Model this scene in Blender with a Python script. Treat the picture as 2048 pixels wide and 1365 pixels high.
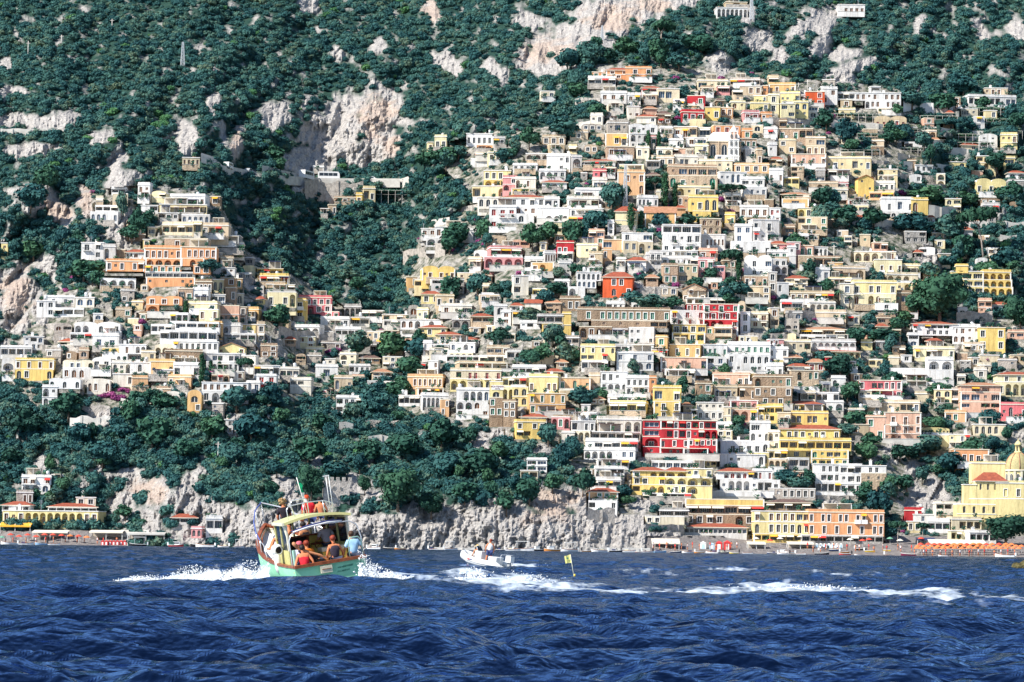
import bpy, bmesh, math, random
import numpy as np
from mathutils import Vector, Matrix, Euler

for o in list(bpy.data.objects): bpy.data.objects.remove(o)
SC = bpy.context.scene
COL = SC.collection
rnd = random.Random(7)
R = math.radians

# ---------------------------------------------------------------- camera
F_PX = 7286.0                      # focal length in pixels of the 2048 px wide photograph
CAM_H = 1.35
PITCH = math.atan((1091 - 682.5) / F_PX)
ROLL = R(0.72)
_F = Vector((0, math.cos(PITCH), math.sin(PITCH)))
_U0 = Vector((0, -math.sin(PITCH), math.cos(PITCH)))
_R0 = Vector((1, 0, 0))
_R = _R0 * math.cos(ROLL) + _U0 * math.sin(ROLL)
_U = _U0 * math.cos(ROLL) - _R0 * math.sin(ROLL)
cam_d = bpy.data.cameras.new('camera')
cam = bpy.data.objects.new('camera', cam_d); COL.objects.link(cam)
cam.matrix_world = Matrix(((_R.x, _U.x, -_F.x, 0), (_R.y, _U.y, -_F.y, 0), (_R.z, _U.z, -_F.z, CAM_H), (0, 0, 0, 1)))
cam_d.sensor_width = 36.0
cam_d.lens = F_PX / 2048 * 36.0
cam_d.clip_start = 1.0
cam_d.clip_end = 8000
SC.camera = cam
SC.render.resolution_x = 1024; SC.render.resolution_y = 682

# ---------------------------------------------------------------- light
SUN_EL = R(41); SUN_AZ = R(-124)      # azimuth clockwise from +Y (north): behind the camera on the left
sun_dir = Vector((math.sin(SUN_AZ) * math.cos(SUN_EL), math.cos(SUN_AZ) * math.cos(SUN_EL), math.sin(SUN_EL)))
w = bpy.data.worlds.new('World'); SC.world = w; w.use_nodes = True
nt = w.node_tree; nt.nodes.clear()
sky = nt.nodes.new('ShaderNodeTexSky'); sky.sky_type = 'NISHITA'; sky.sun_disc = False
sky.sun_elevation = SUN_EL; sky.sun_rotation = SUN_AZ
sky.air_density = 1.0; sky.dust_density = 0.3; sky.ozone_density = 2.5
bg = nt.nodes.new('ShaderNodeBackground'); bg.inputs['Strength'].default_value = 0.095
wo = nt.nodes.new('ShaderNodeOutputWorld')
nt.links.new(sky.outputs[0], bg.inputs[0]); nt.links.new(bg.outputs[0], wo.inputs[0])
sun_d = bpy.data.lights.new('sun', 'SUN'); sun_d.energy = 5.0; sun_d.angle = R(0.5); sun_d.color = (1.0, 0.94, 0.84)
sun_o = bpy.data.objects.new('sun', sun_d); COL.objects.link(sun_o)
sun_o.rotation_euler = (-sun_dir).to_track_quat('-Z', 'Y').to_euler()
SC.view_settings.view_transform = 'Standard'; SC.view_settings.look = 'None'
SC.view_settings.exposure = 0.64; SC.view_settings.gamma = 1.0; SC.view_settings.use_curve_mapping = False

# ---------------------------------------------------------------- maths
def ray(u, v):
    a = (u - 1024) / F_PX; b = -(v - 682.5) / F_PX
    return (_F.x + _R.x * a + _U.x * b, _F.y + _R.y * a + _U.y * b, _F.z + _R.z * a + _U.z * b)
def P(u, v, D):
    """world point that is D metres away (world y) in the direction of photo pixel u, v"""
    x, y, z = ray(u, v)
    k = D / y
    return (x * k, y * k, CAM_H + z * k)
def PV(u, v, D): return Vector(P(u, v, D))

_perm = np.random.RandomState(3).permutation(512).astype(np.int64)
_ang = np.random.RandomState(5).rand(512) * 2 * np.pi
_gx, _gy = np.cos(_ang), np.sin(_ang)
def perlin(x, y, seed=0):
    x = np.asarray(x, dtype=float); y = np.asarray(y, dtype=float)
    xi = np.floor(x).astype(np.int64); yi = np.floor(y).astype(np.int64)
    xf = x - xi; yf = y - yi
    def g(ix, iy, dx, dy):
        h = _perm[(_perm[(ix + seed * 37) & 511] + iy) & 511]
        return _gx[h] * dx + _gy[h] * dy
    sx = xf * xf * xf * (xf * (xf * 6 - 15) + 10); sy = yf * yf * yf * (yf * (yf * 6 - 15) + 10)
    a = g(xi, yi, xf, yf); b = g(xi + 1, yi, xf - 1, yf)
    c = g(xi, yi + 1, xf, yf - 1); d = g(xi + 1, yi + 1, xf - 1, yf - 1)
    return (a + (b - a) * sx + ((c + (d - c) * sx) - (a + (b - a) * sx)) * sy) * 1.5
def fbm(x, y, n=4, seed=0):
    s = 0; a = 1.0
    for i in range(n):
        s = s + a * perlin(x * 2 ** i, y * 2 ** i, seed + i * 3); a *= 0.5
    return s

# ---------------------------------------------------------------- terrain distance (metres from the camera for each sight line)
TU = np.array([-300, 0, 200, 400, 520, 650, 780, 900, 1050, 1250, 1500, 1750, 1850, 1950, 2350], float)
TV = np.array([1150, 1112, 1098, 1085, 1060, 1000, 950, 900, 800, 700, 600, 500, 400, 300, 200, 100, 0, -170], float)
TD = np.array([
 [ 880, 880, 880, 892, 894, 894, 894, 894, 894, 894, 880, 878, 878, 878, 878],
 [ 893, 893, 894, 897, 898, 898, 898, 898, 898, 898, 893, 890, 890, 890, 890],
 [ 900, 900, 901, 900, 900, 900, 900, 900, 900, 903, 908, 905, 904, 904, 904],
 [ 915, 915, 914, 906, 902, 902, 902, 902, 902, 908, 924, 926, 926, 924, 924],
 [ 928, 928, 926, 914, 905, 904, 904, 904, 905, 914, 938, 942, 944, 944, 944],
 [ 950, 950, 946, 928, 916, 912, 912, 914, 918, 936, 956, 966, 976, 972, 972],
 [ 966, 966, 962, 944, 934, 934, 936, 938, 940, 952, 970, 984, 996, 990, 990],
 [ 982, 980, 974, 960, 956, 962, 966, 966, 964, 970, 985, 998,1010,1006,1006],
 [1006,1000, 992, 984, 990,1012,1016,1008, 996, 998,1010,1024,1032,1032,1034],
 [1034,1022,1012,1006,1024,1060,1066,1046,1028,1026,1036,1050,1058,1060,1064],
 [1060,1050,1036,1032,1062,1108,1114,1082,1060,1056,1064,1078,1086,1090,1096],
 [1086,1076,1062,1062,1108,1154,1158,1116,1092,1086,1092,1106,1116,1122,1130],
 [1112,1098,1088,1096,1150,1196,1198,1148,1124,1116,1122,1136,1148,1156,1166],
 [1144,1130,1126,1140,1186,1222,1222,1184,1158,1148,1154,1170,1184,1194,1206],
 [1190,1180,1184,1200,1226,1248,1246,1226,1200,1186,1192,1212,1226,1238,1252],
 [1252,1248,1252,1262,1278,1298,1296,1284,1256,1236,1246,1268,1282,1296,1310],
 [1322,1320,1326,1334,1346,1366,1364,1350,1320,1296,1312,1332,1348,1362,1378],
 [1450,1450,1460,1468,1480,1500,1500,1486,1456,1430,1450,1470,1486,1500,1516]], float)
_TVr = TV[::-1]; _TDr = TD[::-1]
def Dbase(u, v):
    u = np.asarray(u, float); v = np.asarray(v, float)
    ui = np.clip(np.searchsorted(TU, u) - 1, 0, len(TU) - 2); uf = np.clip((u - TU[ui]) / (TU[ui + 1] - TU[ui]), 0, 1)
    vi = np.clip(np.searchsorted(_TVr, v) - 1, 0, len(_TVr) - 2); vf = np.clip((v - _TVr[vi]) / (_TVr[vi + 1] - _TVr[vi]), 0, 1)
    uf = uf * uf * (3 - 2 * uf)
    a = _TDr[vi, ui] * (1 - uf) + _TDr[vi, ui + 1] * uf
    b = _TDr[vi + 1, ui] * (1 - uf) + _TDr[vi + 1, ui + 1] * uf
    return a * (1 - vf) + b * vf

def in_poly(poly, u, v):
    u = np.asarray(u, float); v = np.asarray(v, float)
    r = np.zeros(u.shape, bool); n = len(poly)
    for i in range(n):
        x1, y1 = poly[i]; x2, y2 = poly[(i + 1) % n]
        c = ((y1 > v) != (y2 > v)) & (u < (x2 - x1) * (v - y1) / ((y2 - y1) or 1e-9) + x1)
        r ^= c
    return r

# ---------------------------------------------------------------- object helpers
def tag(o, label=None, cat=None, group=None, kind=None):
    if label: o['label'] = label
    if cat: o['category'] = cat
    if group: o['group'] = group
    if kind: o['kind'] = kind
    return o
def empty(name, loc, rz=0.0, **kw):
    o = bpy.data.objects.new(name, None); COL.objects.link(o)
    o.empty_display_size = 0.2
    o.location = loc; o.rotation_euler = (0, 0, rz)
    return tag(o, **kw)
def link(name, me, parent=None, loc=(0, 0, 0), rot=(0, 0, 0), scale=(1, 1, 1)):
    o = bpy.data.objects.new(name, me); COL.objects.link(o)
    o.location = loc; o.rotation_euler = rot; o.scale = scale
    if parent is not None: o.parent = parent
    return o
class MB:
    """collects faces with materials, builds one mesh"""
    def __init__(s): s.v = []; s.f = []; s.m = []; s.mats = []; s.sm = []
    def slot(s, mat):
        if mat not in s.mats: s.mats.append(mat)
        return s.mats.index(mat)
    def poly(s, pts, mat, smooth=False):
        n = len(s.v); s.v.extend([tuple(p) for p in pts]); s.f.append(tuple(range(n, n + len(pts)))); s.m.append(s.slot(mat)); s.sm.append(smooth)
    def box(s, x0, x1, y0, y1, z0, z1, mat, skip=''):
        c = [(x0, y0, z0), (x1, y0, z0), (x1, y1, z0), (x0, y1, z0), (x0, y0, z1), (x1, y0, z1), (x1, y1, z1), (x0, y1, z1)]
        n = len(s.v); s.v.extend(c); k = s.slot(mat)
        for nm, q in (('b', (0, 3, 2, 1)), ('t', (4, 5, 6, 7)), ('f', (0, 1, 5, 4)), ('r', (1, 2, 6, 5)), ('k', (2, 3, 7, 6)), ('l', (3, 0, 4, 7))):
            if nm in skip: continue
            s.f.append(tuple(n + i for i in q)); s.m.append(k); s.sm.append(False)
    def bar(s, a, b, w, mat, w2=None):
        a = Vector(a); b = Vector(b); d = (b - a)
        if d.length < 1e-6: return
        d.normalize(); up = Vector((0, 0, 1)) if abs(d.z) < 0.95 else Vector((1, 0, 0))
        x = d.cross(up).normalized() * (w / 2); y = d.cross(x).normalized() * ((w2 or w) / 2)
        n = len(s.v); k = s.slot(mat)
        for p in (a, b):
            for q in (x + y, -x + y, -x - y, x - y): s.v.append(tuple(p + q))
        for q in ((0, 1, 5, 4), (1, 2, 6, 5), (2, 3, 7, 6), (3, 0, 4, 7), (3, 2, 1, 0), (4, 5, 6, 7)):
            s.f.append(tuple(n + i for i in q)); s.m.append(k); s.sm.append(False)
    def tube(s, pts, r, mat, n=8, cap=True, smooth=True):
        pts = [Vector(p) for p in pts]
        rs = r if isinstance(r, (list, tuple)) else [r] * len(pts)
        base = len(s.v); k = s.slot(mat); prev = None
        for i, p in enumerate(pts):
            t = (pts[min(i + 1, len(pts) - 1)] - pts[max(i - 1, 0)]).normalized()
            if prev is None:
                ref = Vector((0, 0, 1)) if abs(t.z) < 0.9 else Vector((1, 0, 0)); x = t.cross(ref).normalized()
            else: x = (prev - t * prev.dot(t)).normalized()
            prev = x; y = t.cross(x)
            for j in range(n):
                a = 2 * math.pi * j / n; s.v.append(tuple(p + (x * math.cos(a) + y * math.sin(a)) * rs[i]))
        for i in range(len(pts) - 1):
            for j in range(n):
                a = base + i * n + j; b = base + i * n + (j + 1) % n
                s.f.append((a, b, b + n, a + n)); s.m.append(k); s.sm.append(smooth)
        if cap:
            s.f.append(tuple(base + j for j in reversed(range(n)))); s.m.append(k); s.sm.append(False)
            s.f.append(tuple(base + (len(pts) - 1) * n + j for j in range(n))); s.m.append(k); s.sm.append(False)
    def lathe(s, prof, mat, n=16, center=(0, 0, 0), smooth=True, a0=0, a1=2 * math.pi):
        base = len(s.v); k = s.slot(mat); full = abs(a1 - a0 - 2 * math.pi) < 1e-6
        cnt = n if full else n + 1
        for r, z in prof:
            for j in range(cnt):
                a = a0 + (a1 - a0) * j / n; s.v.append((center[0] + r * math.cos(a), center[1] + r * math.sin(a), center[2] + z))
        for i in range(len(prof) - 1):
            for j in range(n):
                a = base + i * cnt + j; b = base + i * cnt + ((j + 1) % cnt)
                s.f.append((a, b, b + cnt, a + cnt)); s.m.append(k); s.sm.append(smooth)
    def blob(s, c, r, mat, seg=8, rings=5, noise=0.0, rg=None):
        base = len(s.v); k = s.slot(mat); rg = rg or rnd
        rx, ry, rz = r if isinstance(r, (tuple, list)) else (r, r, r)
        for i in range(rings + 1):
            th = math.pi * i / rings
            for j in range(seg):
                ph = 2 * math.pi * j / seg; q = 1 + noise * (rg.random() - 0.5)
                s.v.append((c[0] + rx * q * math.sin(th) * math.cos(ph), c[1] + ry * q * math.sin(th) * math.sin(ph), c[2] + rz * q * math.cos(th)))
        for i in range(rings):
            for j in range(seg):
                a = base + i * seg + j; b = base + i * seg + (j + 1) % seg
                s.f.append((a, a + seg, b + seg, b)); s.m.append(k); s.sm.append(True)
    def mesh(s, name):
        me = bpy.data.meshes.new(name); me.from_pydata(s.v, [], s.f)
        for m in s.mats: me.materials.append(m)
        me.polygons.foreach_set('material_index', s.m); me.polygons.foreach_set('use_smooth', s.sm)
        me.update(); return me
    def build(s, name, parent=None, **kw): return link(name, s.mesh(name), parent, **kw)

# ---------------------------------------------------------------- materials
def newmat(name):
    m = bpy.data.materials.new(name); m.use_nodes = True
    n = m.node_tree; b = n.nodes['Principled BSDF']
    return m, n, b
def node(n, t, **kw):
    x = n.nodes.new(t)
    for k, v in kw.items(): setattr(x, k, v)
    return x
def flat(name, col, rough=0.7, metal=0.0, spec=0.3):
    m, n, b = newmat(name)
    b.inputs['Base Color'].default_value = (*col, 1); b.inputs['Roughness'].default_value = rough
    b.inputs['Metallic'].default_value = metal; b.inputs['Specular IOR Level'].default_value = spec
    return m
def noisy(name, c1, c2, scale=0.5, rough=0.85, bump=0.0, bscale=4.0, c3=None, spec=0.2, rand=0.0, streak=False):
    """plaster / rock like: blends two or three tones by world-scale noise"""
    m, n, b = newmat(name)
    tc = node(n, 'ShaderNodeTexCoord'); geo = node(n, 'ShaderNodeNewGeometry')
    mp = node(n, 'ShaderNodeMapping'); n.links.new(geo.outputs['Position'], mp.inputs['Vector'])
    if streak: mp.inputs['Scale'].default_value = (1.0, 1.0, 0.25)
    nz = node(n, 'ShaderNodeTexNoise'); nz.inputs['Scale'].default_value = scale; nz.inputs['Detail'].default_value = 6; nz.inputs['Roughness'].default_value = 0.65
    n.links.new(mp.outputs[0], nz.inputs['Vector'])
    cr = node(n, 'ShaderNodeValToRGB'); n.links.new(nz.outputs['Fac'], cr.inputs['Fac'])
    e = cr.color_ramp.elements; e[0].position = 0.36; e[0].color = (*c1, 1); e[1].position = 0.62; e[1].color = (*c2, 1)
    if c3:
        k = cr.color_ramp.elements.new(0.70); k.color = (*c3, 1)
    out = cr.outputs['Color']
    if rand > 0:
        oi = node(n, 'ShaderNodeObjectInfo'); hs = node(n, 'ShaderNodeHueSaturation')
        mr = node(n, 'ShaderNodeMapRange'); mr.inputs['To Min'].default_value = 1 - rand; mr.inputs['To Max'].default_value = 1 + rand
        n.links.new(oi.outputs['Random'], mr.inputs['Value']); n.links.new(mr.outputs[0], hs.inputs['Value'])
        n.links.new(out, hs.inputs['Color']); out = hs.outputs['Color']
    n.links.new(out, b.inputs['Base Color'])
    b.inputs['Roughness'].default_value = rough; b.inputs['Specular IOR Level'].default_value = spec
    if bump > 0:
        n2 = node(n, 'ShaderNodeTexNoise'); n2.inputs['Scale'].default_value = bscale; n2.inputs['Detail'].default_value = 5
        n.links.new(geo.outputs['Position'], n2.inputs['Vector'])
        bp = node(n, 'ShaderNodeBump'); bp.inputs['Strength'].default_value = bump; bp.inputs['Distance'].default_value = 0.3
        n.links.new(n2.outputs['Fac'], bp.inputs['Height']); n.links.new(bp.outputs[0], b.inputs['Normal'])
    return m
def mul(c, k): return tuple(min(1.0, x * k) for x in c)
WALLC = {
 'W': (0.80, 0.79, 0.78), 'C': (0.76, 0.66, 0.48), 'Y': (0.82, 0.60, 0.21), 'O': (0.76, 0.48, 0.22), 'L': (0.80, 0.68, 0.34),
 'P': (0.68, 0.32, 0.32), 'S': (0.78, 0.38, 0.19), 'N': (0.74, 0.46, 0.34), 'R': (0.50, 0.04, 0.05), 'V': (0.72, 0.13, 0.05),
 'B': (0.36, 0.26, 0.18), 'G': (0.42, 0.40, 0.38), 'T': (0.55, 0.43, 0.31), 'K': (0.75, 0.20, 0.22)}
CNAME = {'W': 'white', 'C': 'cream', 'Y': 'yellow', 'O': 'ochre', 'L': 'pale yellow', 'P': 'pink', 'S': 'orange', 'N': 'salmon', 'R': 'dark red',
         'V': 'vermilion', 'B': 'brown stone', 'G': 'grey stone', 'T': 'tan', 'K': 'coral pink'}
def plaster(name, c, rough=False):
    m = noisy(name, mul(c, 0.72), c, 0.5, 0.9, 0.2 if not rough else 0.8, 2.5, c3=tuple(min(1, x * 1.04) for x in c), rand=0.07, streak=True)
    n = m.node_tree; b = n.nodes['Principled BSDF']; src = b.inputs['Base Color'].links[0].from_socket
    geo = node(n, 'ShaderNodeNewGeometry'); mp = node(n, 'ShaderNodeMapping'); mp.inputs['Scale'].default_value = (1.6, 1.6, .16); n.links.new(geo.outputs['Position'], mp.inputs['Vector'])
    t = node(n, 'ShaderNodeTexNoise'); t.inputs['Scale'].default_value = 1.1; t.inputs['Detail'].default_value = 7; t.inputs['Roughness'].default_value = .75; n.links.new(mp.outputs[0], t.inputs['Vector'])
    cr = node(n, 'ShaderNodeValToRGB'); e = cr.color_ramp.elements; e[0].position = .36; e[0].color = (.50, .44, .38, 1) if not rough else (.35, .3, .27, 1); e[1].position = .50; e[1].color = (1, 1, 1, 1); n.links.new(t.outputs['Fac'], cr.inputs['Fac'])
    x = node(n, 'ShaderNodeMix', data_type='RGBA', blend_type='MULTIPLY'); x.inputs[0].default_value = .5; n.links.new(src, x.inputs[6]); n.links.new(cr.outputs[0], x.inputs[7]); n.links.new(x.outputs[2], b.inputs['Base Color'])
    return m
MW = {k: plaster('plaster_' + CNAME[k].replace(' ', '_'), c, k in 'BGT') for k, c in WALLC.items()}
ALT = {'W': [MW['W'], MW['W'], MW['W'], MW['W'], plaster('warm_white_plaster', (.80, .75, .66)), plaster('grey_white_plaster', (.66, .64, .62)), plaster('ivory_plaster', (.80, .72, .56))],
       'C': [MW['C'], plaster('sand_plaster', (.68, .55, .40)), plaster('butter_plaster', (.80, .68, .42))], 'T': [MW['T'], plaster('clay_plaster', (.50, .36, .26), True), plaster('straw_plaster', (.62, .50, .34))],
       'L': [MW['L'], plaster('lemon_cream_plaster', (.82, .74, .48))], 'O': [MW['O'], plaster('apricot_plaster', (.78, .48, .27))], 'G': [MW['G'], plaster('warm_grey_stone', (.50, .45, .40), True)]}
M = {}
M['trim'] = flat('white_trim', (0.78, 0.77, 0.74))
M['cream_trim'] = flat('cream_trim', (0.74, 0.68, 0.55))
M['glass'] = flat('dark_window_glass', (0.015, 0.022, 0.035), 0.15, spec=0.5)
M['pane_blue'] = flat('blue_window_glass', (0.05, 0.09, 0.16), 0.15, spec=0.5)
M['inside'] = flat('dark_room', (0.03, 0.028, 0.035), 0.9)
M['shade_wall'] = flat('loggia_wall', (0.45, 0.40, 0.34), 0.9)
M['brown'] = flat('brown_wood_shutter', (0.16, 0.07, 0.035), 0.6)
M['redwood'] = flat('red_wood_shutter', (0.30, 0.03, 0.03), 0.6)
M['green'] = flat('green_wood_shutter', (0.03, 0.20, 0.13), 0.6)
M['iron'] = flat('dark_iron', (0.03, 0.03, 0.035), 0.5)
M['steel'] = flat('galvanised_steel', (0.62, 0.64, 0.66), 0.4, 0.3)
M['stone'] = noisy('retaining_stone', (0.26, 0.24, 0.22), (0.50, 0.46, 0.42), 0.8, 0.95, 0.8, 2.5)
M['concrete'] = noisy('pale_concrete', (0.45, 0.43, 0.40), (0.62, 0.60, 0.56), 0.4, 0.9, 0.2)
M['roofwhite'] = noisy('limewash_roof', (0.70, 0.69, 0.67), (0.84, 0.83, 0.82), 0.5, 0.9, 0.1)
M['awning_y'] = noisy('yellow_awning_cloth', (0.72, 0.38, 0.04), (0.80, 0.46, 0.06), 0.6, 0.8)
M['awning_w'] = flat('cream_awning_cloth', (0.78, 0.72, 0.60), 0.8)
M['awning_b'] = flat('dark_blue_awning_cloth', (0.04, 0.06, 0.14), 0.8)
M['awning_r'] = flat('red_awning_cloth', (0.60, 0.05, 0.04), 0.8)
M['asphalt'] = noisy('asphalt', (0.05, 0.05, 0.05), (0.08, 0.08, 0.08), 1.0)
M['bark'] = noisy('bark', (0.10, 0.07, 0.05), (0.22, 0.17, 0.13), 2.0)
M['palebark'] = noisy('pale_bark', (0.28, 0.23, 0.20), (0.42, 0.36, 0.32), 2.0)
def tile_mat(name, c1, c2):
    m, n, b = newmat(name)
    geo = node(n, 'ShaderNodeNewGeometry')
    nz = node(n, 'ShaderNodeTexNoise'); nz.inputs['Scale'].default_value = 1.2; nz.inputs['Detail'].default_value = 8
    n.links.new(geo.outputs['Position'], nz.inputs['Vector'])
    cr = node(n, 'ShaderNodeValToRGB'); cr.color_ramp.elements[0].position = 0.35; cr.color_ramp.elements[0].color = (*c1, 1)
    cr.color_ramp.elements[1].position = 0.65; cr.color_ramp.elements[1].color = (*c2, 1)
    n.links.new(nz.outputs['Fac'], cr.inputs['Fac']); n.links.new(cr.outputs[0], b.inputs['Base Color'])
    wv = node(n, 'ShaderNodeTexWave'); wv.inputs['Scale'].default_value = 1.6; wv.bands_direction = 'X'
    n.links.new(geo.outputs['Position'], wv.inputs['Vector'])
    bp = node(n, 'ShaderNodeBump'); bp.inputs['Strength'].default_value = 0.8; bp.inputs['Distance'].default_value = 0.12
    n.links.new(wv.outputs['Fac'], bp.inputs['Height']); n.links.new(bp.outputs[0], b.inputs['Normal'])
    b.inputs['Roughness'].default_value = 0.85
    return m
M['tile'] = tile_mat('red_roof_tile', (0.30, 0.07, 0.04), (0.48, 0.12, 0.06))
M['tile_o'] = tile_mat('faded_roof_tile', (0.42, 0.20, 0.11), (0.58, 0.30, 0.18))
M['tile_b'] = tile_mat('brown_roof_tile', (0.11, 0.07, 0.06), (0.22, 0.13, 0.11))
def leafmat(name, stops, rand_by_island=False):
    m, n, b = newmat(name)
    oi = node(n, 'ShaderNodeObjectInfo'); geo = node(n, 'ShaderNodeNewGeometry')
    nz = node(n, 'ShaderNodeTexNoise'); nz.inputs['Scale'].default_value = 0.055; nz.inputs['Detail'].default_value = 3
    n.links.new(geo.outputs['Position'], nz.inputs['Vector'])
    add = node(n, 'ShaderNodeMath', operation='ADD'); mu = node(n, 'ShaderNodeMath', operation='MULTIPLY'); mu.inputs[1].default_value = 0.55
    n.links.new(oi.outputs['Random'], mu.inputs[0])
    mu2 = node(n, 'ShaderNodeMath', operation='MULTIPLY'); mu2.inputs[1].default_value = 0.45
    n.links.new(nz.outputs['Fac'], mu2.inputs[0])
    n.links.new(mu.outputs[0], add.inputs[0]); n.links.new(mu2.outputs[0], add.inputs[1])
    add2 = node(n, 'ShaderNodeMath', operation='MULTIPLY_ADD'); add2.inputs[1].default_value = 0.22; n.links.new(geo.outputs['Random Per Island'], add2.inputs[0]); n.links.new(add.outputs[0], add2.inputs[2])
    cr = node(n, 'ShaderNodeValToRGB'); n.links.new(add2.outputs[0], cr.inputs['Fac'])
    el = cr.color_ramp.elements
    el[0].position, el[0].color = stops[0][0], (*stops[0][1], 1)
    el[1].position, el[1].color = stops[-1][0], (*stops[-1][1], 1)
    for p, c in stops[1:-1]:
        k = el.new(p); k.color = (*c, 1)
    n.links.new(cr.outputs[0], b.inputs['Base Color'])
    b.inputs['Roughness'].default_value = 0.75; b.inputs['Specular IOR Level'].default_value = 0.15
    return m
M['macchia'] = leafmat('macchia_leaves', [(0.12, (0.010, 0.042, 0.052)), (0.45, (0.022, 0.085, 0.090)), (0.78, (0.055, 0.140, 0.120)), (0.92, (0.09, 0.14, 0.10)), (1.0, (0.11, 0.16, 0.10))])
M['tree'] = leafmat('tree_leaves', [(0.15, (0.016, 0.055, 0.046)), (0.6, (0.030, 0.095, 0.065)), (1.0, (0.065, 0.15, 0.075))])
M['bright'] = leafmat('bright_leaves', [(0.2, (0.04, 0.13, 0.06)), (1.0, (0.09, 0.21, 0.08))])
M['pine'] = leafmat('pine_needles', [(0.2, (0.014, 0.052, 0.038)), (1.0, (0.034, 0.095, 0.055))])
M['cypress'] = leafmat('cypress_needles', [(0.2, (0.012, 0.05, 0.03)), (1.0, (0.03, 0.09, 0.04))])
M['bougain'] = leafmat('bougainvillea', [(0.2, (0.16, 0.03, 0.12)), (1.0, (0.35, 0.08, 0.22))])
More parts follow.
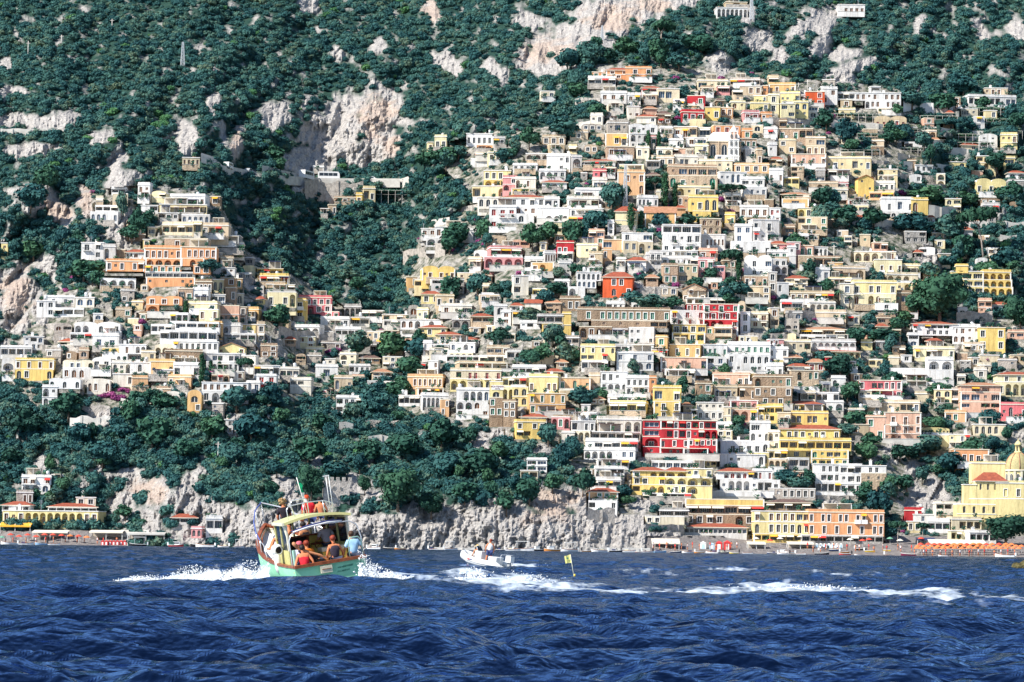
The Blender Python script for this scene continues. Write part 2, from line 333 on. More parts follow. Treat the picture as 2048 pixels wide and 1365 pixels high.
# ---------------------------------------------------------------- the houses: left right top bottom colour floors roof [k=window kind] [y=turn in degrees] [# short name of a landmark | full label]
HOUSES = '''
1450 1496 5 16 T _g_ f
1432 1497 16 36 W aaaaaaa f # white hilltop villa | white villa with a long row of arches beside the lattice mast at the top edge
1676 1730 10 30 W _dddd f k=brown
1212 1262 134 158 S ww/_w_ h
1250 1304 137 161 S _d_d/_A_A f # orange hilltop villa | orange villa with white trim and brown shuttered doors at the very top of the village
1184 1216 145 156 S ww f
1175 1232 156 174 W gggg f
1080 1112 183 200 W _w n
1283 1320 172 190 P gg h
1284 1316 190 206 T AA n
1315 1360 178 203 C bb_ f
1200 1254 186 206 W w_w f
1254 1282 190 208 W ww f
1214 1250 206 223 W a_w v
1395 1456 162 180 C b_w f
1458 1522 160 172 G gggg f
1400 1428 176 191 T w_ f
1434 1460 173 188 P g f
1480 1524 173 190 C _ww f k=brown
1524 1537 172 190 S _ f
1372 1412 192 214 R _w n
1381 1396 185 194 C _ f
1344 1371 203 216 W gw f
1362 1398 212 223 O __ f
1362 1410 225 245 R www f k=glass # dark red arcade house | dark red house with white framed glass doors under the yellow terraces near the top
1408 1442 215 240 Y _w f
1438 1468 216 234 O _w f k=brown
1505 1536 192 208 L __w f
1536 1558 190 226 L w/w f
1501 1538 207 226 L __w f
1485 1521 226 242 P wd f k=red
1521 1545 229 243 S w_ f
1378 1412 238 253 C __ v
1256 1318 248 268 W w_w v k=glass # white vaulted house | tall white house with a bulging vaulted roof and two slim windows beside the cypresses
1258 1300 268 300 W a_a/_w_ f
1214 1257 246 266 G _b_ f
1210 1256 268 292 O _wd n k=glass
1298 1316 275 294 P w f
1345 1396 254 276 C ddg f k=brown
1320 1346 256 274 W g f
1396 1422 256 276 W g f
1372 1414 276 292 W wb f
1388 1418 292 316 L _w/w_ f
1424 1484 252 270 S www n k=red
1478 1515 278 300 T www f
1488 1514 299 320 W _w n
1484 1505 262 278 S w f
1525 1557 258 275 W r f
1083 1132 274 290 T www f
1095 1132 290 305 T _w_ n
1050 1100 308 326 G aaa n
1090 1143 312 346 W ____/____ f
1141 1166 314 342 W a f
1212 1270 294 316 T ww_ f k=brown
1270 1300 296 316 W ws f
1165 1232 318 336 W gggg h
1300 1350 316 334 C gww f
1348 1398 314 335 W _bb_s f
1396 1466 322 341 C s_ss f
1290 1322 322 338 G g f
1024 1076 330 344 W wwww f
1204 1232 336 352 R w f
1236 1290 330 346 L _w_ n
1466 1540 330 346 O w_w_ f
1184 1214 342 360 K _g f
1513 1526 300 332 T w f
854 868 285 306 C w f
866 896 274 300 L _w f
932 985 268 292 W _wwww f # white crenellated villa | white villa with roof crenels and a row of small arched windows at the wood's edge
984 1013 277 293 W gw f
950 1004 291 304 S aaa n
948 990 306 318 V gg f
975 1004 306 326 L _w f
940 975 318 332 W __ n
363 401 316 336 C wwww f # cliffside road house | cream house with a row of dark windows on the coast road before the rock towers
625 648 335 343 W w f
222 252 378 388 W gg f
224 256 388 410 C _w_ n
273 302 371 388 W w_ f
275 300 388 402 W gg n
190 208 398 410 W g f
190 252 412 425 W gggg n
178 238 425 448 W AAA_w n # white arched cliff house | white house with three arched windows on a ledge below the orange rocks
338 412 393 416 W _b_w_w f # topmost left hotel | stepped white hotel with terraces and railings crowning the left hill
318 414 410 432 C w_w_ggg f
362 420 430 450 W AAAAA n
314 360 427 443 G gww f
322 388 450 470 C gggg f
386 404 443 472 C g n
402 458 452 473 C wgg_ f
328 416 478 500 T _w_ww n
415 480 472 489 G gggg f
425 488 488 504 W _ggw f
161 208 486 518 W d_/_w f k=glass # white block with green plant | blocky white house with a balcony and a bright green plant on its front
207 231 494 520 W a_ f
199 270 543 560 L w_ww n k=glass
199 272 558 578 W aaaa n
211 288 524 544 S w_w_wg f k=glass # orange hotel | long orange hotel with white arcades on several floors on the left hill
+ 287 362 497 520 S wwww_w f k=brown
+ 290 362 518 534 S aaaa n
+ 288 362 532 546 S wwwww f
+ 290 388 545 557 G bbbbbbb n
+ 292 390 556 573 S s_s_ss n
+ 360 432 494 518 S _w_www f k=brown
+ 362 408 517 532 S _a_ n
+ 386 420 530 548 S ww n
292 364 592 611 S www v k=brown # small orange three bay villa | small orange villa with three white framed bays and an arched doorway below
+ 292 318 610 630 S a n
389 424 564 588 B wwww f
422 450 560 584 C AA f
434 472 557 572 O _w f
452 486 558 578 O gw f
355 386 578 607 T bw f
383 418 580 606 W _d f
420 452 590 607 W bb f
450 472 576 604 T _w n
470 488 588 610 W A f
374 436 608 624 C __w f
397 437 620 642 L w_w n k=brown
436 478 612 646 N ___/AAAA n k=glass # salmon house with red awning | salmon house with four tall arched windows above a bright red awning
338 378 627 648 W ggg n
477 494 615 652 T w/w f
486 520 620 640 O ga f
350 438 645 662 W gggg n
300 345 650 668 W ggg n
318 436 662 684 W gggggg n
410 444 648 668 O _w f
444 482 652 672 W a__ f
478 514 650 668 L _w_ f
448 512 668 686 W gggg n
88 150 595 615 W _w_w_ f
73 110 603 633 W ww/_w f k=glass # white corner house with red base | low white villa with a reddish base strip standing on the leftmost cliff terrace
+ 105 168 617 633 W ggg n
149 190 596 613 W AA f
184 208 628 646 W A f
148 240 644 668 W aa_A_w v # white vaulted house with tower | big white villa with vaulted roofs and a small square turret on the left hill
+ 140 212 667 685 W ggggA n
+ 206 242 664 682 W dg n
585 613 601 640 Y d/d f k=glass # yellow house before the coral one | narrow yellow two-storey house with two tall windows beside the coral red building
534 592 585 614 L w_wa n
536 562 612 632 L w_ n
512 568 538 555 Y gggg f
519 577 553 570 Y gggg f
530 592 570 586 C gggg f
597 662 596 614 K w_www f # coral red building | coral red building with white balustrades in steps beside the big dark tree
+ 612 663 610 628 K a_w n
+ 640 678 624 638 K _ww n
640 699 638 657 W _a_w f
698 742 636 652 W gg f
670 722 659 676 W gggg f
572 642 655 670 W aaaa f
688 722 614 634 G aag f
722 770 622 640 G ggg n
764 822 630 646 C g_g_ f
765 812 641 655 W ggg n
800 884 640 658 W AAa_a_ f
836 896 650 672 L _w_w h # yellow house with red roof strip | low pale yellow house under a long bright red tiled roof
872 922 664 686 C ww h
905 958 676 692 W ww h
732 770 664 696 C _w_/s_ n
706 736 672 690 W gg n
512 532 650 684 C w/w f
967 1022 342 362 L www_ f k=glass
968 1002 360 376 Y aa n
1003 1036 356 382 P _w/a_ f
942 1014 373 400 C g__a f
955 1026 396 416 W AAA_A f
978 1032 414 436 W _dd f k=red # white house with red shuttered doors | white house with two red shuttered balcony doors facing the wooded gully
+ 978 1032 436 460 W d_g n k=red
724 753 378 404 C gw f
710 726 390 412 Y w f
668 712 396 410 T aww f
640 658 418 434 C w f
655 674 410 432 T _w f
840 874 458 476 W ww f
870 928 455 476 W w_ww f # white villa with bougainvillea | long white villa with purple bougainvillea over its lower arches
+ 925 953 460 486 W w_w f
+ 852 914 477 492 W aaa n
978 1046 497 516 P ggg f
968 1046 515 537 P aaaa n # pink arcade villa | pink villa with a row of arches over a terrace
945 977 500 520 W a_ v
935 965 518 540 C d_ f
842 912 532 562 Y _d_d_d v k=brown # yellow villa at the gully | bright yellow villa with three shuttered doors at the right edge of the wooded gully
828 888 561 576 C gggg n
812 836 555 574 O _w f
842 882 582 607 L ww h k=glass
870 910 592 616 T w_w f
962 1008 572 592 C gg f
958 1004 590 609 C w_w n
882 944 612 632 W w_b f
816 838 610 632 G A v
832 858 620 642 L _w f
987 1014 612 652 W A/w f
942 987 627 650 T gg h
1030 1072 358 378 W a_w_ f
1078 1132 342 360 W aaww f
1084 1134 360 380 W _a_ h
1022 1072 378 390 Y AAw f # bright yellow attic house | bright yellow attic with arched windows above a long white house with a red roof edge
1000 1092 388 414 W wwwww h
1088 1120 398 416 W gw f
1000 1074 414 430 W www_w n
1000 1068 429 446 W g_A_ n
1072 1140 416 444 W ____/_aaa f
1138 1208 418 436 W w_www f
1135 1192 434 450 W ggg n
1150 1206 380 402 W b_s_s f
1134 1198 398 418 W _s_g f
1184 1214 360 382 W ww f
1234 1290 345 390 O _w_w/_A_A f
1335 1436 334 354 T _bbbb f
1335 1436 352 378 T A___A n # tan village palace | large tan palace below the domed church with wide upper windows
1352 1422 375 394 C a_w_ f
1354 1400 393 414 T w__w n
1378 1436 395 424 Y _wAA f k=glass # deep yellow villa | deep yellow villa with paired arched windows beside the umbrella pine
+ 1385 1422 423 442 Y __ n
1436 1496 345 368 W __AA_ f
1482 1530 358 376 W b_w f
1484 1536 375 396 W _w_w n
1447 1484 390 404 W gg f
1450 1484 403 418 W gw n
1229 1276 412 458 L __/__ h
1274 1318 396 418 W AAA_A f
1289 1352 413 455 O __/__ g # ochre church hall | plain ochre hall with a long faded tile roof beside the cypress trees
1350 1372 412 430 O _ h
1214 1229 446 470 W w/w f
1325 1402 450 470 W gggg f # big white palazzo | tall white palazzo with four rows of windows and iron balconies in the middle of town
+ 1325 1402 468 488 W _d_dw n
+ 1325 1402 486 510 W w_ww_ n
1400 1452 470 497 W _wwwww f
1400 1444 438 468 T A_A/_A_ f
1447 1472 430 454 Y _w f
1478 1538 414 436 W w_ww f
1490 1534 434 456 C gg f
1470 1504 452 486 W ww/w_ f
1502 1562 440 486 W d_d_/w_w_ f k=glass
1204 1246 480 500 O b_ f
1244 1306 467 484 W w_b f
1244 1278 482 504 C ww n
1276 1306 484 508 C a_ n
1204 1226 500 520 O w_ n
1176 1206 508 536 T d_/_w f
1150 1198 491 514 L __w f
1113 1148 486 514 R _w_ f k=glass # small crimson house | small crimson house with one white framed window beside large green trees
1087 1114 507 524 W AAAA f
1112 1148 505 524 W ggg n
1048 1086 518 542 W ggg f
1062 1108 526 550 O _a_ n
1292 1300 510 534 W _ f
1252 1294 514 542 W ___/_w_ h
1230 1254 518 540 W ww f
1299 1323 506 536 W dd/__ f k=glass
1322 1396 502 518 W _ww_bb f
1322 1396 517 534 W wg_gg n
1396 1436 502 522 N w_ f
1397 1428 520 560 P w_/_w f # pink house by the pine | tall pink house with a balcony left of the round umbrella pine
+ 1426 1450 532 562 P b/_ n
1324 1358 532 568 T w_/_w f
1356 1396 530 566 T w_w/b_ f
1203 1267 543 594 V _ww_/_A_w h k=glass # vermilion villa | square vermilion villa with white corner strips and a hipped tile roof
1362 1414 568 602 T _w__/w__w g
1153 1201 545 562 W AAAAA f # white arcaded slope house | white house with two stacked rows of small arches left of a vermilion villa
+ 1154 1192 561 577 W AAAA n
+ 1136 1170 575 594 W a_ n
1150 1206 536 547 G ggg f
1462 1542 484 512 W _d_w_d n
1485 1546 510 556 W _w_b/_d__ v # bulky white vaulted block | bulky white block with a vaulted roof right of the round umbrella pine
1487 1537 553 576 T ww_w n
1490 1542 574 602 T a_w/g_w f
1120 1161 598 622 B __w f
1048 1084 600 628 W __/_a g
1020 1048 609 622 W ww h
1155 1340 620 643 B _w_wwwwwwww_w f k=green # long brown palace | very long brown stone palace with a row of green shuttered windows
+ 1182 1334 642 656 B _s_s_s_gg n
+ 1158 1224 655 677 B a_aa n
1220 1256 650 677 W _a v
1255 1310 656 692 W ____/_w_w n k=glass
1124 1142 628 672 Y _/_ f # yellow tower with white stripes | narrow bright yellow tower with white vertical stripes beside a yellow arched house
+ 1084 1125 648 675 Y AAA f
+ 1074 1126 632 648 G ggg f
1340 1410 622 652 W d_d_d/_w_w_w n k=red
1372 1452 597 611 W gg_gg f
1372 1408 609 624 R www f
1406 1478 609 626 R d_d_w n # crimson hotel with white arcades | crimson hotel with white balustrades and arches in three rows high in the town
+ 1406 1476 624 642 R wwww_ n
+ 1406 1476 640 656 R aaa_w n
+ 1430 1476 655 674 R __w n
1344 1412 650 668 Y dd_b f
1344 1410 667 686 Y gg_g n
1426 1466 656 686 C g/g f
1410 1428 655 674 O w n
1474 1493 602 626 C A v
1478 1502 625 668 W w/w f
1500 1538 628 656 C dd/ww f
1022 1064 624 642 W g_w f
1000 1024 624 650 W w/w f
1744 1792 366 386 W _w_w f
1713 1751 350 386 Y s_/_s g # yellow gabled house | bright yellow gabled house with a red roof at the right end of the village
1736 1790 385 400 O gg n
1616 1678 367 382 T _aa_ f
1660 1697 380 395 W _A f
1676 1697 368 379 P w f
1562 1620 386 400 T gggg h
1562 1619 399 413 O _b_ n
1693 1740 400 412 N w_w f k=red
1693 1739 411 428 L bb n
1763 1826 398 426 W _w_b_w f k=glass # white villa with round fanlight | white villa with a big arched fanlight on a high stone terrace at the right
+ 1764 1826 424 441 W _A__ n
+ 1822 1856 400 430 Y A_ f
1594 1656 417 436 L a_Aw f
1594 1656 435 466 T g__w/_w_w n
1536 1563 417 450 W w_/aw f k=red
1538 1564 448 482 T w_/ww n
1950 2015 357 390 L w_w_w v # cream villa among the trees | cream villa with yellow side alone among trees near the right edge
1718 1742 470 492 T _ f
1536 1574 482 506 P g_ h
1572 1602 485 520 P _w/w_ f
1575 1592 495 528 W _/_ f
1595 1628 492 514 N _w f
1595 1628 512 536 T _w n
1534 1576 505 520 W www f k=green
1534 1576 519 534 W AAA n
1534 1576 532 548 W aaa n
1626 1658 495 516 W gAA f
1628 1684 516 536 T ggg f
1656 1686 526 543 O w_ f
1576 1618 472 488 W gg f
1745 1778 486 503 N gg f
1706 1794 504 523 C aaa_w f
1750 1804 520 548 L _d_d_d f k=brown
1800 1841 532 552 C aa f
1770 1840 550 568 C aaa_ f
1790 1840 566 586 C _aa n
1903 1966 544 562 L bbb f # yellow cliff hotel | bright yellow hotel with rows of round balconies on stilts at the right edge
+ 1904 1968 560 576 L bbb n
+ 1912 1968 574 590 L _bb n
+ 1965 2022 545 562 Y aaaa f
+ 1965 2024 560 577 Y aaaa n
+ 1965 2026 575 594 Y aaaa n
+ 1912 1936 533 547 Y __ f
1664 1733 537 562 C b_a f
1628 1662 540 562 W _w f
1656 1704 559 576 C bg f
1680 1708 568 612 W w/_ f
1706 1793 566 590 L d_ww_w f k=glass
+ 1706 1792 588 616 L A_aA__ n
1742 1790 586 612 C _g f
1790 1838 587 632 B _b_s/____ f
1750 1796 608 632 W _w_/gg n
1580 1668 587 604 T ww_gggg f
1616 1674 606 628 W aaaa f
1630 1694 626 642 C ____ f
1536 1554 545 584 G w/w f
1552 1580 566 588 W w_ f
1824 1912 645 660 W w_gggg_ h # white villa with red tile roof | long white villa with a red tile roof and shaded balconies at the right
+ 1826 1912 659 672 W w_wwww_ n
+ 1905 1960 654 686 W wwss/AA__ f
1956 2011 656 702 Y w_w/w_w f k=glass # bright yellow block at right | bright yellow two-storey block joined to white houses near the right edge
1600 1692 655 672 T gggg h
1600 1690 671 690 W gggggg n
1538 1560 617 656 C w/g f
1928 1968 690 702 C gww f
0 18 487 505 L _ f
1562 1606 604 622 W gg f
0 64 695 716 W gggg f
0 32 716 756 W a/a v
30 107 721 740 Y w_w_w_w f k=brown # left edge yellow house | yellow house with white framed windows near the left edge
+ 30 106 739 760 Y A___A n
125 187 720 738 W _ww_a v
+ 125 186 737 758 W _AA_ n
184 222 714 746 W ww/__ v
97 160 756 778 W A_A_A v # white house with three arches | white house with three slim arched windows above the wooded cliff on the left
+ 84 114 775 814 W a_/Aw f
171 223 757 786 W A__A v
184 238 672 698 W _d f
203 238 697 711 Y aa n
237 292 690 712 W _w_aa f
228 258 709 731 W AA n
256 284 708 726 G g f
281 312 705 724 C _w f
222 264 726 747 W A_a f
260 312 726 746 W _A_w f
225 267 749 773 W __w f
262 298 757 779 O __ f
345 437 684 703 W wwwwwwww f # white house with eight windows | long white house with a row of eight windows on the left hill
308 352 688 712 W aaa v
435 490 686 713 L s__w g k=brown # small gabled cream hall | pale yellow gabled building at the right end of the left hill
328 407 703 733 B _w_w_ f
298 350 724 756 O ___ f
347 400 731 757 W b__b f
333 385 755 777 O w_w_ f k=glass
312 350 740 756 W w_a f
410 482 708 726 W _bb_bb f
410 480 725 746 W _A_www n
480 514 712 742 W a_/_a f
403 496 766 784 W w_w_w_w f k=brown # white hotel behind the cypress | white house with four brown shuttered windows above four arches on the left hill
+ 403 496 783 806 W _aaaa n
490 522 766 786 W ww f
373 404 780 824 O A/_w v # ochre chapel | small ochre chapel with a white dome above the trees on the left
422 448 808 838 G s_/g_ f
430 466 840 868 W www/_ww f
43 102 955 970 W dd_r f k=brown # white arcaded beach villa | white villa with loggias and red awning above the left beach
+ 43 100 969 986 W aaA n
100 128 953 966 W gg f
30 69 986 1010 G _ww f
0 62 1006 1025 W g_gg h
94 196 1010 1027 W gggggg h
150 193 996 1012 W ww f
0 200 1023 1048 L w_waaaaaaaaww f k=brown # long yellow beach hotel | long yellow hotel with a row of arches over the left beach
341 396 1032 1048 W ggg h
380 405 1058 1075 P AA f
410 446 1038 1064 W gg f
505 562 732 756 W gggg f
560 598 738 758 W bbb f
512 553 752 784 W ww/rr f k=red
578 624 760 786 W bb_/___ f
630 676 734 760 W _b_ f
697 741 732 748 W gwww f
667 706 757 782 C A__ f
645 676 782 796 P __ n
672 700 796 828 W gw/g_ f # white pavilion house | white pavilion with a green door alone in the woods above the stone terraces
+ 698 738 796 814 W _g_ f
843 866 686 718 W w_/_w f
897 953 686 707 W w_a_ f
865 898 690 712 W gg f
895 948 706 718 C aaaa n
853 879 723 754 W _w/_A f
892 960 712 727 W ggggg n
958 1024 712 727 W gggg n
915 1036 727 743 T ggggggg f
900 1002 742 760 C _g_dd_d_d f k=red # long yellow hotel with balconies | long yellow hotel with many brown doors and potted balconies beside a brown tower
+ 900 1002 759 781 L aaaaAA n
812 888 755 776 O _wwwwww f
832 890 777 794 O gggggg f
795 842 792 812 W gggg f
842 899 792 822 W aaaaa_ f
880 900 800 832 O _w/w_ n
912 979 780 804 W _aaaA f # white hotel with big arches | white building with two rows of large arched loggias left of the brown tower
+ 912 979 803 836 W aaA_/____ n
978 1005 764 798 L _/A n # brown brick tower | slim brown tower house with a hotel sign below its balcony
+ 978 1005 796 852 B w_/w_/_ n
1003 1034 804 852 B ww/ww/__ f k=glass
1002 1056 756 776 L gggg f
1002 1054 775 806 L aa_a n
1161 1230 694 722 L w_w_w_A/bb_w_ f k=glass # lemon yellow house | lemon yellow house with dark square windows in the garden right of centre
+ 1163 1216 722 743 W gggg n
1229 1308 690 708 W bbwww_ f
1232 1308 707 740 W w_w_w/__aA f
1336 1403 690 717 O _w_w_w f k=glass
1308 1337 675 712 O w/w f
1300 1336 701 716 W gg f
1321 1415 716 744 N w__b__b f k=glass
1330 1392 742 758 W ggg f
1404 1456 690 716 W wdw_d f k=green
1404 1454 715 746 W gw/__ n
1454 1542 690 712 W _d_w_wd f k=green
1454 1542 710 748 W w_AAAA/_s_s_s n # white terraced palace | wide white palace with green shutters, arches and hanging greenery
1024 1092 735 752 W ggggg f
1090 1130 740 756 G ggg h
1022 1056 756 776 C gg f
1024 1056 775 812 L AA/AA n
1054 1118 755 788 L w__ww f k=brown
1117 1182 757 784 O w_A_s f
1118 1166 782 802 T _aA n
1056 1133 788 830 O w_w_w_w/w_b__ f k=green # ochre villa with white corners | ochre villa with white corner strips and a row of green shuttered windows
1040 1094 830 848 W g_g h
1030 1094 845 876 Y w_ww/gg__ f
1094 1166 818 836 P g_gg h
1100 1142 835 858 P a_a n
1200 1256 745 786 W ____/_aaA f # white house with red roof edge | white house with tall arches under a bright red roof strip
1250 1300 757 792 W wwww/AAAA f
1298 1313 756 796 S _/_ f
1216 1296 795 808 W ggggg f
1216 1294 807 828 L gggg f
1307 1362 776 806 Y b_w f
+ 1307 1360 804 840 Y _d_d/_w_a n # yellow tower house | tall yellow house with a red shuttered top window and an arched loggia
1392 1425 768 804 B _w/_w f
1422 1502 750 776 N w_d_dw f k=glass
1500 1512 748 776 Y w f
1424 1478 775 800 T wsws f
1477 1514 775 802 B g_w f
1394 1447 806 840 W ssss/wwww f
1445 1464 815 850 C _w/w_ f
1380 1396 820 846 W g/g f
1460 1516 802 822 P g_w_ f
1462 1516 820 842 N aaw n k=glass
1515 1542 815 842 Y gg/ww f
1139 1196 826 844 W gggg f
1140 1194 843 866 W g_ww f
1193 1285 840 866 W bb_aa f
1142 1182 862 884 W aaa n
1180 1284 865 884 G gggggg f
1171 1276 883 902 W _ggggg f
1166 1272 901 918 W aaaa_ww f # white terrace hotel with arches | white terraced hotel with a low arcade left of a dark red hotel
1194 1260 920 938 W gggg f
1190 1250 938 962 W d_gg/wg_g f
1180 1243 961 979 W gggg f
1176 1237 977 1005 O _ww_/gww_ h
1175 1236 1003 1020 W g__w n # lowest white cliff house | white and ochre house at the cliff edge on a tall grey stone base
1122 1150 866 886 W _w_ f
1124 1152 886 908 W b_ f
1053 1094 920 944 W bb/bb f # lone white tower villa | small white villa alone among trees above the grey cliff
1038 1078 942 960 W gg f
1286 1320 842 876 R b/b f # dark red hotel | big dark red hotel with white arches and open galleries in the lower town
+ 1286 1319 875 914 R a/_ n
+ 1320 1434 842 860 R ggwgwgwgg f
+ 1320 1434 859 880 R _gwgw_gaa n
+ 1320 1377 879 914 R A_w_w/____ n k=glass
+ 1376 1434 879 906 R wwwww/____ n
1302 1404 923 940 W bbbbbbb n # glass conservatory terrace | long glazed white conservatory below a dark red hotel
1265 1332 938 956 Y d_aa h k=glass # yellow grand hotel | large yellow hotel with rows of arched balconies above the sea terraces
+ 1265 1332 955 972 Y ww_w n
+ 1264 1330 971 988 Y g_aa n
+ 1330 1374 938 956 Y aa h
+ 1330 1374 955 972 L aa n
+ 1330 1374 971 988 L _ww n
+ 1372 1424 938 956 L _d_d f
+ 1372 1424 955 988 L aa/a_ n
1284 1384 988 1000 G ggggggg f
1434 1508 938 960 W _aAaAg h k=red # white hotel with tile roof | white hotel with a brown tiled roof and arches above a wide terrace
+ 1506 1544 942 962 W gw_w f k=red
+ 1440 1516 959 986 W _aaa_ n
+ 1512 1560 961 988 W gg_ n
1422 1522 984 1000 W ______ n
1382 1424 980 998 Y _w_ f
1370 1528 1000 1014 Y __________ n # long restaurant under yellow awning | long restaurant pavilion with a bright yellow awning along the sea terrace
+ 1370 1528 1012 1031 B gggggg n
+ 1370 1508 1030 1050 B wwww_aw n k=glass
1366 1496 1050 1070 W bbbbbbbbbbbbb h
1318 1378 1022 1034 G gg f
1290 1370 1034 1048 W ww___ n
1432 1466 848 864 W gg f
1432 1466 862 884 C ww/ww n k=glass
1500 1542 846 866 W b_ f
1498 1542 864 884 W A_A n
1434 1502 882 902 W gs_w_w f
1440 1540 884 912 W _ww_wA n
1438 1532 910 932 W _____A f
1502 1540 906 930 L wA n
1507 1620 1024 1046 L w_ww_wbb f k=brown # cream beachfront hotel | cream beachfront hotel with red edged balconies joined to an orange one
+ 1507 1620 1045 1070 L A_wwwwAw n
+ 1507 1604 1069 1085 Y gggggg n
1617 1768 1026 1048 S w_ww_ww_dd_ww f k=glass # orange beachfront hotel | long orange beachfront hotel with white framed windows and a shaded portico
+ 1617 1768 1047 1073 S w_w_w_w_w_ww n k=glass
+ 1604 1766 1072 1087 G gggggggggg n
1568 1648 802 828 Y gwggw h
1580 1658 827 852 Y bb_bb_s f # yellow house with green panes | yellow house with wide green glass windows under a small red roof
1552 1584 826 852 T _w f
1530 1568 814 846 Y gg/g_ f
1556 1682 850 882 Y _d_d_dd_d h k=glass
1560 1702 882 902 Y gggggggg f # yellow cascade hotel | broad yellow hotel in stacked tiers with vines and a red tiled roof
+ 1622 1697 901 934 Y Asbb_/Abb_w n
1534 1576 902 920 C ggg f
1574 1624 900 918 L _b_b f
1534 1576 919 940 C aaa n
1574 1622 917 938 W gg n
1532 1562 864 902 W a_/_w f
1628 1680 930 948 W _ww_ f # white house row over the beach | white flat-roofed row of houses with a wide strip window above the beach
+ 1628 1680 947 966 W _bb_ n
+ 1630 1682 965 990 W gggg n
+ 1680 1724 932 950 W bgg f
+ 1680 1724 949 988 W _b_/wg_ n
+ 1722 1772 932 948 W _ww_ f
+ 1722 1772 947 990 T _s_s_/_A_A_ n k=glass
1536 1632 978 998 G w__w__w n k=glass
1530 1624 1000 1022 B ggggg h # brown roofed restaurant | low restaurant with a dark brown hipped tile roof above the beachfront hotels
1622 1712 684 700 W aaaaaaa f
1622 1724 699 716 C aaaaaaaa h
1536 1570 680 702 P ww_/www f
1534 1578 698 716 W w_w f
1568 1622 684 704 C _w_g f
1615 1650 718 744 T ww h k=red
1648 1672 715 744 R A/w f # small deep pink house | small deep pink house squeezed between tan houses on the right slope
1574 1624 730 744 W w_w h
1580 1640 742 780 T _a_Aw/_w___ f
1530 1568 732 756 W d_d f
1508 1584 754 776 B a___w f # tall brown stone house | tall brown stone house with scattered white framed windows
+ 1508 1584 775 814 B w_w_w/_w_w_ n
1616 1663 765 786 W ggg f
1630 1680 786 806 W gg_g f
1650 1689 805 828 W _a f
1662 1692 757 780 W A_ f
1600 1632 786 804 W gg f
1828 1910 698 720 L w_ggg_w f
1855 1907 720 742 W aa f # white house with two great arches | white house with two great arches and a cream side on the right slope
+ 1855 1907 741 766 W __/_a n
1770 1856 738 752 W _____ n
1790 1858 750 767 W gggggg n
1800 1868 766 779 W ggggg f
1718 1804 762 782 K w_bb_ww f k=glass # coral house with white corner | coral house with a white framed corner and a shaded balcony
+ 1738 1804 781 798 K gg__w n
1732 1842 806 826 C _w___ggw f
1768 1842 826 852 N _d_d_w f # salmon palazzo | salmon pink palazzo with brown doors and white corner strips
+ 1768 1842 851 884 N _d_d_w/_a____ n
+ 1732 1770 835 882 N w_/__ f
1838 1902 855 872 L AAA_ssss v
1838 1900 871 892 L AAAA__ n
1897 1942 870 902 L s_ww/w_ww f
1908 1978 900 930 S _w_dw f
1921 2001 766 786 N _ff_ h
+ 1921 2001 785 806 N bb_b n # salmon hotel with red roof | salmon hotel with deep balconies and a red hipped roof near the right edge
+ 1921 2001 805 832 N b_gg/____ n
1900 1934 780 812 G gg/gg f
1994 2070 744 766 L _w_w_w h
+ 1994 2070 765 792 L _aaaa n
2000 2070 810 840 K _A_w_ f # bright pink house at right edge | bright pink house with a round window cut by the right edge
1947 2012 850 870 C AAAA_ f
1866 1905 780 812 C AA/_A f
1888 1934 826 844 O bw_ f
1716 1744 782 802 C _w f
1722 1772 796 808 W ggg f
1536 1558 155 168 T g f
1536 1593 170 190 O sw__w f k=brown
1558 1602 187 210 L s__b f
1560 1592 208 236 L b_/_b f
1587 1617 205 236 L AA/_s f
1615 1638 212 236 W b/A f
1594 1625 190 205 W ww f
1610 1650 184 213 V _w/_w f k=red # red house near the top | small orange red house with shuttered doors among cream houses near the top
1642 1672 160 178 G __ f
1640 1676 178 208 W _w/w_ f
1740 1763 174 187 W g f
1675 1802 186 202 W ggg_w_w_w_w f k=brown # white mountain hotel | wide white hotel with red brown doors on the road at upper right
+ 1730 1802 201 217 W a_w_w_w n k=brown
1756 1803 217 226 C ggg n
1748 1814 232 258 T s_s_s v k=red
1934 2036 194 214 W gggggg_bb f # white restaurant above the vines | long white restaurant with a shaded porch above green vines at upper right
1968 2016 177 192 C __w_ f
1688 1714 250 270 W A_ f
1555 1628 258 282 T w_wgg f
1555 1594 281 306 T w_/_w f
1610 1652 276 294 C _b f
1612 1652 293 312 T www n k=brown
1580 1654 309 334 N w_w_w_w f k=brown
1650 1744 317 343 C s_s_b_w f
2000 2036 270 302 L s_d/_b_ f k=brown
1536 1568 340 368 W w_w f
1536 1556 290 310 W s_ f
1566 1600 356 372 L gg n
1656 1700 340 358 G gg f
1780 1836 255 266 G ggggg n
1955 1998 940 970 L _____ f
1944 2010 928 968 L ______ f # church facade wall | tall yellow church wall with a red roofed nave beside the tiled dome
+ 1944 2010 966 1000 L _A_A_A__A/________ n z
+ 1946 2006 947 967 L ____ h z r=2.3
+ 1921 1946 972 1012 L __/__ f z
+ 1932 1985 1000 1012 L __________ n z
+ 1908 1986 1011 1048 L _A_A_A_A/______ n z
+ 1985 2075 968 1000 L _w_w__w f z
+ 1985 2075 999 1036 L ____w_/______ n z
1871 1922 1008 1036 W ggg/g_g f
1810 1847 1022 1041 R ___ f
1826 1866 1030 1046 W _w_ f
1814 1842 1044 1064 C _w f
1853 1902 1044 1064 W ggg f
1900 1966 1040 1064 C _ggg f
1900 1946 1063 1084 L gg_g f
1936 1996 1066 1087 W gggg f
1985 2060 1036 1052 C ggg f
1420 1436 690 700 W _ f
860 910 560 570 W g n
1046 1086 540 556 W ggg n
1024 1060 552 590 W w_/g_ f
1062 1100 578 596 L g_w n
904 940 640 656 G aa f
1430 1474 312 322 W w_w n
1448 1482 500 516 C g_ f
1602 1640 470 486 T ww f
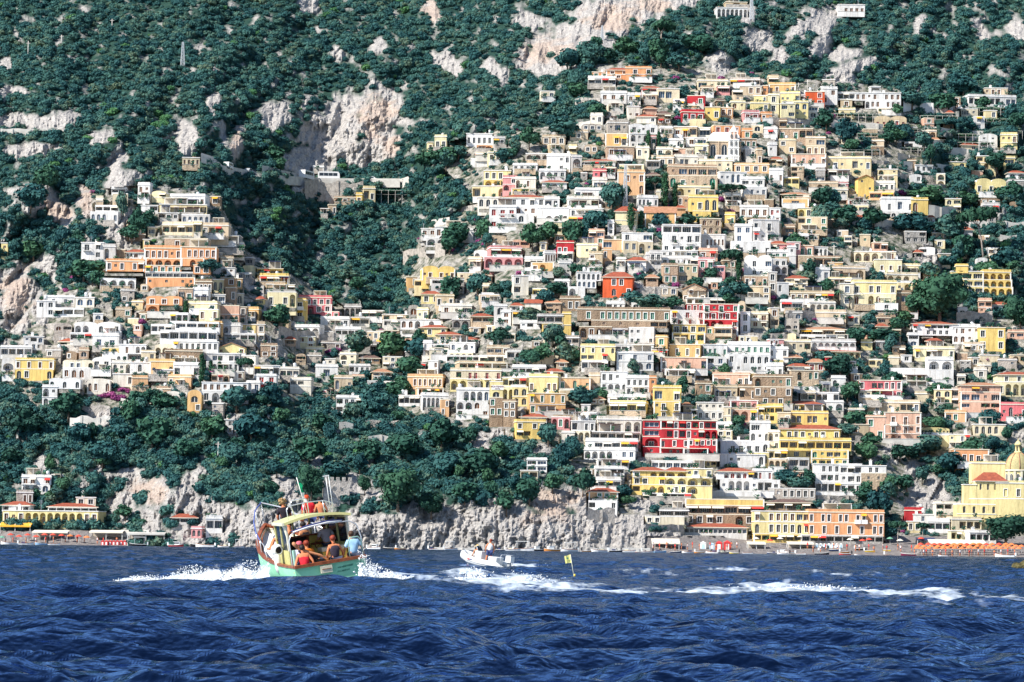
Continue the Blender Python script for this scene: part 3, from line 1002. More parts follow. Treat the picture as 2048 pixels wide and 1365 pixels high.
700 760 690 706 G g_g f
752 800 662 676 T _w f
858 898 700 716 W _w f
1540 1582 776 790 C ggg f
1684 1714 724 740 W aa f
1696 1730 820 838 W g_w f
1700 1740 850 870 T w_ f
1110 1150 700 716 W g_g f
1060 1110 712 728 T g__ f
1870 1920 664 676 C g_ f
'''
TOWN = [[(1180,130),(1310,125),(1560,150),(1660,165),(1830,180),(1845,330),(1800,400),(1860,520),(1850,640),(2060,640),(2060,900),(1900,930),(1860,1000),(2060,1010),(2060,1100),(1300,1090),(1180,1040),(1120,900),(1000,880),(800,830),(850,650),(800,560),(850,460),(950,400),(850,300),(980,260),(1180,250)],
        [(180,380),(300,370),(430,390),(490,500),(620,570),(700,620),(860,640),(860,700),(620,800),(400,830),(80,820),(0,760),(0,690),(80,590),(200,500)]]
# ---------------------------------------------------------------- parse the houses
NUMW = ['one', 'one', 'two', 'three', 'four', 'five', 'six', 'seven']
houses = []
for ln in HOUSES.strip().splitlines():
    ln = ln.strip()
    body, _, lab = ln.partition('#')
    plus = body.startswith('+'); tk = body.lstrip('+ ').split()
    b = dict(x0=float(tk[0]), x1=float(tk[1]), yt=float(tk[2]), yb=float(tk[3]), c=tk[4], spec=tk[5], roof=tk[6], k=None, y=None, z=False)
    for t in tk[7:]:
        if t.startswith('k='): b['k'] = t[2:]
        elif t.startswith('y='): b['y'] = float(t[2:])
        elif t == 'z': b['z'] = True
        elif t.startswith('r='): b['r'] = float(t[2:])
    short = full = None
    if lab:
        s, _, f = lab.partition('|'); short = s.strip(); full = f.strip() or None
    if plus:
        houses[-1]['b'].append(b)
        if short: houses[-1]['short'] = short; houses[-1]['full'] = full
    else: houses.append(dict(b=[b], short=short, full=full))
# small houses squeezed into what is left of the two slopes
INFILL = [[(1190,180),(1640,205),(1660,320),(1740,420),(1700,520),(1850,640),(2048,680),(2048,840),(1880,860),(1700,800),(1700,900),(1540,1000),(1400,1000),(1180,980),(1130,900),(1000,850),(830,810),(860,620),(960,520),(980,400),(1080,300),(1200,240)],
          [(300,400),(430,400),(490,520),(640,640),(820,650),(840,690),(620,700),(600,790),(400,800),(110,770),(60,700),(190,640),(260,600),(190,560)]]
_occ = np.zeros((300, 540), bool)
for h in houses:
    for b in h['b']: _occ[int(b['yt'] / 4):int(b['yb'] / 4) + 1, int(b['x0'] / 4):int(b['x1'] / 4) + 1] = True
INFILL.append([(1660,190),(2048,230),(2048,640),(1860,640),(1840,520),(1740,420)]); INFILL.append([(600,630),(870,630),(870,740),(760,790),(640,780)]); INFILL.append([(1900,640),(2048,640),(2048,720),(1900,700)])
_r = random.Random(99); nin = 0
for _ in range(16000):
    u = _r.uniform(20, 2040); v = _r.uniform(180, 1000); ww = _r.uniform(17, 46); hh = _r.choice([11, 13, 14, 16, 22, 26])
    if not any(in_poly(p, np.array([u]), np.array([v]))[0] for p in INFILL): continue
    if u > 1700 and v < 640 and _r.random() < .84: continue
    if perlin(np.array([u / 60.0]), np.array([v / 45.0]), 31)[0] > .26: continue
    a, b2, c, d = int((v - hh) / 4), int(v / 4) + 1, int((u - ww / 2) / 4), int((u + ww / 2) / 4) + 1
    if _occ[a:b2, c:d].mean() > .2: continue
    _occ[a:b2, c:d] = True; nin += 1
    fl = 2 if hh > 18 else 1; nb = max(1, int(ww / 13))
    sp = '/'.join(''.join(_r.choice('ww_wAgbs_a') for _ in range(nb)) for _ in range(fl))
    houses.append(dict(b=[dict(x0=u - ww / 2, x1=u + ww / 2, yt=v - hh, yb=v, c=_r.choice('WWWWCCCTTGGLNBB'), spec=sp, roof=_r.choice('ffffnnhv'), k=None, y=None, z=False)], short=None, full=None, fill=True))
print('infill', nin)
for h in houses:
    bs = h['b']
    h['x0'] = min(b['x0'] for b in bs); h['x1'] = max(b['x1'] for b in bs)
    h['yt'] = min(b['yt'] for b in bs); h['yb'] = max(b['yb'] for b in bs)
    h['area'] = sum((b['x1'] - b['x0']) * (b['yb'] - b['yt']) for b in bs)
    allspec = ''.join(b['spec'] for b in bs).replace('/', '')
    h['pav'] = len(bs) == 1 and set(allspec) <= set('g') and bs[0]['yb'] - bs[0]['yt'] < 22 and not h.get('fill')
    h['D'] = float(Dbase((h['x0'] + h['x1']) / 2, min(h['yb'], 1093))) - 0.8
solid = sorted([h for h in houses if not h['pav']], key=lambda h: -h['area'])
for i, h in enumerate(solid): h['stuff'] = (i >= 300 or bool(h.get('fill'))) and not h['short']
for h in houses: h.setdefault('stuff', False)

# ---------------------------------------------------------------- terrain surface
NU, NV = 960, 540
gu = np.linspace(-290, 2340, NU); gv = np.linspace(1150, -165, NV)
GU, GV = np.meshgrid(gu, gv)
GD = Dbase(GU, GV)
town = np.zeros(GU.shape, bool)
for p in TOWN: town |= in_poly(p, GU, GV)
# bare rock: centre u, v, half width, half height, slant
ROCKS = [(1150,75,60,26,-0.8),(1085,130,50,22,-0.8),(1260,18,60,26,-0.3),(1350,4,50,12,0),(700,215,50,34,0.5),(755,235,48,60,0.3),(770,290,30,35,0),(690,265,42,48,0.2),(640,275,35,60,-0.3),(550,232,26,36,0.4),(620,320,60,34,0),(720,310,60,26,0),
 (375,275,20,42,0.1),(475,285,12,40,0.2),(445,265,6,30,0),(425,200,14,20,0.3),(615,12,24,16,0),(672,108,14,14,0),(755,92,15,16,0.3),(865,22,14,22,-0.5),(895,130,22,26,-0.6),
 (990,140,22,28,-0.8),(1110,95,50,24,-0.6),(1050,120,26,22,0),(1205,30,62,34,-0.1),(1180,60,40,26,0),(1310,12,45,16,0),(1240,45,30,26,0),(1060,45,26,20,-0.7),
 (1640,40,36,28,0.2),(1600,60,22,22,0),(1690,110,34,14,0.3),(1720,130,34,14,0.3),(1680,155,28,18,-0.2),(1640,95,22,22,0.4),(1520,85,26,24,-0.3),(1440,128,30,20,-0.2),
 (1840,50,12,18,0.3),(1960,60,14,26,-0.5),(2035,60,18,32,-0.4),(1500,30,26,16,0),(1560,110,14,16,0),
 (115,420,24,44,-0.5),(170,400,16,34,-0.2),(60,400,34,30,-0.4),(240,360,26,26,0),(230,340,16,30,0),(50,245,66,16,0.1),(130,240,30,22,0.1),(200,275,26,14,0.5),(60,300,50,14,0.1),(30,183,30,10,0),(240,310,14,20,0),(10,132,12,16,0),
 (35,585,44,58,-0.1),(30,640,34,34,0),(75,620,20,30,0),(95,530,26,24,0),(240,465,22,26,-0.4),(255,440,14,24,0),
 (530,590,8,50,0),(655,680,56,14,0),(525,690,14,26,0),(500,560,12,30,0),(650,375,52,22,0.1),
 (200,835,30,20,0),(90,930,30,20,0),(190,930,14,28,0),(270,960,30,26,0),(315,985,30,34,0),(250,1010,34,40,0),(370,1000,38,44,-0.2),(440,1035,60,30,0),(400,1075,80,20,0),(390,960,24,22,0.4),(170,975,14,20,0),(300,1050,30,30,0),
 (520,1060,70,44,0),(600,1060,90,44,0),(730,1060,110,36,0),(900,1050,120,46,0),(1050,1060,110,44,0),(1200,1060,90,36,0),(1110,1000,44,34,0),(1010,1020,46,24,0),(1075,985,36,24,0),(560,965,26,18,0),(470,860,22,34,0),(575,985,24,20,0),(720,970,28,24,0),(740,990,30,16,0),
 (1160,1010,16,34,0),(1290,1010,34,16,0),(960,895,20,26,0),(990,915,12,20,0),(1000,870,20,16,0),(1085,900,22,14,0),(1340,1078,90,14,0),(1450,1078,70,10,0),
 (1815,950,14,24,0.2),(1840,1000,34,30,0.1),(1865,975,16,30,0),(1790,905,24,14,0),(1850,510,16,34,0.1),(1865,525,18,34,0.1),(1880,980,20,26,0),(1700,890,12,14,0),(1660,1010,26,14,0),
 (1290,580,46,16,0),(1440,600,14,10,0),(635,930,14,14,0),(130,680,26,10,0)]
rk = np.zeros(GU.shape)
nw = fbm(GU / 26, GV / 26, 3, 2) * 0.55
for (a, b_, ra, rb, s) in ROCKS:
    if b_ < 380: ra, rb = ra * 1.06, rb * 1.05
    du = (GU - a) - s * (GV - b_) * -1.0
    rk = np.maximum(rk, 1.35 - np.sqrt((du / ra) ** 2 + ((GV - b_) / rb) ** 2))
rk = np.clip((rk - 0.08 + nw) * 2.2, 0, 1)
rk = np.where((GV > 1030) & (GU > 470) & (GU < 1300), np.maximum(rk, .9), rk)
beach = ((GV > 1074) & (GU > 1290)) | ((GV > 1062) & (GU < 265))
rk[beach] = 0
amp = np.where(town, 0.35, 1.0) * np.clip((1105 - GV) / 60, 0, 1)
GD = GD + amp * (7 * fbm(GU / 150, GV / 110, 3, 11)) + np.where(town, 0.0, 1.0) * np.clip((900 - GV) / 200, 0, 1) * (10 * (1 - np.abs(perlin((GU + GV * .8) / 120, (GV - GU * .3) / 260, 77)) * 2.2) - 3) + np.where(town, 0.2, 1.0) * np.clip((1112 - GV) / 14, 0, 1) * (1.6 * fbm(GU / 26, GV / 30, 3, 5))
rid = (1 - np.abs(perlin(GU / 30 + 0.4 * GV / 40, GV / 95, 8)) * 2.4); rid2 = 1 - np.abs(perlin(GU / 11, GV / 34 + 7, 9)) * 2.2; rid3 = 1 - np.abs(perlin(GU / 17 + GV / 60, GV / 13, 15)) * 2.0
rocky = np.where(beach, 0, rk)
scl_ = np.clip(((GV > 1000) & (GU > 500) & (GU < 1300)).astype(float), 0, 1)
GD = GD - rocky * ((1.6 + .6 * (1 - scl_)) * rid + 1.0 * rid2 + .9 * rid3 + .8 * np.abs(perlin(GU / 7, GV / 9, 23)) + .8 * perlin(GU / 4.2, GV / 5, 21) - 1.2)
GD = np.where(GV > 1108, np.minimum(GD, Dbase(GU, GV) + 0.5), GD)
covered = np.zeros(GU.shape, bool)
for h in houses:
    for b in h['b']:
        u0, u1, v0, v1 = b['x0'] - 2.5, b['x1'] + 2.5, b['yt'] - 1, b['yb'] + 1
        m = (GU > u0) & (GU < u1) & (GV > v0) & (GV < v1)
        GD[m] = np.maximum(GD[m], h['D'] + 4.5)
        covered |= (GU > u0 + 2) & (GU < u1 - 2) & (GV > v0 + 2) & (GV < v1 - 1)
        m2 = (GU > u0) & (GU < u1) & (GV >= v1) & (GV < v1 + 9)
        GD[m2] = np.minimum(GD[m2], h['D'] - 0.1)
def Dt(u, v):
    """terrain distance with all its relief"""
    fu = (np.asarray(u, float) - gu[0]) / (gu[1] - gu[0]); fv = (np.asarray(v, float) - gv[0]) / (gv[1] - gv[0])
    i = np.clip(fu.astype(int), 0, NU - 2); j = np.clip(fv.astype(int), 0, NV - 2); a = np.clip(fu - i, 0, 1); c = np.clip(fv - j, 0, 1)
    return (GD[j, i] * (1 - a) + GD[j, i + 1] * a) * (1 - c) + (GD[j + 1, i] * (1 - a) + GD[j + 1, i + 1] * a) * c
def at_grid(A, u, v):
    i = np.clip(((np.asarray(u, float) - gu[0]) / (gu[1] - gu[0])).round().astype(int), 0, NU - 1)
    j = np.clip(((np.asarray(v, float) - gv[0]) / (gv[1] - gv[0])).round().astype(int), 0, NV - 1)
    return A[j, i]
X, Y, Z = P(GU, GV, GD)
# beyond the frame the slope carries on and closes behind
Xb = X[-1] * 1.12; Yb = Y[-1] + 260; Zb = Z[-1] + 40
Xc = X[-1] * 1.3; Yc = Y[-1] + 900; Zc = np.full(NU, -5.0)
V = np.stack([np.vstack([X, Xb, Xc]), np.vstack([Y, Yb, Yc]), np.vstack([Z, Zb, Zc])], -1).reshape(-1, 3)
nr = NV + 2
idx = np.arange(nr * NU).reshape(nr, NU)
Fq = np.stack([idx[:-1, :-1], idx[:-1, 1:], idx[1:, 1:], idx[1:, :-1]], -1).reshape(-1, 4)
def grid_mesh(name, V, Fq):
    me = bpy.data.meshes.new(name)
    me.vertices.add(len(V)); me.vertices.foreach_set('co', V.astype(np.float32).ravel())
    me.loops.add(Fq.size); me.loops.foreach_set('vertex_index', Fq.astype(np.int32).ravel())
    me.polygons.add(len(Fq)); me.polygons.foreach_set('loop_start', np.arange(0, Fq.size, 4, dtype=np.int32))
    me.polygons.foreach_set('loop_total', np.full(len(Fq), 4, dtype=np.int32))
    me.update(calc_edges=True); me.validate(); return me
me = grid_mesh('hillside', V, Fq)
at = me.attributes.new('rock', 'FLOAT', 'POINT')
rf = np.vstack([rk, rk[-1:], rk[-1:]]); at.data.foreach_set('value', rf.astype(np.float32).ravel())
tw = np.where(town, 1.0, 0.0); tw = np.vstack([tw, tw[-1:], tw[-1:]])
at = me.attributes.new('town', 'FLOAT', 'POINT'); at.data.foreach_set('value', tw.astype(np.float32).ravel())
bw = np.where(beach, 1.0, 0.0); bw = np.vstack([bw, bw[-1:], bw[-1:]])
at = me.attributes.new('beach', 'FLOAT', 'POINT'); at.data.foreach_set('value', bw.astype(np.float32).ravel())
oc = np.zeros(GU.shape)
for (a, b_, ra, rb) in ((115,420,40,60),(170,400,24,40),(755,235,50,50),(780,300,20,40),(35,590,46,60),(120,640,20,30),(1230,40,70,34),(1090,100,60,34),(475,285,20,40),(300,985,40,30),(620,440,1,1),(865,22,30,30),(1310,12,40,20),(1100,1010,60,40)): oc = np.maximum(oc, np.exp(-((GU - a) / ra) ** 2 - ((GV - b_) / rb) ** 2))
oc = np.vstack([oc, oc[-1:], oc[-1:]]); at = me.attributes.new('ochre', 'FLOAT', 'POINT'); at.data.foreach_set('value', oc.astype(np.float32).ravel())
me.polygons.foreach_set('use_smooth', np.zeros(len(me.polygons), bool))
m, n, b = newmat('limestone_hillside')
geo = node(n, 'ShaderNodeNewGeometry')
def attr(nm):
    a = node(n, 'ShaderNodeAttribute'); a.attribute_name = nm; return a.outputs['Fac']
def ramp(fac, stops):
    c = node(n, 'ShaderNodeValToRGB'); n.links.new(fac, c.inputs['Fac']); e = c.color_ramp.elements
    e[0].position, e[0].color = stops[0][0], (*stops[0][1], 1); e[1].position, e[1].color = stops[-1][0], (*stops[-1][1], 1)
    for p, q in stops[1:-1]:
        k = e.new(p); k.color = (*q, 1)
    return c.outputs['Color']
def tex(scale, det=6, sz=(1, 1, 1), rough=0.6):
    mp = node(n, 'ShaderNodeMapping'); mp.inputs['Scale'].default_value = sz; n.links.new(geo.outputs['Position'], mp.inputs['Vector'])
    t = node(n, 'ShaderNodeTexNoise'); t.inputs['Scale'].default_value = scale; t.inputs['Detail'].default_value = det; t.inputs['Roughness'].default_value = rough
    n.links.new(mp.outputs[0], t.inputs['Vector']); return t.outputs['Fac']
def mix(f, a, c, mode='MIX'):
    x = node(n, 'ShaderNodeMix', data_type='RGBA', blend_type=mode)
    if isinstance(f, float): x.inputs[0].default_value = f
    else: n.links.new(f, x.inputs[0])
    n.links.new(a, x.inputs[6]); n.links.new(c, x.inputs[7]); return x.outputs[2]
rock_c = ramp(tex(0.55, 10, (1, 1, 0.6), 0.75), [(0.28, (0.17, 0.17, 0.18)), (0.42, (0.42, 0.40, 0.39)), (0.60, (0.62, 0.59, 0.56))])
pink_c = ramp(tex(0.5, 6), [(0.35, (0.48, 0.34, 0.27)), (0.65, (0.70, 0.54, 0.42))])
pk = node(n, 'ShaderNodeMath', operation='MULTIPLY_ADD'); pk.inputs[1].default_value = 0.45; n.links.new(attr('ochre'), pk.inputs[0]); n.links.new(tex(0.12, 4), pk.inputs[2])
pf = node(n, 'ShaderNodeMapRange'); n.links.new(pk.outputs[0], pf.inputs['Value']); pf.inputs['From Min'].default_value = 0.66; pf.inputs['From Max'].default_value = 0.86; pf.inputs['To Max'].default_value = 0.6
rockc = mix(pf.outputs[0], rock_c, pink_c)
scrub = ramp(tex(0.4, 5), [(0.35, (0.018, 0.055, 0.048)), (0.62, (0.04, 0.09, 0.07)), (0.80, (0.20, 0.19, 0.17))])
soil = ramp(tex(0.5, 5), [(0.38, (0.05, 0.08, 0.05)), (0.50, (0.26, 0.25, 0.21)), (0.66, (0.52, 0.49, 0.45))])
sand = ramp(tex(0.8, 4), [(0.3, (0.22, 0.20, 0.20)), (0.7, (0.36, 0.33, 0.32))])
dk = node(n, 'ShaderNodeValToRGB'); n.links.new(tex(2.2, 9, (1, 1, 0.7), 0.8), dk.inputs['Fac']); dk.color_ramp.elements[0].position = .36; dk.color_ramp.elements[0].color = (.32, .32, .36, 1); dk.color_ramp.elements[1].position = .50; dk.color_ramp.elements[1].color = (1, 1, 1, 1)  # darkness of crevices painted into the rock colour as fine noise
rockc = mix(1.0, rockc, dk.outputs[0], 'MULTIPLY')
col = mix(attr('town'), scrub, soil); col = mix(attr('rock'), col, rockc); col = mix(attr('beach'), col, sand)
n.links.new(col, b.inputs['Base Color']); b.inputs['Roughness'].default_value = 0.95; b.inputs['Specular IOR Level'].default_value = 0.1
bp = node(n, 'ShaderNodeBump'); bp.inputs['Strength'].default_value = 0.9; bp.inputs['Distance'].default_value = 1.0
vor = node(n, 'ShaderNodeTexVoronoi', feature='DISTANCE_TO_EDGE'); vor.inputs['Scale'].default_value = 0.45
mp = node(n, 'ShaderNodeMapping'); mp.inputs['Scale'].default_value = (1, 1, 0.45); n.links.new(geo.outputs['Position'], mp.inputs['Vector']); n.links.new(mp.outputs[0], vor.inputs['Vector'])
ad = node(n, 'ShaderNodeMath', operation='ADD'); n.links.new(tex(1.3, 10, (1, 1, 0.6), 0.8), ad.inputs[0])
vm = node(n, 'ShaderNodeMath', operation='MINIMUM'); vm.inputs[1].default_value = 0.25; n.links.new(vor.outputs['Distance'], vm.inputs[0]); n.links.new(vm.outputs[0], ad.inputs[1])
n.links.new(ad.outputs[0], bp.inputs['Height']); n.links.new(bp.outputs[0], b.inputs['Normal'])
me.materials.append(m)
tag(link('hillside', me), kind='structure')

# ---------------------------------------------------------------- window, door and balcony pieces (unit size: x -0.5..0.5, z 0..1)
def piece_window(kind, arch=False):
    mb = MB(); fr = M['trim']; fill = {'glass': M['glass'], 'brown': M['brown'], 'red': M['redwood'], 'green': M['green'], 'blue': M['pane_blue']}[kind]
    t = 0.055
    n = 8
    def outline(i):
        if not arch: return [(-0.5 + i, 0 + i * 0.6), (0.5 - i, 0 + i * 0.6), (0.5 - i, 1 - i * 0.6), (-0.5 + i, 1 - i * 0.6)]
        pts = [(-0.5 + i, i * 0.6), (0.5 - i, i * 0.6)]
        for k in range(n + 1):
            a = math.pi * k / n; pts.append(((0.5 - i) * math.cos(a), 0.66 + (0.34 - i * 0.6) * math.sin(a)))
        return pts
    o = outline(0.0); q = outline(t)
    for k in range(len(o)):
        l = (k + 1) % len(o)
        mb.poly([(o[k][0], -0.08, o[k][1]), (o[l][0], -0.08, o[l][1]), (q[l][0], -0.08, q[l][1]), (q[k][0], -0.08, q[k][1])], fr)
        mb.poly([(q[k][0], -0.08, q[k][1]), (q[l][0], -0.08, q[l][1]), (q[l][0], 0.0, q[l][1]), (q[k][0], 0.0, q[k][1])], fr)
    mb.poly([(x, -0.01, z) for x, z in q], fill)
    mb.box(-0.03, 0.03, -0.07, -0.02, 0.06, 0.9, fr, 'kb')
    if kind != 'glass':
        for z in (0.25, 0.45, 0.65): mb.box(-0.4, 0.4, -0.04, -0.015, z, z + 0.04, fill, 'k')
    return mb
def piece_glazing(nm, fill):
    mb = MB(); mb.poly([(-0.5, -0.01, 0), (0.5, -0.01, 0), (0.5, -0.01, 1), (-0.5, -0.01, 1)], fill)
    for i in range(nm + 1):
        x = -0.5 + i / nm; mb.box(x - 0.02, x + 0.02, -0.07, -0.015, 0, 1, M['trim'], 'k')
    mb.box(-0.5, 0.5, -0.06, -0.015, 0.93, 1.0, M['trim'], 'k'); mb.box(-0.5, 0.5, -0.06, -0.015, 0.0, 0.06, M['trim'], 'k')
    return mb
def piece_railing(nb=10):
    mb = MB(); mb.box(-0.5, 0.5, -0.04, 0.04, 0.92, 1.0, M['iron']); mb.box(-0.5, 0.5, -0.03, 0.03, 0.02, 0.08, M['iron'])
    for i in range(nb + 1):
        x = -0.5 + i / nb; mb.box(x - 0.008, x + 0.008, -0.03, 0.03, 0.08, 0.92, M['iron'], 'tbk')
    return mb
def piece_balcony(solid):
    mb = MB(); mb.box(-0.5, 0.5, -1.0, 0, 0.0, 0.14, M['trim'])
    if solid:
        mb.box(-0.5, 0.5, -1.0, -0.9, 0.14, 1.05, M['roofwhite']); mb.box(-0.5, -0.44, -0.9, 0, 0.14, 1.05, M['roofwhite']); mb.box(0.44, 0.5, -0.9, 0, 0.14, 1.05, M['roofwhite'])
    else:
        for (x0, x1, y0, y1) in ((-0.5, 0.5, -1.0, -0.95), (-0.5, -0.47, -0.95, 0), (0.47, 0.5, -0.95, 0)): mb.box(x0, x1, y0, y1, 1.0, 1.06, M['iron'])
        for i in range(9): mb.box(-0.5 + i / 8 * 0.98, -0.5 + i / 8 * 0.98 + 0.02, -1.0, -0.96, 0.14, 1.0, M['iron'], 'tb')
    return mb
def piece_door(fill):
    mb = MB(); mb.poly([(-0.5, -0.01, 0), (0.5, -0.01, 0), (0.5, -0.01, 1), (-0.5, -0.01, 1)], fill)
    mb.box(-0.5, -0.4, -0.08, -0.015, 0, 1, M['trim'], 'k'); mb.box(0.4, 0.5, -0.08, -0.015, 0, 1, M['trim'], 'k'); mb.box(-0.4, 0.4, -0.08, -0.015, 0.93, 1, M['trim'], 'k'); mb.box(-0.03, 0.03, -0.06, -0.015, 0, 0.93, M['trim'], 'k')
    return mb
def piece_awning(mat):
    mb = MB(); c = [(-0.5, 0, 1), (0.5, 0, 1), (0.5, -1, 0.25), (-0.5, -1, 0.25)]
    mb.poly(c[::-1], mat); mb.poly([(x, y + 0.01, z - 0.03) for x, y, z in c], mat)
    mb.poly([(-0.5, -1, 0.25), (0.5, -1, 0.25), (0.5, -1, 0), (-0.5, -1, 0)], mat)
    return mb
def piece_chimney():
    mb = MB(); mb.box(-0.35, 0.35, -0.3, 0.3, 0, 1.1, M['roofwhite']); mb.box(-0.45, 0.45, -0.4, 0.4, 1.1, 1.22, M['roofwhite']); mb.box(-0.2, 0.2, -0.15, 0.15, 1.22, 1.5, M['stone']); return mb
def piece_tank():
    mb = MB(); mb.lathe([(0, 0.3), (0.5, 0.3), (0.5, 1.4), (0.2, 1.6), (0, 1.6)], M['steel'], 10)
    for x in (-0.3, 0.3): mb.box(x - 0.05, x + 0.05, -0.05, 0.05, 0, 0.32, M['iron'])
    return mb
def piece_pergola(mat):
    mb = MB()
    for x in (-0.48, 0, 0.48):
        mb.box(x - 0.012, x + 0.012, -1.5, -1.38, 0, 2.2, M['trim']); mb.box(x - 0.012, x + 0.012, 1.3, 1.42, 0, 2.2, M['trim'])
    mb.box(-0.5, 0.5, -1.6, 1.5, 2.2, 2.34, mat)
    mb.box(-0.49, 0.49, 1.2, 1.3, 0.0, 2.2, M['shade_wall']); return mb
def piece_antenna():
    mb = MB(); mb.box(-0.03, 0.03, -0.03, 0.03, 0, 2.6, M['steel'])
    for z in (1.8, 2.1, 2.4): mb.box(-0.5, 0.5, -0.02, 0.02, z, z + 0.04, M['steel'])
    return mb
def piece_plant():
    mb = MB(); rg = random.Random(4); mb.lathe([(0.0, 0), (0.18, 0), (0.25, 0.4), (0, 0.4)], M['tile_o'], 6)
    for i in range(34):
        a = rg.random() * 6.28; r = rg.random() ** 0.5 * 0.5; z = 0.4 + rg.random() * 0.9; c = Vector((r * math.cos(a), r * math.sin(a), z))
        d = Vector((rg.uniform(-1, 1), rg.uniform(-1, 1), rg.uniform(-.6, 1))).normalized() * 0.22; e = d.orthogonal().normalized() * 0.12
        mb.poly([c - d - e, c + d - e, c + d + e, c - d + e], M['tree'])
    return mb
PIECES = {('window', k, a): piece_window(k, a) for k in ('glass', 'brown', 'red', 'green', 'blue') for a in (False, True)}
PIECES.update({('glazing', 3): piece_glazing(3, M['pane_blue']), ('glazing', 4): piece_glazing(4, M['glass']), ('railing',): piece_railing(),
 ('balcony', 0): piece_balcony(False), ('balcony', 1): piece_balcony(True), ('door', 'glass'): piece_door(M['glass']), ('door', 'brown'): piece_door(M['brown']), ('door', 'red'): piece_door(M['redwood']),
 ('door', 'green'): piece_door(M['green']), ('door', 'blue'): piece_door(M['pane_blue']),
 ('awning', 'w'): piece_awning(M['awning_w']), ('awning', 'r'): piece_awning(M['awning_r']), ('awning', 'y'): piece_awning(M['awning_y']),
 ('chimney',): piece_chimney(), ('water_tank',): piece_tank(), ('pergola', 'w'): piece_pergola(M['awning_w']), ('pergola', 'o'): piece_pergola(M['tile_b']), ('pergola', 'b'): piece_pergola(M['awning_b']),
 ('antenna',): piece_antenna(), ('potted_plant',): piece_plant()})
PMESH = {}
NOFILL = [False]
class Sink:
    """puts the pieces of one house under its root, or joins them into the far-off mass"""
    mass = MB()
    def __init__(s, root=None, base=None, yaw=0): s.root = root; s.base = base; s.yaw = yaw
    def put(s, key, loc, scale=(1, 1, 1), rz=0.0, name=None):
        tpl = PIECES[key]
        if s.root is not None:
            if key not in PMESH: PMESH[key] = tpl.mesh('_'.join(str(k) for k in key))
            return link(name or key[0], PMESH[key], s.root, loc, (0, 0, rz), scale)
        s.merge(tpl, loc, scale, rz)
    def merge(s, tpl, loc=(0, 0, 0), scale=(1, 1, 1), rz=0.0):
        n = len(s.mass.v); c, d = math.cos(rz), math.sin(rz); C, Dn = math.cos(s.yaw), math.sin(s.yaw)
        for (x, y, z) in tpl.v:
            x *= scale[0]; y *= scale[1]; z *= scale[2]
            x, y = x * c - y * d + loc[0], x * d + y * c + loc[1]; z += loc[2]
            s.mass.v.append((x * C - y * Dn + s.base[0], x * Dn + y * C + s.base[1], z + s.base[2]))
        sl = [s.mass.slot(m) for m in tpl.mats]
        for f, mi, sm in zip(tpl.f, tpl.m, tpl.sm):
            s.mass.f.append(tuple(n + i for i in f)); s.mass.m.append(sl[mi]); s.mass.sm.append(sm)
    def mesh(s, name, mb):
        if s.root is not None: return mb.build(name, s.root)
        s.merge(mb)

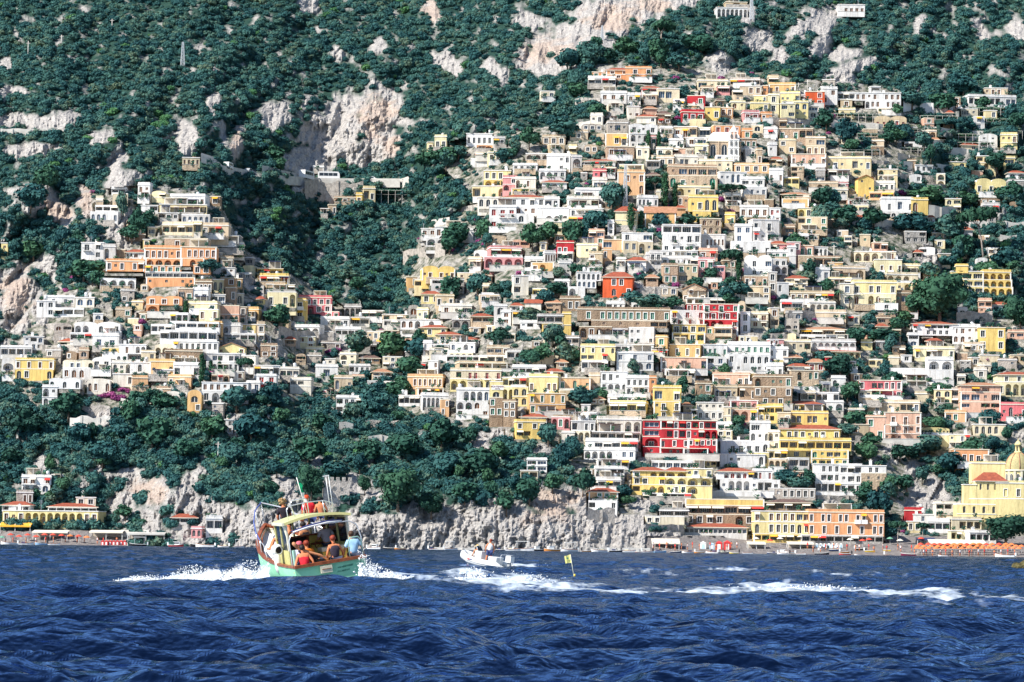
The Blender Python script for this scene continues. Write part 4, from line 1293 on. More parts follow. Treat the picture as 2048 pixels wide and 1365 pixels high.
def facade(mb, S, x0, x1, z0, z1, y, code, wall, kind, rg, dep, top=True):
    if code == '_' and rg.random() < .45 and z1 - z0 > 2.2 and x1 - x0 > 1.6 and not NOFILL[0]: code = rg.choice('ssw')
    """one bay of a front wall with a real opening, its reveal, and the window or door in it"""
    cw = x1 - x0; ch = z1 - z0; xc = (x0 + x1) / 2
    if code in '_' or cw < 0.7 or ch < 1.0:
        mb.poly([(x0, y, z0), (x1, y, z0), (x1, y, z1), (x0, y, z1)], wall); return
    arch = code in 'aA'
    ow, oh, sill, d = {
     'w': (min(1.25, .52 * cw), min(1.9, .62 * ch), .2 * ch, .34), 's': (min(.8, .5 * cw), min(.8, .32 * ch), .45 * ch, .3),
     'd': (min(1.4, .56 * cw), min(2.3, .76 * ch), .04 * ch, .36), 'r': (min(1.3, .5 * cw), min(1.7, .55 * ch), .18 * ch, .22),
     'b': (.84 * cw, .56 * ch, .24 * ch, .6), 'f': (.74 * cw, .6 * ch, .14 * ch, .9), 'a': (.76 * cw, .84 * ch, .02 * ch, 1.5),
     'A': (min(1.9, .6 * cw), .74 * ch, .1 * ch, .42), 'g': (.9 * cw, .58 * ch, .27 * ch, 2.2)}[code]
    ow = min(ow, cw - .12); d = min(d, dep - .6)
    a0, a1 = xc - ow / 2, xc + ow / 2; s0, s1 = z0 + sill, z0 + sill + oh
    if arch:
        ah = min(ow / 2, oh * .5); sp = s1 - ah; N = 8
        curve = [(xc + ow / 2 * math.cos(math.pi * k / N), sp + ah * math.sin(math.pi * k / N)) for k in range(N + 1)]
    else: curve = [(a1, s1), (a0, s1)]
    q = lambda *pts: mb.poly([(px, y, pz) for px, pz in pts], wall)
    q((x0, z0), (a0, z0), (a0, z1), (x0, z1)); q((a1, z0), (x1, z0), (x1, z1), (a1, z1))
    if s0 > z0 + .01: q((a0, z0), (a1, z0), (a1, s0), (a0, s0))
    for (p, r_) in zip(curve[:-1], curve[1:]): q((r_[0], r_[1]), (p[0], p[1]), (p[0], z1), (r_[0], z1))
    loop = [(a0, s0), (a1, s0)] + curve
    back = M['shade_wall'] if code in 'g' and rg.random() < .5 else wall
    for i in range(len(loop)):
        p = loop[i]; r_ = loop[(i + 1) % len(loop)]
        if abs(p[0] - r_[0]) + abs(p[1] - r_[1]) < 1e-5: continue
        mb.poly([(r_[0], y, r_[1]), (p[0], y, p[1]), (p[0], y + d, p[1]), (r_[0], y + d, r_[1])], wall)
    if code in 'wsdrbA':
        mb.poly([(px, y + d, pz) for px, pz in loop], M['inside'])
        if code == 'b': S.put(('glazing', 3 if rg.random() < .5 else 4), (xc, y + d - .03, s0), (ow, 1, oh), name='window')
        else: S.put(('window', kind, arch), (xc, y + d - .06, s0), (ow, 1, oh))
        if code in 'wdr' and kind != 'none' and wall not in (MW['W'], MW['C'], MW['G']):
            t = .16
            for (p0, p1, r0, r1) in ((a0 - t, a0, s0 - .1, s1 + t), (a1, a1 + t, s0 - .1, s1 + t), (a0, a1, s1, s1 + t), (a0, a1, s0 - .14, s0)):
                mb.box(p0, p1, y - .07, y - .002, r0, r1, M['trim'], 'k')
    else:
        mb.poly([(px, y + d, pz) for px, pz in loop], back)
        if code == 'g': S.put(('glazing', 4 if rg.random() < .6 else 3), (xc, y + d - .03, s0 - .0), (ow * rg.uniform(.55, .98), 1, oh * .95), name='glazed_door')
        else:
            S.put(('door', kind if kind != 'none' else 'glass'), (xc + rg.uniform(-.1, .1) * ow, y + d - .03, s0), (ow * .45, 1, oh * .68))
            S.put(('railing',), (xc, y + .12, s0), (ow * .99, 1, min(.95, oh * .38)))
    if code == 'd': S.put(('balcony', 1 if rg.random() < .25 else 0), (xc, y - .005, z0 - .02), (ow + .9, .85, min(1.0, ch * .36)))
    if code == 'r' or (code in 'wd' and rg.random() < .06): S.put(('awning', 'r' if code == 'r' else rg.choice('wwyr')), (xc, y - .01, s1 - .25), (ow + .5, .9, .6))
    if code in 'gf' and rg.random() < .3: S.put(('awning', rg.choice('wwwwyr')), (xc, y - .01, s1 - .35), (ow, .9, .5))
    if code in 'gabd' and rg.random() < .22: S.put(('potted_plant',), (xc + rg.uniform(-.35, .35) * cw, y - .35 if code == 'd' else y + .25, s0), (.8, .8, .7))

def block(S, root_u, root_v, D, b, yoff, rg, wide=0.0, ext=2.5, marked=False):
    k = D / F_PX
    x0 = (b['x0'] - root_u) * k; x1 = (b['x1'] - root_u) * k; z0 = (root_v - b['yb']) * k; z1 = (root_v - b['yt']) * k
    if wide: x0, x1 = x0 * wide, x1 * wide
    wall = rg.choice(ALT[b['c']]) if b['c'] in ALT and not marked else MW[b['c']]; rows = b['spec'].split('/')
    kind0 = b['k'] or rg.choice(['glass', 'glass', 'glass', 'brown', 'blue'] if b['c'] in 'WGCL' else ['glass', 'glass', 'brown', 'green'])
    roofh = 0
    if b['roof'] in 'h': roofh = b.get('r') or min(1.8, (z1 - z0) * .3)
    if b['roof'] == 'g': roofh = min((x1 - x0) * .22, (z1 - z0) * .35)
    if b['roof'] == 'v': roofh = min(1.3, (z1 - z0) * .22)
    zt = z1 - roofh; fh = (zt - z0) / len(rows); dep = max(4.0, min(9.0, (x1 - x0) * .8)); y = yoff
    mb = MB()
    for i, row in enumerate(rows):
        f0 = zt - (i + 1) * fh; f1 = zt - i * fh; cw = (x1 - x0) / len(row)
        for j, cd in enumerate(row): facade(mb, S, x0 + j * cw, x0 + (j + 1) * cw, f0, f1, y, cd, wall, kind0, rg, dep)
        if i > 0 and rg.random() < .45: mb.box(x0 - .06, x1 + .06, y - .12, y - .002, f1 - .07, f1 + .08, M['trim'] if b['c'] not in 'BGT' else wall, 'k')
    e = ext
    mb.poly([(x0, y, z0 - e), (x1, y, z0 - e), (x1, y, z0), (x0, y, z0)], wall)
    yb = y + dep
    mb.poly([(x0, yb, z0 - e), (x0, y, z0 - e), (x0, y, zt), (x0, yb, zt)], wall)
    mb.poly([(x1, y, z0 - e), (x1, yb, z0 - e), (x1, yb, zt), (x1, y, zt)], wall)
    mb.poly([(x1, yb, z0 - e), (x0, yb, z0 - e), (x0, yb, zt), (x1, yb, zt)], wall)
    mb.poly([(x0, y, zt), (x1, y, zt), (x1, yb, zt), (x0, yb, zt)], M['roofwhite'])
    if b['c'] in 'YOSNKPR' and (x1 - x0) > 6 and rg.random() < .6:
        for xx in (x0 - .03, x1 - .32): mb.box(xx, xx + .35, y - .05, y - .003, z0, zt, M['trim'], 'k')
    S.mesh('wall', mb)
    # side windows
    if rg.random() < .5 and fh > 2:
        for i in range(len(rows)): S.put(('window', 'glass', False), (x1 + .02, y + dep * .35, zt - (i + 1) * fh + fh * .3), (1.0, 1, fh * .45), R(90))
    # roof
    rb = MB(); r = b['roof']
    if r in 'fn':
        o = .16 if r == 'f' else .03
        rb.box(x0 - o, x1 + o, y - o, yb + .02, zt + .004, zt + .22, M['roofwhite'] if b['c'] in 'WCLGP' else M['cream_trim'])
        if r == 'f' and rg.random() < .55:
            t = .14; hh = rg.uniform(.35, .8); rb.box(x0, x1, y, y + t, zt + .22, zt + .22 + hh, wall); rb.box(x0, x0 + t, y + t, yb, zt + .22, zt + .22 + hh, wall); rb.box(x1 - t, x1, y + t, yb, zt + .22, zt + .22 + hh, wall)
    elif r == 'h':
        o = .45; m_ = M['tile'] if b['c'] not in 'TBCN' or rg.random() < .4 else M['tile_o']
        if b['c'] == 'B' : m_ = M['tile_b']
        hx = min((x1 - x0) * .3, dep * .45); X0, X1, Y0, Y1 = x0 - o, x1 + o, y - o, yb + .3; zb = zt + .15; rh = max(roofh, 1.0)
        yr = Y0 + (Y1 - Y0) * .55
        rb.box(X0, X1, Y0, Y1, zt + .004, zb, M['cream_trim'])
        a, b2, c, d = (X0, Y0, zb), (X1, Y0, zb), (X1, Y1, zb), (X0, Y1, zb); p, q = (x0 + hx, yr, zb + rh), (x1 - hx, yr, zb + rh)
        for f in ((a, b2, q, p), (b2, c, q), (c, d, p, q), (d, a, p)): rb.poly(f, m_)
    elif r == 'g':
        o = .4; m_ = M['tile'] if b['c'] in 'YWL' and rg.random() < .6 else M['tile_o']
        X0, X1, Y0, Y1 = x0 - o, x1 + o, y - .3, yb; xm = (x0 + x1) / 2
        if (x1 - x0) > 12 or len(rows) == 2 and rows[0].startswith('__'):   # long side to the sea
            ym = (Y0 + Y1) / 2
            rb.poly([(X0, Y0, zt), (X1, Y0, zt), (X1, ym, zt + roofh + .3), (X0, ym, zt + roofh + .3)], m_); rb.poly([(X1, Y1, zt), (X0, Y1, zt), (X0, ym, zt + roofh + .3), (X1, ym, zt + roofh + .3)], m_)
            for xx in (x0, x1): rb.poly([(xx, y, zt), (xx, yb, zt), (xx, ym, zt + roofh + .25)], wall)
        else:
            zr = zt + roofh
            rb.poly([(x0, y, zt), (x1, y, zt), (xm, y, zr)], wall)
            for s_ in (0, 1):
                xa = X0 if s_ == 0 else X1; za = zt - .12
                rb.poly([(xa, Y0, za), (xm, Y0, zr + .1), (xm, Y1, zr + .1), (xa, Y1, za)], m_); rb.poly([(xa, Y0, za - .15), (xm, Y0, zr - .05), (xm, Y0, zr + .1), (xa, Y0, za)], m_)
    elif r == 'v':
        nb = max(1, round((x1 - x0) / 5.5)); bw_ = (x1 - x0) / nb
        for j in range(nb):
            c0 = x0 + j * bw_; N = 8; pr = [(c0 + bw_ / 2 - bw_ / 2 * math.cos(math.pi * t / N), zt + roofh * math.sin(math.pi * t / N)) for t in range(N + 1)]
            rb.poly([(px, y + .02, pz) for px, pz in pr][::-1], wall)
            for t in range(N): rb.poly([(pr[t][0], y + .02, pr[t][1]), (pr[t + 1][0], y + .02, pr[t + 1][1]), (pr[t + 1][0], yb, pr[t + 1][1]), (pr[t][0], yb, pr[t][1])], M['roofwhite'], True)
    S.mesh('roof', rb)
    # roof clutter
    if r == 'f' and (x1 - x0) > 4:
        W = x1 - x0; zz = zt + .2
        if rg.random() < .5: S.put(('chimney',), (x0 + W * rg.uniform(.1, .9), y + dep * .4, zz), (1, 1, rg.uniform(.7, 1.2)))
        if rg.random() < .22: S.put(('water_tank',), (x0 + W * rg.uniform(.1, .9), y + dep * .5, zz))
        if rg.random() < .25: S.put(('antenna',), (x0 + W * rg.uniform(.1, .9), y + dep * .5, zz), (1, 1, rg.uniform(.6, 1.1)), rg.random())
        if rg.random() < .28 and W > 6: S.put(('pergola', rg.choice('wwob')), (x0 + W * rg.uniform(.3, .7), y + 2.2, zz), (W * rg.uniform(.3, .55), 1, rg.uniform(.85, 1.0)))
        for _ in range(rg.randint(0, 3)): S.put(('potted_plant',), (x0 + W * rg.uniform(.05, .95), y + .6, zz), (1, 1, rg.uniform(.7, 1.2)))

def terrace(S, h, rg, wide):
    """low garden terrace with its parapet in front of a house"""
    if h.get('fill') or h['yb'] > 1040 or rg.random() > .5: return
    k = h['D'] / F_PX; W = (h['x1'] - h['x0']) * k * wide; dp = rg.uniform(1.5, 2.8); a = -W / 2 * rg.uniform(.7, 1.1); b2 = W / 2 * rg.uniform(.7, 1.1); mb = MB(); mt = rg.choice([MW['W'], M['stone'], M['concrete'], ALT['W'][2], MW['T']])
    mb.box(a, b2, -dp, -.06, -1.1, -.02, mt); mb.box(a, b2, -dp, -dp + .16, -.02, .75, mt); mb.box(a - .1, b2 + .1, -dp - .08, -dp + .22, .75, .86, M['concrete'])
    S.mesh('terrace', mb)
    if rg.random() < .3: S.put(('pergola', rg.choice('wwoob')), ((a + b2) / 2 + rg.uniform(-.15, .15) * W, -dp + 1.2, -.02), (W * rg.uniform(.35, .7), .7, 1.0))
    for _ in range(rg.randint(0, 4)): S.put(('potted_plant',), (rg.uniform(a, b2), -dp + .5, 0), (1.3, 1.3, rg.uniform(.8, 1.5)))

# ---------------------------------------------------------------- labels that single each house out
def look(h):
    b = h['b'][0]; big = max(h['b'], key=lambda q: (q['x1'] - q['x0']) * (q['yb'] - q['yt']))
    sp = ''.join(q['spec'] for q in h['b']); fl = sum(len(q['spec'].split('/')) for q in h['b'] if abs((q['x0'] + q['x1']) - (big['x0'] + big['x1'])) < 30) or 1
    W = h['x1'] - h['x0']; H = h['yb'] - h['yt']
    size = 'narrow' if W < 26 else 'long' if W > 75 else 'tall' if H > 45 else ''
    feat = []
    if b['roof'] == 'h' or b['roof'] == 'g': feat.append('tiled roof')
    elif b['roof'] == 'v': feat.append('vaulted roof')
    if 'a' in sp: feat.append('arches')
    elif 'A' in sp: feat.append('arched windows')
    elif sp.count('g') >= 2: feat.append('open galleries')
    elif 'b' in sp: feat.append('wide glazing')
    elif set(sp) <= set('_/'): feat.append('blank walls')
    elif sp.count('w') + sp.count('d') == 1: feat.append('one window')
    h['fl'] = min(fl, 6)
    s = f"{size} {CNAME[big['c']]} {NUMW[min(fl, 6)]}-storey house with {' and '.join(feat[:2]) or 'plain windows'}".strip()
    return s
marks = [h for h in houses if h['short']]
def sector(h, m):
    du = (h['x0'] + h['x1'] - m['x0'] - m['x1']) / 2; dv = (h['yt'] + h['yb'] - m['yt'] - m['yb']) / 2
    if abs(du) > abs(dv) * 1.3: return 'right of' if du > 0 else 'left of', math.hypot(du, dv)
    return 'below' if dv > 0 else 'above', math.hypot(du, dv)
for h in houses: h['look'] = look(h)
ORD = ['', 'second ', 'third ', 'fourth ', 'fifth ', 'sixth ', 'seventh ', 'eighth ', 'ninth ', 'tenth ']
used = set()
def make_label(h, L, pool):
    cand = sorted(marks, key=lambda m: sector(h, m)[1])
    for rank in range(10):
        for m in cand[:24]:
            if m is h: continue
            s, d = sector(h, m)
            n = sum(1 for o in pool if o is not h and o is not m and sector(o, m)[0] == s and sector(o, m)[1] < d)
            if n != rank: continue
            lab = f"{ORD[rank]}{L}, {'nearest ' if rank == 0 else ''}{s} the {m['short']}"
            if rank: lab = f"{L}, {ORD[rank].strip()} nearest {s} the {m['short']}"
            if len(lab.split()) <= 16 and lab not in used: used.add(lab); return lab
    return f"{L} near the {cand[0]['short'] if cand[0] is not h else cand[1]['short']}"
groups = {}
for h in houses: groups.setdefault(h['look'], []).append(h)

for hi, h in enumerate(houses):
    rg = random.Random(1000 + hi); NOFILL[0] = bool(h['short']) and any(w_ in h['short'] for w_ in ('church', 'hall', 'awning', 'restaurant', 'stripes', 'vermilion'))
    bs = h['b']; ru = (h['x0'] + h['x1']) / 2; rv = h['yb']
    yaw = 0.0
    if len(bs) == 1: yaw = R(bs[0]['y'] if bs[0]['y'] is not None else rg.uniform(-9, 9))
    base = P(ru, rv, h['D'])
    wide = 1.0
    if len(bs) == 1:
        wpx = (h['x1'] - h['x0']); dd = 7 * F_PX / h['D'] * abs(math.sin(yaw)); wide = max(.75, (wpx - dd * .8) / wpx)
    if h['stuff']: S = Sink(None, base, yaw)
    else:
        if h['pav']:
            lab = make_label(h, f"{'long' if h['x1'] - h['x0'] > 60 else 'small'} {CNAME[bs[0]['c']]} terrace pavilion with open front", [o for o in houses if o['pav'] and CNAME[o['b'][0]['c']] == CNAME[bs[0]['c']] and (o['x1'] - o['x0'] > 60) == (h['x1'] - h['x0'] > 60)])
            root = empty('terrace_pavilion', base, yaw, label=lab, cat='pavilion', group='open terrace pavilions between the houses')
        else:
            lab = h['full'] or (h['short'] and f"{h['short']} seen among the hillside houses") or make_label(h, h['look'], groups[h['look']])
            nm = 'hotel' if 'hotel' in lab.split(' nearest')[0] else 'villa' if 'villa' in lab.split(',')[0] and h['full'] else 'church' if 'church facade' in (h['short'] or '') else 'house'
            root = empty(nm, base, yaw, label=lab, cat=nm, group='houses stepped up the hillside')
        S = Sink(root, base, yaw)
        h['root'] = root
    for bi, b in enumerate(bs):
        block(S, ru, rv, h['D'], b, -0.03 * bi - (0.0 if not b['z'] else 6.0), rg, wide, 2.5 if b['yb'] > h['yb'] - 4 else 0.0, bool(h['short']))
    terrace(S, h, rg, wide)
if Sink.mass.v:
    tag(Sink.mass.build('small_houses'), 'small plain houses and outbuildings filling the gaps between the larger hillside houses', 'houses', kind='stuff')
# ---------------------------------------------------------------- retaining walls
walls = [(1802,1916,207,222,'white'),(1856,1918,413,428,'pale'),(1880,2060,443,460,'pale'),(2000,2034,470,490,'pale'),(1912,1985,624,645,'stone'),
 (612,726,364,400,'stone'),(802,892,493,512,'stone'),(566,676,664,690,'stone'),(298,375,784,800,'pale'),(240,300,797,812,'pale'),(138,222,834,864,'pale'),(737,838,872,890,'pale'),
 (730,800,842,858,'stone'),(678,706,846,868,'pale'),(150,220,812,832,'stone'),(1175,1230,1018,1048,'stone'),(1576,1632,622,640,'stone'),(1690,1762,436,444,'pale'),(1738,1830,440,452,'pale'),
 (1866,1906,283,296,'pale'),(1870,2000,298,308,'pale'),(1660,1780,246,254,'pale'),(1690,1790,262,268,'stone'),(1840,2040,262,268,'pale'),(1800,1990,330,336,'pale'),(1770,1900,350,356,'stone'),(1790,1880,312,317,'pale'),(1850,1980,372,378,'stone'),
 (1700,1780,320,326,'stone'),(880,960,412,424,'stone'),(830,900,440,450,'pale'),(1150,1200,196,212,'stone'),(1130,1180,244,256,'pale'),(1180,1240,224,234,'stone'),(1536,1650,238,250,'stone'),(1280,1350,575,592,'stone'),
 (1240,1340,596,606,'stone'),(520,600,352,358,'pale'),(540,820,358,364,'pale'),(1010,1060,702,712,'stone'),(1700,1760,930,940,'stone'),(1740,1830,848,856,'stone'),(1480,1640,668,676,'stone'),(1460,1520,590,600,'pale'),
 (200,290,588,594,'stone'),(210,300,610,616,'stone'),(60,140,648,656,'stone'),(0,120,258,266,'pale'),(150,260,470,476,'pale'),(60,180,690,698,'stone'),(480,540,600,606,'stone'),(1290,1370,1050,1064,'stone'),
 (860,950,1095,1100,'concrete'),(1180,1300,1096,1104,'concrete'),(240,300,1060,1066,'concrete'),(1985,2048,1006,1012,'pale'),(1630,1760,992,1000,'stone'),(1240,1300,660,668,'stone'),(1410,1500,868,874,'stone'),(1710,1740,872,884,'stone')]
rw = random.Random(12)
WM = {'white': M['roofwhite'], 'pale': M['concrete'], 'stone': M['stone'], 'concrete': M['concrete']}
wall_h = [dict(x0=a, x1=b, yt=c, yb=d) for a, b, c, d, e in walls]
wused = set()
def nearlab(L, u0, u1, v0, v1, usedset):
    hh = dict(x0=u0, x1=u1, yt=v0, yb=v1)
    for rank, m in enumerate(sorted(marks, key=lambda m: sector(hh, m)[1])[:12]):
        s, d = sector(hh, m); lab = f"{L} {s} the {m['short']}"
        if lab not in usedset and len(lab.split()) <= 16: usedset.add(lab); return lab
    return L
for wi, (a, b_, c, d, e) in enumerate(walls):
    D0 = float(Dbase((a + b_) / 2, d)) - .3; base = P((a + b_) / 2, d, D0); k = D0 / F_PX
    mb = MB(); N = max(2, int((b_ - a) / 12)); W = (b_ - a) * k; H = (d - c) * k; mt = WM[e]
    prev = None
    for i in range(N + 1):
        x = -W / 2 + W * i / N; yy = float(Dbase(a + (b_ - a) * i / N, d)) - .3 - D0; hz = H * (1 + .12 * math.sin(i * 1.7 + wi))
        cur = (x, yy, hz)
        if prev:
            x0, y0, h0 = prev
            mb.poly([(x0, y0, -3), (x, yy, -3), (x, yy, hz), (x0, y0, h0)], mt); mb.poly([(x0, y0, h0), (x, yy, hz), (x, yy + .6, hz), (x0, y0 + .6, h0)], M['concrete'])
            mb.poly([(x, yy + .6, -3), (x0, y0 + .6, -3), (x0, y0 + .6, h0), (x, yy + .6, hz)], mt)
            if i % 3 == 0: mb.box(x0 - .3, x0 + .3, y0 - .25, y0 - .01, -1, h0 - .1, mt, 'k')
        prev = cur
    w0 = mb.build('retaining_wall', None, loc=base)
    adj = {'white': 'whitewashed', 'pale': 'pale', 'stone': 'rough grey stone', 'concrete': 'low concrete quay'}[e]
    ln = 'long' if b_ - a > 90 else 'short'; ht = 'high' if d - c > 14 else 'low'
    tag(w0, nearlab(f"{ln} {ht} {adj} terrace wall", a, b_, c, d, wused), 'wall', 'retaining walls across the slopes')

# ---------------------------------------------------------------- foliage prototypes
def cards(mb, rg, c, r, nr, size, mat, squash=1.0, up=0.25):
    """leaf clumps set through the outer part of a lobe"""
    for _ in range(nr):
        v = Vector((rg.gauss(0, 1), rg.gauss(0, 1), rg.gauss(0, 1))).normalized()
        q = rg.uniform(.72, 1.08); p = Vector((c[0] + v.x * r[0] * q, c[1] + v.y * r[1] * q, c[2] + v.z * r[2] * q))
        nn = (v + Vector((rg.uniform(-.8, .8), rg.uniform(-.8, .8), rg.uniform(-.5, .9)))).normalized()
        a = nn.orthogonal().normalized(); a.rotate(Matrix.Rotation(rg.random() * 6.28, 3, nn)); b = nn.cross(a)
        s = size * rg.uniform(.6, 1.3)
        mb.poly([p - a * s - b * s * .6, p + a * s * .9 - b * s * .7, p + a * s * .4 + b * s, p - a * s * .8 + b * s * .5], mat)
def bush_mesh(seed, mat, lobes=3, nr=70, size=.17, flatn=.75):
    rg = random.Random(seed); mb = MB()
    for i in range(lobes):
        a = rg.random() * 6.28; d = 0 if i == 0 else rg.uniform(.35, .6); r = rg.uniform(.5, .8) if i else .8
        c = (d * math.cos(a), d * math.sin(a), rg.uniform(.25, .6)); rr = (r, r, r * flatn)
        mb.blob(c, (r * .7, r * .7, r * flatn * .7), mat, 6, 4, .3, rg); cards(mb, rg, c, rr, nr, size, mat)
    return mb.mesh('bush_foliage')
def tree_mesh(seed, mat, lobes=9, nr=84, size=.066, shape='round'):
    rg = random.Random(seed); mb = MB()
    for i in range(lobes):
        if shape == 'round':
            v = Vector((rg.gauss(0, 1), rg.gauss(0, 1), rg.gauss(0, 1))).normalized() * rg.uniform(.1, .34); r = rg.uniform(.18, .3); c = (v.x, v.y, .62 + v.z * .9); rr = (r, r, r * .85)
        elif shape == 'umbrella':
            a = rg.random() * 6.28; d = rg.random() ** .5 * .42; r = rg.uniform(.13, .2); c = (d * math.cos(a), d * math.sin(a), .84 - d * d * .35 + rg.uniform(-.03, .03)); rr = (r, r, r * .55)
        else:
            t = i / (lobes - 1); r = .055 + .10 * math.sin(math.pi * min(1, (1 - t) * .8 + .12)) ** .8; c = (rg.uniform(-.02, .02), rg.uniform(-.02, .02), .08 + t * .86); rr = (r, r, .09)
        mb.blob(c, tuple(q * .68 for q in rr), mat, 6, 4, .3, rg); cards(mb, rg, c, rr, nr, size, mat)
    return mb.mesh('crown')
def trunk_mesh(kind):
    mb = MB(); rg = random.Random(5)
    if kind == 'umbrella':
        mb.tube([(0, 0, -.05), (.02, 0, .3), (-.01, 0, .62)], [.028, .022, .018], M['palebark'], 6)
        for a in (0.4, 1.9, 3.2, 4.6, 5.6): mb.tube([(-.01, 0, .58), (.12 * math.cos(a), .12 * math.sin(a), .68), (.26 * math.cos(a), .26 * math.sin(a), .8)], [.013, .010, .006], M['palebark'], 5)
    elif kind == 'palm':
        mb.tube([(0, 0, -.05), (.01, 0, .4), (0, 0, .72)], [.035, .028, .03], M['bark'], 7)
    else:
        mb.tube([(0, 0, -.08), (.01, 0, .2), (0, 0, .5)], [.035, .026, .018], M['bark'], 6)
        for a in (0.7, 2.6, 4.4): mb.tube([(0, 0, .28), (.1 * math.cos(a), .1 * math.sin(a), .4), (.2 * math.cos(a), .2 * math.sin(a), .55)], [.014, .01, .006], M['bark'], 5)
    return mb.mesh('trunk')
def palm_crown():
    mb = MB(); rg = random.Random(8)
    for i in range(26):
        a = i * 2.4; el = rg.uniform(-.5, .9); L = rg.uniform(.26, .34); p = Vector((0, 0, .74)); d = Vector((math.cos(a) * math.cos(el), math.sin(a) * math.cos(el), math.sin(el)))
        side = Vector((-math.sin(a), math.cos(a), 0)) * .03
        for s in range(4):
            q = p + d * (L / 4); mb.poly([p - side, p + side, q + side * .9, q - side * .9], M['tree']); p = q; d = (d + Vector((0, 0, -.35))).normalized(); side = side * .8
    return mb.mesh('crown')
BUSH = [bush_mesh(40 + i, M['macchia'] if i < 6 else M['bright'] if i == 6 else M['bougain'], 3 + i % 2, 74, .14) for i in range(8)]
ROUND = [tree_mesh(60 + i, M['tree'] if i < 3 else M['macchia'], 11, 84) for i in range(5)]
UMB = [tree_mesh(70 + i, M['pine'], 17, 46, .055, 'umbrella') for i in range(2)]
CYP = [tree_mesh(80 + i, M['cypress'], 10, 44, .035, 'cypress') for i in range(2)]
PALM = palm_crown(); TR = {k: trunk_mesh(k) for k in ('umbrella', 'round', 'palm')}
# ---------------------------------------------------------------- single trees
treebox = []
def put_tree(kind, u, vb, hpx, wpx, label, group, i=0, lean=0.0, crown=None):
    D0 = float(Dt(u, vb)) - .6; k = D0 / F_PX; H = hpx * k; W = wpx * k
    nm = {'umbrella': 'umbrella_pine', 'cypress': 'cypress_tree', 'round': 'leafy_tree', 'palm': 'palm_tree', 'pine': 'pine_tree'}[kind]
    t = empty(nm, P(u, vb, D0), rnd.random() * 6.28 if not lean else 0, label=label, cat='tree', group=group)
    wk = {'umbrella': 1.1, 'cypress': .27, 'round': .98, 'palm': .6, 'pine': .98}[kind]
    me = crown or {'umbrella': UMB, 'cypress': CYP, 'round': ROUND, 'palm': [PALM], 'pine': ROUND}[kind][i % len({'umbrella': UMB, 'cypress': CYP, 'round': ROUND, 'palm': [PALM], 'pine': ROUND}[kind])]
    t.scale = (W / wk, W / wk, H)
    link('crown', me, t); link('trunk', TR['umbrella' if kind == 'umbrella' else 'palm' if kind == 'palm' else 'round'], t)
    if lean: t.rotation_euler = (0, R(lean), 0)
    treebox.append((t, u, vb, wpx, hpx, label)); return t
PINEC = tree_mesh(90, M['pine'], 26, 80, .034)
special = [('umbrella',1322,110,74,62,'wide umbrella pine with a bare pale trunk below the pale cliff at top','umbrella pines',0),
 ('umbrella',1310,396,44,50,'small umbrella pine beside the tall lattice mast and ochre house','umbrella pines',0),
 ('umbrella',1464,408,42,62,'spreading umbrella pine above the white houses right of the deep yellow villa','umbrella pines',0),
 ('umbrella',1462,562,66,56,'round umbrella pine on a tall trunk right of the tall pink house','umbrella pines',0),
 ('umbrella',1966,512,104,84,'tall lone umbrella pine with a bent bare trunk on the right slope','umbrella pines',-9),
 ('umbrella',490,764,50,44,'umbrella pine beside the two slender cypresses on the left hill','umbrella pines',0),
 ('pine',1880,650,104,122,'huge dark spreading pine left of the yellow cliff hotel','pines',0),
 ('pine',2040,668,76,70,'dark pine cut by the right edge below the yellow cliff hotel','pines',0),
 ('umbrella',1796,1090,50,38,'umbrella pine behind the beach beside the ivy covered cliff','umbrella pines',0),
 ('umbrella',1845,1084,40,32,'smaller umbrella pine right of another behind the beach','umbrella pines',0),
 ('pine',2012,1092,62,96,'broad green trees in front of the yellow church at the beach','pines',0),
 ('pine',622,1004,74,56,'tall bright pine on the cliff top left of the square watchtower','pines',0),
 ('pine',729,990,40,30,'small pine alone between the watchtower and the big cliff pine','pines',0),
 ('pine',796,1022,84,92,'large spreading pine on the cliff edge right of the square watchtower','pines',0),
 ('pine',862,1036,52,66,'low pine leaning right at the cliff edge beside the large pine','pines',0),
 ('cypress',1296,312,50,10,'left of two slim cypresses beside the white vaulted house','cypresses',0),
 ('cypress',1317,308,44,10,'right of two slim cypresses beside the white vaulted house','cypresses',0),
 ('cypress',1262,462,54,15,'dark cypress in front of the pale house with red roof beside the ochre hall','cypresses',0),
 ('cypress',1282,456,34,9,'small thin cypress against the left end of the ochre church hall','cypresses',0),
 ('cypress',1330,414,66,15,'tallest dark cypress left of the deep yellow villa','cypresses',0),
 ('cypress',1350,414,48,13,'second dark cypress of the pair left of the deep yellow villa','cypresses',0),
 ('cypress',1426,398,32,8,'tiny cypress standing on the roof terrace of the deep yellow villa','cypresses',0),
 ('cypress',403,768,60,12,'tallest cypress at the left end of the white hotel on the left hill','cypresses',0),
 ('cypress',422,758,36,10,'middle one of three cypresses behind the white hotel on the left hill','cypresses',0),
 ('cypress',438,764,40,10,'right one of three cypresses behind the white hotel on the left hill','cypresses',0),
 ('cypress',1477,562,46,11,'thin cypress right of the round umbrella pine trunk','cypresses',0),
 ('cypress',371,628,26,10,'short cypress right of the small orange three bay villa','cypresses',0),
 ('palm',1677,612,40,30,'palm tree in front of the pale yellow villa on the right slope','palms',0),
 ('palm',1699,616,30,24,'shorter palm tree right of another before the pale yellow villa','palms',0),
 ('palm',392,450,24,20,'palm tree on the terrace of the white arcaded hotel on the left hill','palms',0)]
for i, (kd, u, v, hh, ww, lab, grp, ln) in enumerate(special): put_tree(kd, u, v, hh, ww, lab, grp, i, ln, crown=PINEC if kd == 'pine' else None)
